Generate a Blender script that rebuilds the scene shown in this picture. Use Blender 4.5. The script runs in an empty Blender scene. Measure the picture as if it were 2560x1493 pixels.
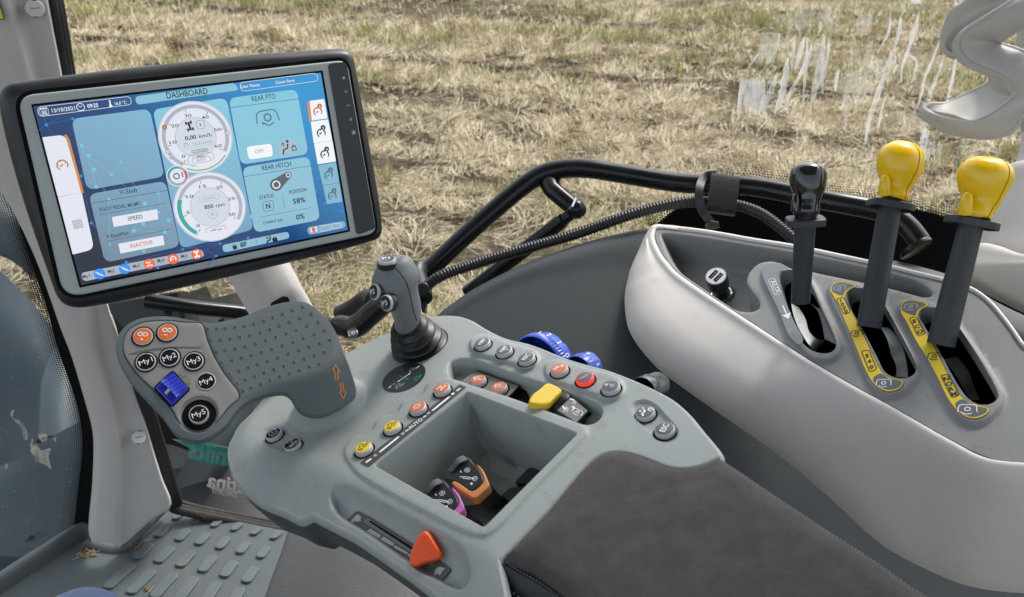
import bpy, math, random
import numpy as np
from mathutils import Vector, Matrix
from mathutils.geometry import delaunay_2d_cdt

# ---------------------------------------------------------------- camera, world, sun, exposure
SC = bpy.context.scene
COL = SC.collection
FPX = 2134.0                      # focal length in photograph pixels
CX, CY = 1280.0, 746.5
PITCH = math.radians(31)
CAM = np.array([0.0, 0.0, 2.75])
RIGHT = np.array([1.0, 0, 0])
DOWN = np.array([0, -math.sin(PITCH), -math.cos(PITCH)])
FWD = np.array([0, math.cos(PITCH), -math.sin(PITCH)])
cam = bpy.data.cameras.new('camera'); cam_o = bpy.data.objects.new('camera', cam); COL.objects.link(cam_o)
cam_o.location = CAM; cam_o.rotation_euler = (math.pi/2-PITCH, 0, 0)
cam.sensor_width = 36; cam.lens = 36*FPX/2560; cam.clip_start = 0.02; cam.clip_end = 1500
cam.dof.use_dof = True; cam.dof.focus_distance = .85; cam.dof.aperture_fstop = 14
SC.camera = cam_o
w = bpy.data.worlds.new('World'); SC.world = w; w.use_nodes = True
nt = w.node_tree; bg = nt.nodes['Background']
sky = nt.nodes.new('ShaderNodeTexSky'); sky.sky_type = 'NISHITA'; sky.sun_disc = False
SUN_EL, SUN_ROT = math.radians(50), math.radians(38)
sky.sun_elevation = SUN_EL; sky.sun_rotation = SUN_ROT; sky.air_density = 1.0; sky.dust_density = 3.0
hs = nt.nodes.new('ShaderNodeHueSaturation'); hs.inputs['Saturation'].default_value = 0.42
nt.links.new(sky.outputs[0], hs.inputs['Color']); nt.links.new(hs.outputs[0], bg.inputs[0])
bg.inputs[1].default_value = 0.148
sun = bpy.data.lights.new('sun', 'SUN'); sun.energy = 1.15; sun.angle = math.radians(14); sun.color = (1, .96, .9)
sun_o = bpy.data.objects.new('sun', sun); COL.objects.link(sun_o)
sd_ = Vector((math.sin(SUN_ROT)*math.cos(SUN_EL), math.cos(SUN_ROT)*math.cos(SUN_EL), math.sin(SUN_EL)))
sun_o.rotation_euler = (sd_).to_track_quat('Z', 'Y').to_euler(); sun_o.location = (0, 0, 12)
SC.view_settings.view_transform = 'Standard'; SC.view_settings.look = 'None'
EXPO = 1.0
SC.view_settings.exposure = EXPO; SC.view_settings.gamma = 1

random.seed(5); rng = np.random.default_rng(5)

# ---------------------------------------------------------------- measuring helpers
# magnified views of the photograph in which outlines were measured: (x0, y0, scale)
ZV = dict(A=(0,100,3.675), B=(500,100,4.594), C=(0,400,3.675), D=(500,350,4.2), E=(250,700,3.5), F=(850,620,3.869),
          G=(1080,780,3.5), H=(550,900,3.675), I=(780,1080,3.56), J=(1000,360,3.3414), K=(1550,360,2.7218),
          L=(2050,330,3.1277), M=(1950,660,2.9393), N=(1750,0,3.1111), O=(0,0,2.94), Q=(0,700,1.854), R=(200,1100,3.6),
          S=(1250,1080,1.9237), T=(250,580,4.5938), U=(380,980,4.3235), W=(1500,780,3.972), X=(0,0,.98438))
def z(k, *p):
    x0, y0, s = ZV[k]
    if len(p) == 1: p = p[0]
    return [(x0+a/s, y0+b/s) for a, b in p]
def z1(k, a, b): return z(k, [(a, b)])[0]
def ray(u, v): return (u-CX)/FPX*RIGHT + (v-CY)/FPX*DOWN + FWD
def pt(u, v, Z): return CAM + ray(u, v)*Z
def camvec(a): return a[0]*RIGHT + a[1]*DOWN + a[2]*FWD
def unit(a): a = np.asarray(a, float); return a/np.linalg.norm(a)

class Plane:
    """a real plane in the cab: o origin, x/y in-plane axes, n outward normal"""
    def __init__(s, o, n, xdir):
        s.o = np.asarray(o, float); s.n = unit(n)
        x = np.asarray(xdir, float); x = x-(x@s.n)*s.n; s.x = unit(x); s.y = np.cross(s.n, s.x)
        s.base = None
    def w(s, x, y, h=0): return s.o + x*s.x + y*s.y + h*s.n
    def l0(s, u, v, h=0):
        r = ray(u, v); o = s.o+h*s.n
        t = ((o-CAM)@s.n)/(r@s.n); q = CAM+t*r-o
        return (q@s.x, q@s.y)
    def l(s, u, v, h=0):
        if s.base is None: return s.l0(u, v, h)
        b = 0.0
        for _ in range(14):
            p = s.l0(u, v, h+b); b = .5*b+.5*float(s.base(np.array([p]))[0])
        return s.l0(u, v, h+b)
    def L(s, pts, h=0): return [s.l(u, v, h) for u, v in pts]
    def hb(s, x, y): return 0.0 if s.base is None else float(s.base(np.array([(x, y)]))[0])

def catmull(pts, n=6, closed=True):
    P = np.asarray(pts, float); m = len(P); out = []
    rngi = range(m) if closed else range(m-1)
    for i in rngi:
        if closed: p0, p1, p2, p3 = P[(i-1) % m], P[i], P[(i+1) % m], P[(i+2) % m]
        else: p0, p1, p2, p3 = P[max(i-1, 0)], P[i], P[i+1], P[min(i+2, m-1)]
        d1 = np.linalg.norm(p1-p0)**.5+1e-9; d2 = np.linalg.norm(p2-p1)**.5+1e-9; d3 = np.linalg.norm(p3-p2)**.5+1e-9
        b1 = (d1*d1*p2-d2*d2*p0+(2*d1*d1+3*d1*d2+d2*d2)*p1)/(3*d1*(d1+d2)) if np.linalg.norm(p1-p0) > 1e-9 else p1
        b2 = (d3*d3*p1-d2*d2*p3+(2*d3*d3+3*d3*d2+d2*d2)*p2)/(3*d3*(d3+d2)) if np.linalg.norm(p3-p2) > 1e-9 else p2
        for k in range(n):
            t = k/n; out.append((1-t)**3*p1+3*(1-t)**2*t*b1+3*(1-t)*t*t*b2+t**3*p2)
    if not closed: out.append(P[-1])
    return np.array(out)
def resample(P, step, closed=True):
    P = np.asarray(P, float); Q = np.vstack([P, P[:1]]) if closed else P
    d = np.r_[0, np.cumsum(np.linalg.norm(np.diff(Q, axis=0), axis=1))]
    n = max(3, int(round(d[-1]/step))); t = np.linspace(0, d[-1], n+1)
    R = np.stack([np.interp(t, d, Q[:, k]) for k in range(Q.shape[1])], 1)
    return R[:-1] if closed else R
def resample_n(P, n, closed=False):
    P = np.asarray(P, float); Q = np.vstack([P, P[:1]]) if closed else P
    d = np.r_[0, np.cumsum(np.linalg.norm(np.diff(Q, axis=0), axis=1))]
    t = np.linspace(0, d[-1], n+1)[:-1] if closed else np.linspace(0, d[-1], n)
    return np.stack([np.interp(t, d, Q[:, k]) for k in range(Q.shape[1])], 1)
def rounded(pts, r, n=6):
    P = np.asarray(pts, float); out = []; m = len(P)
    if np.isscalar(r): r = [r]*m
    for i in range(m):
        a, b, c = P[i-1], P[i], P[(i+1) % m]
        u1 = a-b; l1 = np.linalg.norm(u1); u1 = u1/l1; u2 = c-b; l2 = np.linalg.norm(u2); u2 = u2/l2
        ang = math.acos(max(-1, min(1, u1@u2))); d = min(r[i]/max(math.tan(ang/2), 1e-3), .48*l1, .48*l2)
        if r[i] <= 0 or ang > 3.1: out.append(b); continue
        p1, p2 = b+u1*d, b+u2*d
        for k in range(n+1):
            t = k/n; out.append((1-t)**2*p1+2*(1-t)*t*b+t*t*p2)
    return np.array(out)
def area(P): P = np.asarray(P); x, y = P[:, 0], P[:, 1]; return .5*np.sum(x*np.roll(y, -1)-y*np.roll(x, -1))
def offset(P, d):
    """positive d grows the loop"""
    P = np.asarray(P, float)
    if area(P) < 0: P = P[::-1]
    e = np.roll(P, -1, 0)-P; e /= np.linalg.norm(e, axis=1)[:, None]+1e-12
    nn = np.stack([e[:, 1], -e[:, 0]], 1); vn = nn+np.roll(nn, 1, 0); l = np.linalg.norm(vn, axis=1)[:, None]
    vn = vn/(l+1e-9); k = np.clip(2/(l+1e-6), 1, 1.25)
    return P+vn*d*k
def sdist(Q, P):
    """signed distance (negative inside)"""
    Q = np.asarray(Q, float); P = np.asarray(P, float); out = np.empty(len(Q)); B = np.roll(P, -1, 0); e = B-P
    ee = (e**2).sum(1)+1e-18
    for s in range(0, len(Q), 4000):
        q = Q[s:s+4000]; d = q[:, None]-P[None]
        t = np.clip((d*e[None]).sum(2)/ee, 0, 1); dd = d-t[..., None]*e[None]
        dist = np.sqrt((dd**2).sum(2)).min(1)
        y = q[:, 1][:, None]; c = (P[:, 1][None] <= y) != (B[:, 1][None] <= y)
        xi = P[:, 0]+(y-P[:, 1])*(e[:, 0])/np.where(np.abs(e[:, 1]) < 1e-15, 1e-15, e[:, 1])
        ins = ((c & (q[:, 0][:, None] < xi)).sum(1) % 2) == 1
        out[s:s+4000] = np.where(ins, -dist, dist)
    return out

# ---------------------------------------------------------------- materials
def lin(h):
    if isinstance(h, str):
        h = h.lstrip('#'); c = [int(h[i:i+2], 16)/255 for i in (0, 2, 4)]
    else: c = h
    return tuple(x/12.92 if x <= .04045 else ((x+.055)/1.055)**2.4 for x in c)
MATS = {}
def mat(name, col, rough=.5, bump=0, bscale=900, var=.0, vscale=14, metal=0, spec=.5, coat=0, dirt=0, dirtcol='#6b5a41', dscale=22, emit=None, es=1.0, alpha=1, sheen=0):
    if name in MATS: return MATS[name]
    m = bpy.data.materials.new(name); m.use_nodes = True; n = m.node_tree.nodes; l = m.node_tree.links; b = n['Principled BSDF']
    c = lin(col) if isinstance(col, str) else col
    b.inputs['Base Color'].default_value = (*c, 1); b.inputs['Roughness'].default_value = rough
    b.inputs['Metallic'].default_value = metal; b.inputs['Specular IOR Level'].default_value = spec
    if coat: b.inputs['Coat Weight'].default_value = coat; b.inputs['Coat Roughness'].default_value = .06
    if sheen: b.inputs['Sheen Weight'].default_value = sheen; b.inputs['Sheen Roughness'].default_value = .4
    if alpha < 1: b.inputs['Alpha'].default_value = alpha
    tc = n.new('ShaderNodeTexCoord')
    src = None
    if var:
        t = n.new('ShaderNodeTexNoise'); t.inputs['Scale'].default_value = vscale; t.inputs['Detail'].default_value = 6; t.inputs['Roughness'].default_value = .6
        l.new(tc.outputs['Object'], t.inputs['Vector'])
        mx = n.new('ShaderNodeMix'); mx.data_type = 'RGBA'
        mr = n.new('ShaderNodeMapRange'); mr.inputs[1].default_value = .3; mr.inputs[2].default_value = .7; l.new(t.outputs['Fac'], mr.inputs[0])
        l.new(mr.outputs[0], mx.inputs[0]); mx.inputs[6].default_value = (*[x*(1-var) for x in c], 1); mx.inputs[7].default_value = (*[min(1, x*(1+var)) for x in c], 1)
        src = mx.outputs[2]
        rr = n.new('ShaderNodeMapRange'); rr.inputs[3].default_value = rough-.08; rr.inputs[4].default_value = min(1, rough+.1); l.new(t.outputs['Fac'], rr.inputs[0]); l.new(rr.outputs[0], b.inputs['Roughness'])
    if dirt:
        t = n.new('ShaderNodeTexNoise'); t.inputs['Scale'].default_value = dscale; t.inputs['Detail'].default_value = 9; t.inputs['Roughness'].default_value = .72
        l.new(tc.outputs['Object'], t.inputs['Vector'])
        mr = n.new('ShaderNodeMapRange'); mr.inputs[1].default_value = .56; mr.inputs[2].default_value = .78; mr.inputs[4].default_value = dirt; l.new(t.outputs['Fac'], mr.inputs[0])
        mx = n.new('ShaderNodeMix'); mx.data_type = 'RGBA'; l.new(mr.outputs[0], mx.inputs[0])
        if src: l.new(src, mx.inputs[6])
        else: mx.inputs[6].default_value = (*c, 1)
        mx.inputs[7].default_value = (*lin(dirtcol), 1); src = mx.outputs[2]
    if dirt:
        t = n.new('ShaderNodeTexNoise'); t.inputs['Scale'].default_value = 260; t.inputs['Detail'].default_value = 2; l.new(tc.outputs['Object'], t.inputs['Vector'])
        mr = n.new('ShaderNodeMapRange'); mr.inputs[1].default_value = .71; mr.inputs[2].default_value = .78; mr.inputs[4].default_value = min(.7, dirt); l.new(t.outputs['Fac'], mr.inputs[0])
        mx = n.new('ShaderNodeMix'); mx.data_type = 'RGBA'; l.new(mr.outputs[0], mx.inputs[0]); l.new(src, mx.inputs[6]); mx.inputs[7].default_value = (.05, .04, .03, 1); src = mx.outputs[2]
    if src: l.new(src, b.inputs['Base Color'])
    if bump:
        t = n.new('ShaderNodeTexNoise'); t.inputs['Scale'].default_value = bscale; t.inputs['Detail'].default_value = 3; l.new(tc.outputs['Object'], t.inputs['Vector'])
        bp = n.new('ShaderNodeBump'); bp.inputs['Strength'].default_value = bump; bp.inputs['Distance'].default_value = .001; l.new(t.outputs['Fac'], bp.inputs['Height']); l.new(bp.outputs[0], b.inputs['Normal'])
    if emit:
        b.inputs['Emission Color'].default_value = (*lin(emit), 1); b.inputs['Emission Strength'].default_value = es/2**EXPO
    MATS[name] = m; return m
def scr(name, col, k=1.0, gloss=.25):
    """a patch of the lit display"""
    return mat('lit_'+name, (.01, .01, .012), rough=.14, spec=.5, emit=col, es=k)
def scr_grad(name, c0, c1, p0, p1, c2=None):
    if name in MATS: return MATS[name]
    m = scr(name, '#ffffff'); n = m.node_tree.nodes; l = m.node_tree.links; b = n['Principled BSDF']
    g = n.new('ShaderNodeNewGeometry'); d = np.asarray(p1)-np.asarray(p0); L2 = float(d@d)
    vm = n.new('ShaderNodeVectorMath'); vm.operation = 'SUBTRACT'; l.new(g.outputs['Position'], vm.inputs[0]); vm.inputs[1].default_value = tuple(p0)
    dt = n.new('ShaderNodeVectorMath'); dt.operation = 'DOT_PRODUCT'; l.new(vm.outputs[0], dt.inputs[0]); dt.inputs[1].default_value = tuple(d/L2)
    cr = n.new('ShaderNodeValToRGB'); l.new(dt.outputs['Value'], cr.inputs[0])
    cr.color_ramp.elements[0].color = (*lin(c0), 1); cr.color_ramp.elements[1].color = (*lin(c1), 1)
    if c2: e = cr.color_ramp.elements.new(.5); e.color = (*lin(c2), 1)
    l.new(cr.outputs[0], b.inputs['Emission Color']); MATS[name] = m; return m

# ---------------------------------------------------------------- mesh builder
TXT = {}
def glyphs(s, bold=0):
    k = (s, bold)
    if k not in TXT:
        c = bpy.data.curves.new('t', 'FONT'); c.body = s; c.resolution_u = 3; c.offset = bold
        o = bpy.data.objects.new('t', c); me = bpy.data.meshes.new_from_object(o)
        v = np.array([x.co[:2] for x in me.vertices]); f = [tuple(p.vertices) for p in me.polygons]
        bpy.data.objects.remove(o); bpy.data.curves.remove(c); bpy.data.meshes.remove(me)
        TXT[k] = (v, f)
    return TXT[k]
class MB:
    def __init__(s): s.v = []; s.f = []; s.m = []; s.mats = []; s.n = 0; s.flat = []
    def mi(s, m):
        if m not in s.mats: s.mats.append(m)
        return s.mats.index(m)
    def add(s, V, F, m, flat=False):
        V = np.asarray(V, float).reshape(-1, 3); i = s.mi(m); k = s.n
        s.v.append(V); s.n += len(V)
        for f in F: s.f.append(tuple(int(a)+k for a in f)); s.m.append(i); s.flat.append(flat)
        return s
    def fill(s, P, loop, h, m):
        V = [P.w(x, y, h+(P.hb(x, y) if P.base else 0)) for x, y in loop]
        return s.add(V, [range(len(V))], m, True)
    def plate(s, P, loop, h0, h1, m, r=0, seg=4, mtop=None, side=None):
        lp = np.asarray(loop); lp = lp if area(lp) > 0 else lp[::-1]
        rings = [(0, h0)]; up = 1 if h1 > h0 else -1
        if r:
            for k in range(seg+1):
                a = k/seg*math.pi/2; rings.append((-(r-r*math.cos(a)), h1-up*(r-r*math.sin(a))))
        else: rings.append((0, h1))
        V = []
        for d, h in rings:
            for x, y in (offset(lp, d) if d else lp): V.append(P.w(x, y, h+(P.hb(x, y) if P.base else 0)))
        n = len(lp); F = []
        for k in range(len(rings)-1):
            for i in range(n): F.append((k*n+i, k*n+(i+1) % n, (k+1)*n+(i+1) % n, (k+1)*n+i))
        s.add(V, F, side or m, flat=(r == 0))
        return s.add(V[-n:], [range(n)], mtop or m, True)
    def line(s, P, pts, wd, h, m, closed=False):
        p = np.asarray(pts, float); n = len(p)
        if closed: t = np.roll(p, -1, 0)-np.roll(p, 1, 0)
        else: t = np.gradient(p, axis=0)
        t /= np.linalg.norm(t, axis=1)[:, None]+1e-12; nn = np.stack([-t[:, 1], t[:, 0]], 1)*wd/2
        V = [];
        for a, b in zip(p+nn, p-nn):
            V += [P.w(*a, h+(P.hb(*a) if P.base else 0)), P.w(*b, h+(P.hb(*b) if P.base else 0))]
        F = [(2*i, 2*i+1, (2*i+3) % (2*n), (2*i+2) % (2*n)) for i in range(n if closed else n-1)]
        return s.add(V, F, m, True)
    def disc(s, P, c, r, h, m, r0=0, seg=32, sx=1, a0=0, a1=2*math.pi):
        full = a1-a0 > 6.28; A = np.linspace(a0, a1, seg+1)
        if r0 == 0:
            lp = [(c[0]+r*sx*math.cos(a), c[1]+r*math.sin(a)) for a in (A[:-1] if full else A)]
            if not full: lp.append(c)
            return s.fill(P, lp, h, m)
        return s.line(P, [(c[0]+(r+r0)/2*sx*math.cos(a), c[1]+(r+r0)/2*math.sin(a)) for a in A], r-r0, h, m)
    def lathe(s, o, n, prof, m, seg=32, xdir=(1, 0, 0), cap=True, sx=1, mcap=None):
        n = unit(n); x = np.asarray(xdir, float); x = unit(x-(x@n)*n); y = np.cross(n, x); V = []
        for r, h in prof:
            for k in range(seg):
                a = 2*math.pi*k/seg; V.append(np.asarray(o)+n*h+x*r*sx*math.cos(a)+y*r*math.sin(a))
        F = []
        for j in range(len(prof)-1):
            for k in range(seg): F.append((j*seg+k, j*seg+(k+1) % seg, (j+1)*seg+(k+1) % seg, (j+1)*seg+k))
        s.add(V, F, m)
        if cap and prof[-1][0] > 1e-6: s.add(V[-seg:], [range(seg)], mcap or m, True)
        return s
    def tube(s, pts, r, m, seg=14, cap=True):
        P = np.asarray(pts, float); n = len(P); r = np.full(n, r) if np.isscalar(r) else np.asarray(r)
        T = np.gradient(P, axis=0); T /= np.linalg.norm(T, axis=1)[:, None]+1e-12
        x = np.cross(T[0], [0.3, .2, 1]); x = unit(x); V = []
        for i in range(n):
            x = unit(x-(x@T[i])*T[i]); y = np.cross(T[i], x)
            for k in range(seg): a = 2*math.pi*k/seg; V.append(P[i]+r[i]*(math.cos(a)*x+math.sin(a)*y))
        F = [(j*seg+k, j*seg+(k+1) % seg, (j+1)*seg+(k+1) % seg, (j+1)*seg+k) for j in range(n-1) for k in range(seg)]
        s.add(V, F, m)
        if cap: s.add(V[:seg], [range(seg)], m, True); s.add(V[-seg:], [range(seg)], m, True)
        return s
    def loft(s, rows, m, nu=40, nv=6, closed=False, par=False):
        """rows: curves of 3-D points; smooth surface through them"""
        R = np.array([catmull(r, 6, closed) if par else resample_n(catmull(r, 8, closed), nu, closed) for r in rows]); k = R.shape[1]
        C = np.array([catmull(R[:, i], nv, False) for i in range(k)])   # k x rows x 3
        nr = C.shape[1]; V = C.reshape(-1, 3)
        F = [(i*nr+j, i*nr+j+1, ((i+1) % k)*nr+j+1, ((i+1) % k)*nr+j) for i in range(k if closed else k-1) for j in range(nr-1)]
        return s.add(V, F, m)
    def text(s, P, t, a, b, cap, h, m, bold=0, mirror=False):
        """text along the baseline a->b (photo pixels on the plane), capital height cap (m)"""
        la, lb = np.array(P.l(*a, h)), np.array(P.l(*b, h)); return s.text_l(P, t, la, lb, cap, h, m, bold, mirror)
    def text_l(s, P, t, la, lb, cap, h, m, bold=0, mirror=False):
        if P is globals().get('PM'): cap *= .78; bold = max(bold, .008)
        v, f = glyphs(t, bold); la = np.asarray(la); lb = np.asarray(lb); d = lb-la; up = np.array([-d[1], d[0]]); up = up/np.linalg.norm(up)
        x0, x1 = v[:, 0].min(), v[:, 0].max(); q = (v[:, 0]-x0)/(x1-x0)
        if mirror: q = 1-q
        p = la+q[:, None]*d+(v[:, 1]*cap/.7)[:, None]*up
        hh = P.hb(*((la+lb)/2)) if P.base else 0
        return s.add([P.w(x, y, h+hh) for x, y in p], f, m, True)
    def char(s, P, ch, c, right, cap, h, m, bold=.02):
        v, f = glyphs(ch, bold); wd = (v[:, 0].max()-v[:, 0].min())*cap/.7*.5; r = unit(right); u = np.array([-r[1], r[0]]); c = np.asarray(c, float)
        return s.text_l(P, ch, c-r*wd-u*cap/2, c+r*wd-u*cap/2, cap, h, m, bold)
    def build(s, name, parent=None, label=None, origin=None, smooth=True, autos=None):
        V = np.vstack(s.v) if s.v else np.zeros((0, 3))
        o3 = np.asarray(parent['_o'] if parent is not None else (origin if origin is not None else V.mean(0)), float)
        me = bpy.data.meshes.new(name); me.from_pydata((V-o3).tolist(), [], s.f)
        for m in s.mats: me.materials.append(m)
        me.polygons.foreach_set('material_index', s.m); me.polygons.foreach_set('use_smooth', [smooth and not x for x in s.flat]); me.update()
        if smooth: me.set_sharp_from_angle(angle=math.radians(autos or 42))
        o = bpy.data.objects.new(name, me); COL.objects.link(o)
        if parent is not None: o.parent = parent
        else: o.location = o3
        o['_o'] = o3.tolist(); ALL.append(o)
        if label: o['label'] = label
        return o
def _len(r, closed=False):
    r = np.asarray(r); d = np.linalg.norm(np.diff(r, axis=0), axis=1).sum(); return d+(np.linalg.norm(r[-1]-r[0]) if closed else 0)
ALL = []
def thing(name, label, cat, loc, group=None):
    o = bpy.data.objects.new(name, None); o.location = loc; o.empty_display_size = .05; COL.objects.link(o)
    o['_o'] = [float(x) for x in loc]; o['label'] = label; o['category'] = cat; ALL.append(o)
    if group: o['group'] = group
    return o
def tag(o, label, cat, group=None):
    o['label'] = label; o['category'] = cat
    if group: o['group'] = group
    return o

# a moulded surface over a plane: outline, features that raise or sink it, clean contour loops
class Mould:
    def __init__(s, P, outline, step=.004):
        s.P = P; s.out = resample(outline, .0025); s.feats = []; s.cuts = []; s.step = step; s.edge = None
    def feat(s, loop, prof, step=.0018): s.feats.append((resample(loop, step), prof)); return s
    def cut(s, loop): s.cuts.append(resample(loop, .002)); return s
    def height(s, Q):
        h = np.zeros(len(Q)) if s.P.base is None else s.P.base(Q)
        for lp, prof in s.feats:
            d = sdist(Q, lp); xs = [p[0] for p in prof]; ys = [p[1] for p in prof]; h = h+np.interp(d, xs, ys)
        return h
    def build_into(s, mb, m, walls=None, under=None):
        """walls: profile of the outer rim [(offset outwards, drop)]"""
        loops = [s.out]
        for lp, prof in s.feats:
            for d, _ in prof: loops.append(resample(offset(lp, d), .0022) if d else lp)
        loops += s.cuts
        if walls:
            for d, _ in walls: loops.append(offset(s.out, -d) if d else s.out)
        pts = []; edges = []
        for lp in loops:
            k = len(pts); n = len(lp); pts += [tuple(p) for p in lp]; edges += [(k+i, k+(i+1) % n) for i in range(n)]
        lo, hi = s.out.min(0), s.out.max(0)
        gx, gy = np.meshgrid(np.arange(lo[0], hi[0], s.step), np.arange(lo[1], hi[1], s.step)); G = np.stack([gx.ravel(), gy.ravel()], 1)
        G += rng.uniform(-.15, .15, G.shape)*s.step
        G = G[sdist(G, s.out) < -.0012]
        A = np.array(pts)
        keep = np.ones(len(G), bool)
        for i in range(0, len(G), 2000): keep[i:i+2000] = (((G[i:i+2000, None]-A[None])**2).sum(2).min(1) > (.0013)**2)
        G = G[keep]; pts += [tuple(p) for p in G]
        vo, eo, fo, *_ = delaunay_2d_cdt([Vector(p) for p in pts], edges, [], 0, 1e-6)
        V2 = np.array([tuple(p) for p in vo]); F = np.array([tuple(f) for f in fo]); C = V2[F].mean(1)
        ok = sdist(C, s.out) < 0
        for c in s.cuts: ok &= sdist(C, c) > 0
        F = F[ok]
        h = s.height(V2)
        if walls:
            d = -sdist(V2, s.out); wp = sorted(walls); h = h+np.interp(d, [p[0] for p in wp], [p[1] for p in wp])
        V = s.P.o[None]+V2[:, :1]*s.P.x+V2[:, 1:]*s.P.y+h[:, None]*s.P.n
        mb.add(V, F, m); return V2, h
    def h1(s, x, y): return float(s.height(np.array([(x, y)]))[0])
    def skirt(s, mb, m, prof, h0=None):
        """outer wall: prof [(outward offset, height)] starting at the outline"""
        n = len(s.out); lp = s.out if area(s.out) > 0 else s.out[::-1]; hb = s.height(lp); V = []
        for d, h in prof:
            q = offset(lp, d) if d else lp
            for i, (x, y) in enumerate(q): V.append(s.P.w(x, y, hb[i]+h))
        F = [(k*n+i, k*n+(i+1) % n, (k+1)*n+(i+1) % n, (k+1)*n+i) for k in range(len(prof)-1) for i in range(n)]
        mb.add(V, F, m)
def wall_down(mb, P, loop, htop, depth, m, inset=0, floor=None, hts=None):
    """inner wall of an opening, going down from the rim; hts = per-vertex rim heights"""
    lp = np.asarray(loop); lp = lp if area(lp) > 0 else lp[::-1]; n = len(lp)
    q = offset(lp, -inset) if inset else lp
    ht = hts if hts is not None else [htop]*n
    V = [P.w(x, y, ht[i]) for i, (x, y) in enumerate(lp)]+[P.w(x, y, -depth) for x, y in q]
    mb.add(V, [(i, (i+1) % n, n+(i+1) % n, n+i) for i in range(n)], m, False)
    if floor: mb.add(V[n:], [range(n)], floor, True)
def icon(mb, P, c, ang, sc, h, m, kind, wd=.0006):
    """small line symbols; unit drawing rotated by ang, scaled"""
    ca, sa = math.cos(ang), math.sin(ang)
    T = lambda pts: [(c[0]+sc*(x*ca-y*sa), c[1]+sc*(x*sa+y*ca)) for x, y in pts]
    arc = lambda x, y, r, a0, a1, n=14: [(x+r*math.cos(math.radians(a0+(a1-a0)*k/n)), y+r*math.sin(math.radians(a0+(a1-a0)*k/n))) for k in range(n+1)]
    def gear(x, y, r, teeth=10, w_=wd):
        mb.line(P, T(arc(x, y, r, 0, 360, 20)), w_, h, m)
        for k in range(teeth):
            a = 2*math.pi*k/teeth; mb.line(P, T([(x+r*math.cos(a), y+r*math.sin(a)), (x+r*1.45*math.cos(a), y+r*1.45*math.sin(a))]), w_*1.1, h, m)
    ln = lambda *p, w_=wd, cl=False: mb.line(P, T(p), w_, h, m, cl)
    if kind == 'gears': gear(-.35, .25, .26); gear(.35, .1, .26)
    elif kind == 'gearsplus': gear(-.32, .3, .26); gear(.36, .22, .26); ln((-.3, -.5), (.1, -.5)); ln((-.1, -.7), (-.1, -.3))
    elif kind == 'gearsminus': gear(-.32, .3, .26); gear(.36, .22, .26); ln((-.35, -.5), (.1, -.45))
    elif kind == 'gear': gear(0, 0, .35)
    elif kind == 'pto':
        ln(*(arc(-.55, .35, .3, 180, 90, 5)+arc(.55, .35, .3, 90, 0, 5)), w_=wd*1.1); ln((-.85, .35), (-.9, -.35), w_=wd*1.1); ln((.85, .35), (.9, -.35), w_=wd*1.1)
        gear(0, .05, .24, 8); ln(*arc(0, 0, .65, 230, 310, 8), w_=wd*1.2); ln((-.6, -.35), (-.42, -.5), (-.25, -.66), w_=wd*1.2)
    elif kind == 'seat':
        ln((.1, .35), (-.05, -.15), (-.55, -.2), (-.75, -.7), w_=wd*2.2); mb.disc(P, T([(.15, .62)])[0], sc*.16, h, m, seg=12); ln((-.45, .1), (-.45, .55)); ln((-.62, .38), (-.45, .6), (-.28, .38))
        ln((.45, -.6), (.9, -.6), (.9, -.15), (.45, -.15), cl=True, w_=wd*1.6); ln(*arc(.67, -.15, .16, 0, 180, 8))
    elif kind == 'tractor':
        ln((-.7, -.1), (-.6, .25), (-.2, .28), (-.1, .6), (.35, .6), (.4, .1), cl=False); mb.line(P, T(arc(.3, -.15, .28, 0, 360, 16)), wd, h, m); mb.line(P, T(arc(-.5, -.25, .17, 0, 360, 14)), wd, h, m)
        ln((.6, -.3), (.95, -.3), (.95, .1))
    elif kind == 'axle':
        ln((-.5, .4), (.5, .4)); ln((0, .4), (0, -.4), w_=wd*1.6); ln((-.5, -.4), (.5, -.4)); ln((-.5, .6), (-.5, .2), w_=wd*1.8); ln((.5, -.2), (.5, -.6), w_=wd*1.8); ln((-.5, -.2), (-.5, -.6), w_=wd*1.8)
    elif kind == 'diff':
        mb.line(P, T(arc(0, 0, .5, 20, 160)), wd, h, m); mb.line(P, T(arc(0, 0, .5, 200, 340)), wd, h, m); ln((-.25, -.25), (-.25, .25), (.25, .25), (.25, -.25), cl=True); ln((-.8, 0), (-.35, 0)); ln((.35, 0), (.8, 0))
    elif kind == 'wheel':
        mb.line(P, T(arc(0, 0, .62, 0, 360, 24)), wd, h, m)
        for a in (90, 210, 330): ln((0, 0), (.6*math.cos(math.radians(a)), .6*math.sin(math.radians(a))), w_=wd)
    elif kind == 'plough': ln((-.7, -.5), (-.1, .5), (.1, -.2), (.7, .6)); ln((-.3, 0), (.4, .1)); mb.line(P, T(arc(.1, -.55, .2, 0, 360, 10)), wd, h, m)
    elif kind == 'engine': mb.line(P, T(arc(0, 0, .45, 0, 360, 20)), wd, h, m); ln((-.2, .2), (.15, .25), (-.1, -.1), (.25, -.2)); ln((-.75, .1), (-.45, .1)); ln((-.35, .6), (.35, .6))
    elif kind == 'horn': ln((0, -.55), (.5, -.4), (.1, .3), cl=True); ln((-.3, .2), (-.6, .7)); mb.line(P, T(arc(-.35, .45, .18, 0, 360, 10)), wd*.7, h, m)
    elif kind == 'cyl': ln((-.75, .6), (-.3, .3), w_=wd); ln((-.35, .38), (.45, -.25), (.3, -.42), (-.48, .2), cl=True); ln((.4, -.35), (.7, -.6), w_=wd*1.4)
    elif kind == 'gauge':
        mb.line(P, T(arc(0, 0, .6, -45, 225, 20)), wd*1.5, h, m); ln((-.3, -.12), (.1, .08), w_=wd*1.5)
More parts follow.
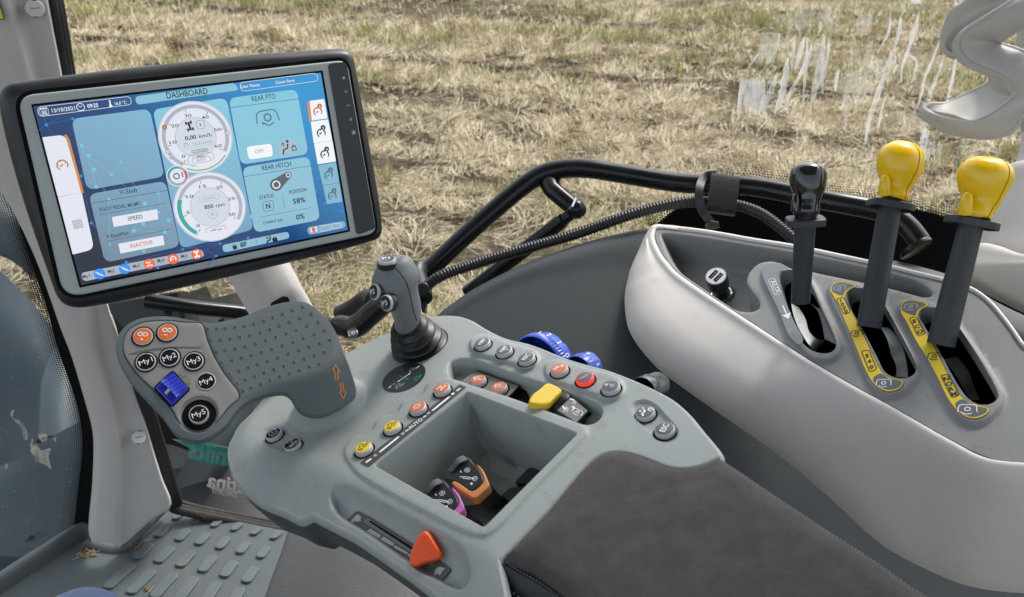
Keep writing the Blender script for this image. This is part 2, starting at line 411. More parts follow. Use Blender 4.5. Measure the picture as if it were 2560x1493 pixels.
        for a in (20, 90, 160): ln((.36*math.cos(math.radians(a)), .36*math.sin(math.radians(a))), (.6*math.cos(math.radians(a)), .6*math.sin(math.radians(a))), w_=wd)
    elif kind == 'lock': ln((-.4, -.6), (.4, -.6), (.4, .1), (-.4, .1), cl=True, w_=wd*1.2); mb.fill(P, T([(-.4, -.6), (.4, -.6), (.4, .1), (-.4, .1)]), h, m); mb.line(P, T(arc(0, .1, .27, 0, 180, 8)), wd, h, m)
    elif kind == 'arrow': ln((0, -.7), (0, .25), w_=wd*2); mb.fill(P, T([(-.35, .2), (.35, .2), (0, .85)]), h, m)
    elif kind == 'outarrow': ln((-.2, -.8), (.2, -.8), (.2, .1), (.5, .1), (0, .85), (-.5, .1), (-.2, .1), cl=True)
    elif kind == 'chassis':
        for sx in (-1, 1):
            for sy in (-.6, .6): mb.fill(P, T([(sx*.45-.14, sy-.28), (sx*.45+.14, sy-.28), (sx*.45+.14, sy+.28), (sx*.45-.14, sy+.28)]), h, m)
        ln((-.4, .6), (.4, .6), w_=wd*2); ln((-.4, -.6), (.4, -.6), w_=wd*2); ln((0, .6), (0, -.6), w_=wd*3); ln((-.2, .2), (.2, .2), w_=wd*3)

# ================================================================ materials in use
M_GREY = mat('grey_plastic', (.305, .338, .326), .48, bump=.12, bscale=1300, var=.07, vscale=9, dirt=.5, dscale=42)
M_GREY2 = mat('console_grey_plastic', (.24, .25, .245), .45, bump=.3, bscale=1300, var=.08, vscale=8, dirt=.5, dscale=36)
M_WHITE = mat('pale_trim_plastic', (.52, .505, .475), .62, spec=.3, bump=.2, bscale=1500, var=.04, vscale=5, dirt=.22, dscale=17)
M_SHELL = mat('console_shell_plastic', (.80, .765, .71), .68, spec=.2, bump=.3, bscale=1300, var=.02, vscale=5, dirt=.14, dscale=30)
M_DARK = mat('charcoal_plastic', (.055, .068, .073), .55, bump=.2, bscale=1500, var=.1)
M_BLACK = mat('black_plastic', (.016, .018, .02), .38, bump=.05, bscale=900, var=.15, vscale=30)
M_GLOSSB = mat('gloss_black', (.009, .01, .011), .09, spec=.6, coat=.5)
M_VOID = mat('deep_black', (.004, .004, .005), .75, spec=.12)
M_RUB = mat('soft_grey_rubber', (.105, .13, .135), .62, bump=.15, bscale=1600, var=.08)
M_KEYP = mat('taupe_keypad_plastic', (.235, .23, .215), .42, bump=.1, bscale=1800, var=.1, vscale=18, dirt=.3, dscale=30)
M_SIDE = mat('slate_side_panel', (.032, .042, .046), .55, bump=.35, bscale=700, var=.06, vscale=4)
M_RING = mat('lilac_grey_button_ring', (.46, .45, .47), .4)
M_ORC = mat('orange_button_cap', (.62, .17, .065), .4, var=.06)
M_ORB = mat('bright_orange_cap', (.78, .17, .03), .4)
M_YEC = mat('yellow_button_cap', (.75, .56, .03), .4)
M_SLC = mat('slate_button_cap', (.10, .115, .125), .35)
M_WPR = mat('white_print', (.8, .82, .82), .6)
M_GPR = mat('grey_print', (.38, .42, .44), .6)
M_KPR = mat('black_print', (.012, .012, .012), .6)
M_OPR = mat('orange_print', (.85, .3, .02), .5)
M_GRN = mat('green_print', (.02, .28, .09), .6)
M_LABEL = mat('brown_grey_label', (.062, .058, .058), .42)
M_YEL = mat('yellow_knob_plastic', (.95, .60, .004), .27, coat=.25, var=.05)
M_YLB = mat('yellow_decal', (.72, .52, .01), .45, var=.04)
M_BLUE = mat('blue_dial_plastic', (.02, .075, .5), .35, var=.08)
M_FAB = mat('brown_grey_suede', (.086, .080, .076), 1.0, bump=.9, bscale=1700, var=.2, vscale=60, sheen=.15, spec=.2)
M_STEEL = mat('zinc_plate', (.27, .29, .28), .4, metal=.9, var=.2, vscale=60, dirt=.5, dscale=60)
M_TUBE = mat('black_powder_coat', (.006, .008, .0095), .26, spec=.4, bump=.05, bscale=600, var=.15, vscale=20)
M_SHAFT = mat('lever_shaft_rubber', (.035, .042, .048), .5, bump=.15, bscale=700, var=.2, vscale=35, dirt=.25, dscale=50)
M_SEAL = mat('window_seal_rubber', (.012, .013, .014), .55, var=.2)
M_MAT = mat('floor_mat_rubber', (.082, .098, .10), .6, bump=.3, bscale=500, var=.1, vscale=7, dirt=.75, dirtcol='#7a6a50', dscale=11)
M_DIRTSEAL = mat('dirty_sill_rubber', (.02, .018, .015), .7, dirt=.95, dirtcol='#8a7350', dscale=30)
M_BTAUPE = mat('label_grey', (.20, .235, .25), .5)

# ================================================================ the surfaces the things stand on
def depthA(u, v): return 34.144/(5.2+.0099*u+.0302*v)
PA = Plane(pt(1200, 1000, depthA(1200, 1000)), camvec((-.267, -.816, -.512)), RIGHT)      # armrest deck
def NA(u, v, Z): return pt(u, v, Z)
dh, dv = unit((5373.5-CX, -357.6-CY, FPX)), unit((2219.5-CX, 8357.3-CY, FPX))
PM = Plane(pt(80, 263, .737), -camvec(np.cross(dh, dv)), camvec(dh))                         # display face
PC = Plane(pt(2175, 820, .80), camvec((-.45, -.72, -.53)), camvec((.86, .33, .1)))          # lever console top
PF = Plane((0, 0, 2.75-1.2), (0, 0, 1), (1, 0, 0))                                            # cab floor
PH = Plane(pt(560, 900, .70), camvec((.20, -.42, -.88)), RIGHT)                             # hand controller face
GLY = 1.30
PG = Plane((0, GLY, 2.2), (0, -1, 0), (1, 0, 0))                                              # side window glass

# ================================================================ DISPLAY
mon = thing('touch_display', 'large touch screen terminal with thick black frame showing the blue DASHBOARD page', 'display', PM.w(.15, -.12, -.03))
oo = PM.L([(-3, 250), (4, 222), (20, 208), (43, 203)]+[(640, 134), (760, 126), (848, 120), (876, 123), (890, 135), (897, 160), (931, 350), (948, 445), (965, 569), (963, 588), (955, 600), (940, 607), (640, 683), (218, 775), (180, 774), (158, 764), (143, 745), (134, 722), (43, 454)])
oo = resample(catmull(oo, 4), .004)
mb = MB(); mb.plate(PM, oo, -.034, -.002, M_BLACK, r=.012, seg=6)
mb.plate(PM, offset(oo, -.002), -.034, -.05, M_BLACK, r=.006); mb.build('housing', mon)
bz = rounded(PM.L([(43, 240), (866, 150), (941, 583), (160, 746)]), [.014, .011, .011, .017], 8)
mb = MB(); mb.plate(PM, offset(bz, .0035), -.004, -.0012, M_VOID); mb.plate(PM, bz, -.003, .0022, mat('bezel_grey', (.36, .40, .39), .42, var=.05), r=.0018)
mb.build('bezel', mon)
sp = rounded(PM.L([(817, 160), (864, 155), (937, 571), (889, 588)]), .0045, 5)
mb = MB(); mb.fill(PM, sp, .0026, mat('panel_black', (.012, .014, .017), .3)); h = .0028
mb.disc(PM, PM.l(*z1('B', 1640, 438)), .0014, h, M_GPR); mb.line(PM, PM.L(z('B', (1735, 1050), (1768, 1045), (1772, 1078), (1738, 1084))), .001, h, M_GPR, True)
mb.fill(PM, PM.L(z('B', (1730, 1048), (1764, 1044), (1770, 1080), (1736, 1086))), h, M_GPR)
c = PM.l(*z1('B', 1667, 595)); mb.disc(PM, c, .0013, h, M_GPR, r0=.0008); mb.line(PM, [(c[0], c[1]), (c[0], c[1]+.0016)], .0006, h, M_GPR)
c = PM.l(*z1('B', 1697, 752)); mb.line(PM, [(c[0]-.002, c[1]), (c[0]+.002, c[1])], .0005, h, M_GPR); mb.disc(PM, (c[0]-.002, c[1]), .0006, h, M_GPR); mb.line(PM, [(c[0]-.001, c[1]), (c[0]+.001, c[1]+.0012)], .0004, h, M_GPR)
c = PM.l(*z1('B', 1738, 925))
for r in (.0012, .0021, .003): mb.disc(PM, c, r, h, M_GPR, r0=r-.0005, a0=math.pi*.5, a1=math.pi)
mb.build('side_key_panel', mon)
# --- lit picture (measured on the face of the picture, 3 mm proud)
PM.l = lambda u, v, h=0: Plane.l(PM, u, v, .0031)
PM.L = lambda pts, h=0: [Plane.l(PM, u, v, .0031) for u, v in pts]
S0 = (80, 263), (805, 178), (874, 577), (200, 717)
wl = lambda q: PM.w(*PM.l(*q))
bgm = scr_grad('bg', '#05102a', '#2a90cc', wl((330, 690)), wl((690, 220)), '#0a3f78')
mb = MB(); mb.fill(PM, PM.L([(78, 261), (807, 176), (876, 579), (199, 720)]), .0025, M_VOID); h = .0028
mb.fill(PM, PM.L([(83, 266), (802, 182), (870, 575), (203, 713)]), h, bgm)
# network of dots and lines behind the panels
nodes = [z1('A', 425, 780), z1('A', 745, 1250), z1('C', 840, 580), z1('C', 1680, 820), z1('C', 2025, 770), z1('C', 1985, 882), z1('C', 1450, 992), z1('D', 215, 1090), z1('D', 505, 1028), z1('D', 1490, 745), z1('D', 1305, 668), z1('D', 1232, 405), z1('D', 1222, 548), z1('C', 960, 880), z1('C', 1160, 940), z1('A', 670, 725)]
scl = scr('net', '#2a86d0'); scl2 = scr('net2', '#1d5fa8')
for q in nodes: mb.disc(PM, PM.l(*q), .0013, h+.0003, scl, seg=10)
R_ = random.Random(3)
def netlines(mb, cs, hh, m, rad=170, wd=.00035, p=.55):
    for i, a in enumerate(cs):
        for b in cs[i+1:]:
            if 0 < math.dist(a, b) < rad and R_.random() < p: mb.line(PM, PM.L([a, b]), wd, hh, m)
netlines(mb, nodes, h+.0002, scl2)
for q in nodes[:6]:
    for k in range(3): a = R_.uniform(0, 6.28); mb.line(PM, PM.L([q, (q[0]+34*math.cos(a), q[1]+34*math.sin(a))]), .0004, h+.0002, scl2)
sc_o = mb.build('screen', mon); sc_o['_o'] = mon['_o']; SCN = sc_o
TXK = scr('ink', '#14303c'); TXB = scr('ink_black', '#06141c'); TXW = scr('white_ink', '#e8eef2'); TXG = scr('faint_ink', '#9aa2a8'); TXO = scr('orange_ink', '#c86a34')
PANL = scr_grad('pl', '#6f869a', '#7db4d2', wl((230, 640)), wl((395, 250)))
PANM = scr_grad('pm', '#6f9dbd', '#84c6da', wl((520, 600)), wl((480, 250)))
PANR = scr_grad('pr', '#8db9cc', '#80c4da', wl((700, 560)), wl((660, 230)))
WHI = scr('white', '#dfe2ec'); WHI2 = scr('white2', '#eef2f5')
h = .0031
def rpanel(name, qs, r, m, extra=None):
    mb = MB(); mb.fill(PM, rounded(PM.L(qs), r, 6), h, m)
    if extra: extra(mb)
    return mb.build(name, SCN)
# title bar
def ex(mb):
    mb.text(PM, 'DASHBOARD', z1('A', 1535, 540), z1('A', 1912, 495), .0072, h+.0003, TXB, bold=.012)
rpanel('title_bar', z('A', (1238, 520), (2150, 395), (2200, 460), (1255, 597)), .0045, scr('bar', '#83bcd2'), ex)
def pill(mb, qs, m, wd=.0004): mb.line(PM, rounded(PM.L(qs), .0052, 6), wd, h+.0003, m, True)
mb = MB(); pill(mb, z('A', (340, 618), (1195, 518), (1212, 592), (358, 706)), TXW)
mb.text(PM, '13/10/2021', z1('A', 480, 668), z1('A', 692, 642), .0042, h+.0004, TXW); mb.text(PM, '09:25', z1('A', 806, 626), z1('A', 905, 614), .0042, h+.0004, TXW, bold=.02); mb.text(PM, '16,0 °C', z1('A', 1058, 600), z1('A', 1165, 586), .0035, h+.0004, TXW)
c = PM.l(*z1('A', 740, 617)); mb.disc(PM, c, .0034, h+.0003, TXW, r0=.0028); mb.line(PM, [(c[0]-.0016, c[1]+.001), (c[0], c[1]), (c[0]+.0012, c[1]+.0012)], .0005, h+.0003, TXW)
c = PM.l(*z1('A', 405, 660)); mb.line(PM, [(c[0]-.0034, c[1]-.0026), (c[0]+.0034, c[1]-.0026), (c[0]+.0034, c[1]+.0022), (c[0]-.0034, c[1]+.0022)], .0005, h+.0003, TXW, True)
for i in range(3): mb.line(PM, [(c[0]-.0022, c[1]-.0016+i*.0011), (c[0]+.0022, c[1]-.0016+i*.0011)], .0005, h+.0003, TXW); mb.disc(PM, (c[0]-.002+i*.002, c[1]+.003), .0007, h+.0003, TXW, seg=10)
c = PM.l(*z1('A', 1012, 585)); mb.line(PM, [(c[0], c[1]-.002), (c[0], c[1]+.003)], .0012, h+.0003, TXW); mb.disc(PM, (c[0], c[1]-.002), .0014, h+.0003, TXW, seg=12)
mb.build('clock_bar', SCN)
mb = MB(); pill(mb, z('B', (455, 490), (1335, 380), (1358, 470), (472, 592)), TXW)
mb.text(PM, 'User Name:', z1('B', 470, 557), z1('B', 692, 530), .0038, h+.0004, TXW); mb.text(PM, 'Clover Farm', z1('B', 868, 508), z1('B', 1085, 480), .0037, h+.0004, TXW); mb.build('user_bar', SCN)
# left column
rpanel('info_panel', z('A', (655, 725), (1375, 632), (1512, 1255), (800, 1380)), .007, PANL)
def ex(mb):
    k = h+.0003; ln = lambda a, b, w_=.0004: mb.line(PM, PM.L([z1('C', *a), z1('C', *b)]), w_, k, TXK)
    mb.text(PM, 'V-Shift', z1('C', 1100, 318), z1('C', 1268, 296), .0052, k, TXK); ln((840, 398), (1542, 278)); ln((915, 504), (1520, 398), .0003); ln((975, 748), (1575, 636), .0003)
    mb.text(PM, 'FOOT PEDAL MGMT', z1('C', 920, 476), z1('C', 1292, 414), .0042, k, TXK); mb.text(PM, 'V-EasyPilot', z1('C', 980, 722), z1('C', 1186, 684), .0042, k, TXK)
    mb.fill(PM, PM.L(z('C', (1028, 525), (1442, 452), (1456, 545), (1045, 616))), k, WHI); mb.text(PM, 'SPEED', z1('C', 1178, 560), z1('C', 1312, 536), .0048, k+.0002, TXK)
    mb.fill(PM, PM.L(z('C', (1087, 770), (1497, 693), (1512, 780), (1106, 860))), k, WHI); mb.text(PM, 'INACTIVE', z1('C', 1200, 810), z1('C', 1405, 772), .0048, k+.0002, TXO)
rpanel('info_panel', z('C', (815, 315), (1520, 192), (1652, 795), (965, 945)), .007, PANL, ex)
# nav tabs
def ex(mb):
    k = h+.0003; mb.fill(PM, PM.L(z('A', (588, 870), (612, 872), (640, 920), (770, 1405), (745, 1405), (620, 925))), k, scr('org', '#d98322'))
    icon(mb, PM, PM.l(*z1('A', 573, 1150)), .2, .0072, k, scr('org2', '#b8622e'), 'gauge', .0007)
rpanel('tab_button', z('A', (388, 895), (600, 870), (748, 1405), (530, 1440)), [.001, .006, .0005, .0005], WHI, ex)
def ex(mb):
    k = h+.0003; c = np.array(PM.l(*z1('C', 714, 590))); a = np.array(PM.l(*z1('C', 744, 584)))-c; b = np.array([-a[1], a[0]])
    for i in (-1, 0, 1):
        for j in (-1, 0, 1): q = c+a*i+b*j; mb.line(PM, [q-a*.32-b*.32, q+a*.32-b*.32, q+a*.32+b*.32, q-a*.32+b*.32], .0005, k, TXK, True)
rpanel('tab_button', z('C', (532, 340), (752, 302), (865, 820), (668, 870)), [.0005, .0005, .007, .001], WHI, ex)
# centre panel and gauges
rpanel('gauge_panel', z('A', (1403, 640), (2080, 530), (2330, 1740), (1660, 1920)), .007, PANM)
def gauge(c, r, lab, red, green, big, unit_, ang_lab, arcmat):
    mb = MB(); k = h+.0003; c = np.array(PM.l(*c)); u0 = .14
    R = scr('ringgrey', '#a9aebb'); Rl = scr('ringlight', '#c2ccd8')
    mb.disc(PM, c, r, k, WHI, seg=48); mb.disc(PM, c, r, k+.0001, Rl, r0=r*.965, seg=48); mb.disc(PM, c, r*.9, k+.0001, R, r0=r*.8, seg=40, a0=-.62, a1=3.14+.95)
    mb.disc(PM, c, r*.545, k+.0001, scr('gface', '#ccd4e0'), seg=40); mb.disc(PM, c, r*.555, k+.0002, R, r0=r*.54, seg=40)
    for i in range(61):
        a = 3.14+.95-i*(3.14+.95+.62)/60; d = np.array([math.cos(a), math.sin(a)]); mb.line(PM, [c+d*r*(.72 if i % 10 else .7), c+d*r*.79], .00025 if i % 10 else .0005, k+.0002, Rl if i % 10 else TXK)
    dx = np.array(PM.l(CX, CY))*0; ax = np.array([1, 0.]); ay = np.array([0, 1.])
    n = len(lab)
    for i, t in enumerate(lab):
        a = 3.14+.80-i*(3.14+.8+.52)/(n-1); p = c+np.array([math.cos(a), math.sin(a)])*r*.63; wt = .0016*len(t)
        mb.text_l(PM, t, p-ax*wt-ay*.0017, p+ax*wt-ay*.0017, .0036, k+.0003, TXB)
    return mb, c, k, r
g1, c, k, r = gauge(z1('A', 1800, 895), .0335, ['0', '10', '20', '30', '40', '50', '60'], 0, 0, '', '', 0, None)
g1.text(PM, '0,00', z1('A', 1702, 922), z1('A', 1805, 906), .0046, k+.0004, TXB, bold=.02); g1.text(PM, 'km/h', z1('A', 1830, 902), z1('A', 1944, 886), .0046, k+.0004, TXK)
g1.text(PM, '13,8 km/h', z1('A', 1772, 974), z1('A', 1955, 944), .0038, k+.0004, TXG); g1.text(PM, 'MODE', z1('A', 1814, 1076), z1('A', 1870, 1068), .0022, k+.0006, TXK); g1.text(PM, 'AUTO', z1('A', 1806, 1118), z1('A', 1890, 1106), .0035, k+.0006, TXO, bold=.01)
g1.fill(PM, rounded(PM.L(z('A', (1755, 1015), (1905, 990), (1912, 1025), (1762, 1045))), .0015), k+.0004, TXG); g1.text(PM, 'FREEZE RATIO', z1('A', 1768, 1036), z1('A', 1900, 1014), .0018, k+.0005, WHI)
g1.line(PM, rounded(PM.L(z('A', (1720, 1130), (1735, 1060), (1950, 1030), (1975, 1090))), .003)[1:], .0003, k+.0005, TXK); g1.line(PM, rounded(PM.L(z('A', (1760, 1090), (1930, 1068), (1938, 1112), (1770, 1136))), .003), .0003, k+.0005, TXK, True)
g1.line(PM, PM.L(z('A', (1680, 1003), (1965, 955))), .0002, k+.0004, TXG); g1.line(PM, rounded(PM.L(z('A', (1800, 745), (1870, 735), (1882, 810), (1812, 822))), .002), .0003, k+.0004, TXK, True); g1.text(PM, '3', z1('A', 1832, 795), z1('A', 1850, 792), .0038, k+.0004, TXK)
icon(g1, PM, PM.l(*z1('A', 1740, 792)), .1, .0052, k+.0004, TXB, 'chassis', .0006)
icon(g1, PM, PM.l(*z1('A', 1708, 968)), .1, .003, k+.0004, TXG, 'gauge', .0004)
GG = scr('lime', '#5fa04a'); g1.disc(PM, c, r*.93, k+.0003, GG, r0=r*.90, seg=20, a0=-2.05, a1=-.72); g1.text(PM, 'TARGET SPEED', z1('A', 1655, 1133), z1('A', 1797, 1170), .0022, k+.0004, GG)
def bead(mb, q, m, t=''):
    p = PM.l(*q); mb.disc(PM, p, .0022, k+.0006, TXK, seg=14); mb.disc(PM, p, .0018, k+.0007, m, seg=14)
    if t: mb.text_l(PM, t, (p[0]-.0006, p[1]-.001), (p[0]+.0006, p[1]-.001), .0022, k+.0009, TXB)
bead(g1, z1('A', 1510, 803), scr('amber', '#c98030')); bead(g1, z1('A', 1540, 1028), WHI, '2'); bead(g1, z1('A', 1576, 1076), WHI, '1'); bead(g1, z1('A', 2090, 855), WHI, '4'); g1.build('gauge', SCN, 'upper round gauge reading 0,00 km/h')
g2, c, k, r = gauge(z1('C', 1932, 432), .0335, ['0', '5', '10', '15', '20', '25', '30'], 0, 0, '', '', 0, None)
g2.text(PM, '850', z1('C', 1880, 452), z1('C', 1962, 438), .0046, k+.0004, TXB, bold=.02); g2.text(PM, 'rpm', z1('C', 1985, 434), z1('C', 2066, 420), .0044, k+.0004, TXK); g2.text(PM, 'IN RANGE', z1('C', 1866, 372), z1('C', 1974, 352), .0024, k+.0004, TXG)
g2.line(PM, rounded(PM.L(z('C', (1820, 345), (2015, 315), (2020, 360), (1826, 390))), .003), .0003, k+.0004, TXG, True); g2.text(PM, 'x100 rpm', z1('C', 1928, 660), z1('C', 2040, 640), .0026, k+.0004, TXK)
g2.line(PM, rounded(PM.L(z('C', (1885, 672), (1895, 628), (2070, 600), (2080, 632))), .003)[1:], .0003, k+.0004, TXK); g2.disc(PM, c, r*.9, k+.0004, scr('teal', '#2fa39a'), r0=r*.785, seg=20, a0=2.72, a1=4.02); g2.disc(PM, PM.l(*z1('C', 1952, 500)), .0046, k+.0004, TXG, r0=.0042); icon(g2, PM, PM.l(*z1('C', 1952, 500)), .1, .0032, k+.0004, TXG, 'engine', .0004)
g2.build('gauge', SCN, 'lower round gauge reading 850 rpm')
mb = MB(); c = PM.l(*z1('C', 1630, 147)); k = h+.0009
mb.disc(PM, c, .0098, k, WHI); mb.disc(PM, c, .009, k+.0001, TXG, r0=.0068); mb.disc(PM, c, .009, k+.0002, MATS['lit_teal'], r0=.0068, a0=1.2, a1=3.2); mb.disc(PM, c, .009, k+.0002, scr('redarc', '#c84a50'), r0=.0068, a0=-.5, a1=.5)
icon(mb, PM, (c[0]-.001, c[1]), 0, .0065, k+.0002, TXB, 'gear', .0007); mb.line(PM, [(c[0]+.0045, c[1]-.002), (c[0]+.0045, c[1]+.003)], .0009, k+.0002, TXB); mb.build('gauge', SCN, 'small oil temperature dial between the two gauges')
# right column
def ex(mb):
    k = h+.0003; mb.text(PM, 'REAR PTO', z1('B', 598, 708), z1('B', 872, 672), .0062, k, TXK); mb.line(PM, PM.L(z('B', (348, 778), (1132, 676))), .0004, k, TXK)
    kk = scr('steel', '#44707f'); mb.line(PM, rounded(PM.L(z('B', (657, 965), (640, 830), (865, 790), (912, 925))), [0, .009, .009, 0], 6), .0011, k, kk); icon(mb, PM, PM.l(*z1('B', 776, 890)), .1, .0085, k, kk, 'gear', .0011)
    mb.line(PM, catmull(PM.L(z('B', (725, 950), (790, 980), (850, 945))), 6, False), .0011, k, kk); mb.fill(PM, PM.L(z('B', (712, 945), (748, 950), (716, 985))), k, kk)
    mb.fill(PM, rounded(PM.L(z('B', (532, 1228), (822, 1190), (838, 1335), (560, 1376))), .0035), k, WHI2); mb.text(PM, 'OFF', z1('B', 632, 1308), z1('B', 735, 1292), .0048, k+.0002, TXG)
    mb.fill(PM, rounded(PM.L(z('B', (885, 1178), (1100, 1148), (1122, 1288), (912, 1316))), .006), k, scr('greybtn', '#a9b8c4')); icon(mb, PM, PM.l(*z1('B', 1005, 1228)), .12, .0085, k+.0002, TXK, 'seat', .0007)
rpanel('info_panel', z('B', (330, 668), (1110, 565), (1245, 1310), (470, 1435)), .007, PANR, ex)
def ex(mb):
    k = h+.0003; T = lambda t, a, b, cp, **kw: mb.text(PM, t, z1('D', *a), z1('D', *b), cp, k+.0002, TXK, **kw)
    T('REAR HITCH', (655, 322), (958, 276), .0062); mb.line(PM, PM.L(z('D', (458, 388), (1160, 270))), .0004, k, TXK)
    T('STATUS', (625, 628), (775, 600), .0048); T('POSITION', (940, 570), (1120, 538), .0048); T('58%', (978, 672), (1108, 650), .0064, bold=.02); T('0%', (1012, 838), (1100, 820), .0064, bold=.02); T('CURRENT SLIP', (665, 888), (868, 852), .0035); T('N', (696, 722), (742, 714), .0062, bold=.03)
    mb.line(PM, rounded(PM.L(z('D', (656, 652), (766, 634), (778, 736), (672, 754))), .0025), .0004, k, TXK, True); mb.line(PM, PM.L(z('D', (866, 572), (886, 708))), .0003, k, TXK); mb.line(PM, PM.L(z('D', (622, 812), (1165, 710))), .0003, k, TXK)
    kk = scr('armgrey', '#505a60'); a, b = np.array(PM.l(*z1('D', 800, 470))), np.array(PM.l(*z1('D', 925, 370))); mb.disc(PM, a, .0062, k, kk); mb.disc(PM, b, .0035, k, kk); d = unit(b-a); q = np.array([-d[1], d[0]])
    mb.fill(PM, [a+q*.006, a-q*.006, b-q*.0034, b+q*.0034], k+.0001, kk); mb.disc(PM, a, .0041, k+.0002, WHI, r0=.0028); mb.disc(PM, b, .0024, k+.0002, WHI, r0=.0015)
rpanel('info_panel', z('D', (443, 290), (1145, 172), (1262, 838), (575, 975)), .007, PANR, ex)
for i, (qs, m, t, tc) in enumerate([(((1258, 700), (1425, 678), (1465, 900), (1275, 928)), WHI2, 'A', TXO), (((1272, 940), (1472, 912), (1520, 1158), (1306, 1188)), WHI2, '2', TXK), (((1310, 1190), (1522, 1160), (1562, 1395), (1352, 1428)), WHI2, '3', TXK)]):
    def ex(mb):
        k = h+.0003; cc = z1('B', 1352+40*i, 825+246*i-(0 if i else 0)); icon(mb, PM, PM.l(*cc), .1, .0068, k, tc, 'gauge', .0008)
        bb = PM.l(cc[0]+4.5, cc[1]-14); mb.disc(PM, bb, .0026, k+.0001, tc, seg=16); mb.text_l(PM, t, (bb[0]-.0009, bb[1]-.0014), (bb[0]+.0009, bb[1]-.0014), .0028, k+.0002, WHI2)
        if i == 0: mb.fill(PM, PM.L(z('B', (1228, 720), (1258, 700), (1285, 930), (1255, 935))), k, scr('org3', '#d08a4e'))
    rpanel('tab_button', z('B', *qs), .0007, m, ex)
for i, (qs, cc) in enumerate([(((1240, 268), (1428, 235), (1462, 448), (1288, 478)), (1350, 372)), (((1292, 482), (1464, 452), (1496, 648), (1332, 675)), (1388, 590))]):
    def ex(mb):
        k = h+.0003; t = '45'[i]; c2 = z1('D', *cc); icon(mb, PM, PM.l(*c2), .1, .0068, k, scr('dim', '#3f6a80'), 'gauge', .0008); bb = PM.l(c2[0]+4.5, c2[1]-14); mb.disc(PM, bb, .0026, k+.0001, scr('dim', ''), seg=16); mb.text_l(PM, t, (bb[0]-.0009, bb[1]-.0014), (bb[0]+.0009, bb[1]-.0014), .0028, k+.0002, PANR)
    rpanel('tab_button', z('D', *qs), .001, scr('tabdim', '#7fb2c8'), ex)
def ex(mb):
    k = h+.0003
    for i, (t, a, b, cc, kind, col) in enumerate([('My1', (760, 1090), (826, 1078), (915, 1047), 'cyl', 'b'), ('My2', (995, 1042), (1058, 1030), (1145, 1000), 'cyl', 'b'), ('My3', (1225, 994), (1286, 982), (1370, 955), 'axle', 'o'), ('My4', (1448, 944), (1510, 934), (1590, 910), 'gauge', 'o'), ('My5', (1667, 902), (1727, 890), (1806, 865), 'chassis', 'o')]):
        mb.text(PM, t, z1('C', *a), z1('C', *b), .0042, k, TXB, bold=.01); c = PM.l(*z1('C', *cc)); mb.disc(PM, c, .0049, k, scr('iconblue', '#2a8cf0') if col == 'b' else scr('iconorange', '#e8642c')); icon(mb, PM, c, 0, .0042, k+.0002, TXW, kind, .0006)
rpanel('status_bar', z('C', (738, 1040), (1850, 818), (1885, 885), (765, 1118)), .005, scr('bar2', '#a6afba'), ex)
def ex(mb):
    k = h+.0003; icon(mb, PM, PM.l(*z1('D', 362, 1118)), .1, .0045, k, TXB, 'lock', .0006)
    for j in range(3): mb.line(PM, rounded(PM.L(z('D', (420+j*8, 1096+j*16-14), (486-j*2, 1078+j*16-12), (480, 1092+j*16-12), (424, 1108+j*16-14))), .001), .0006, k, TXB, True)
    mb.line(PM, PM.L(z('D', (587, 1045), (594, 1098))), .0003, k, TXK); icon(mb, PM, PM.l(*z1('D', 735, 1042)), .12, .0052, k, TXB, 'seat', .0008); icon(mb, PM, PM.l(*z1('D', 785, 1036)), .12, .0048, k, TXB, 'lock', .0006)
rpanel('status_bar', z('D', (228, 1105), (925, 962), (945, 1030), (250, 1185)), .0045, PANR, ex)
def ex(mb):
    k = h+.0003; mb.line(PM, PM.L(z('D', (1262, 905), (1362, 888), (1370, 945), (1270, 962))), .0004, k, TXW, True); mb.line(PM, rounded(PM.L(z('D', (1380, 885), (1475, 868), (1485, 918), (1390, 936))), .003), .0004, k, TXW, True)
    c = PM.l(*z1('D', 1192, 942)); icon(mb, PM, c, 1.6, .004, k, TXW, 'chassis', .0009); mb.disc(PM, c, .0022, k+.0002, scr('iconorange', ''), seg=12)
rpanel('status_bar', z('D', (1120, 918), (1520, 850), (1530, 918), (1140, 1000)), .0045, scr('bar3', '#86a9c2'), ex)
# the network showing faintly over the panels
mb = MB(); NN = [z1('C', 1000, 360), z1('C', 1333, 398), z1('C', 1452, 300), z1('C', 1548, 555), z1('C', 1315, 590), z1('C', 1228, 650), z1('C', 1320, 838), z1('C', 1008, 778), z1('C', 885, 248), z1('A', 815, 1062), z1('A', 865, 1190), z1('A', 1022, 1236), z1('A', 750, 970), z1('A', 1110, 1122), z1('C', 1515, 665), z1('C', 1455, 480),
      z1('D', 655, 528), z1('D', 800, 580), z1('D', 540, 805), z1('D', 715, 932), z1('D', 855, 692), z1('D', 1088, 690), z1('D', 1190, 800), z1('D', 1172, 645), z1('D', 945, 868), z1('D', 642, 665)]
NL = scr('net3', '#84bcd4'); N4 = scr('net4', '#6cc4e8')
for q in NN: mb.disc(PM, PM.l(*q), R_.uniform(.0007, .0018), h+.0002, N4, seg=10)
netlines(mb, NN, h+.00015, NL, 120, .00022, .4); mb.build('network_pattern', SCN)
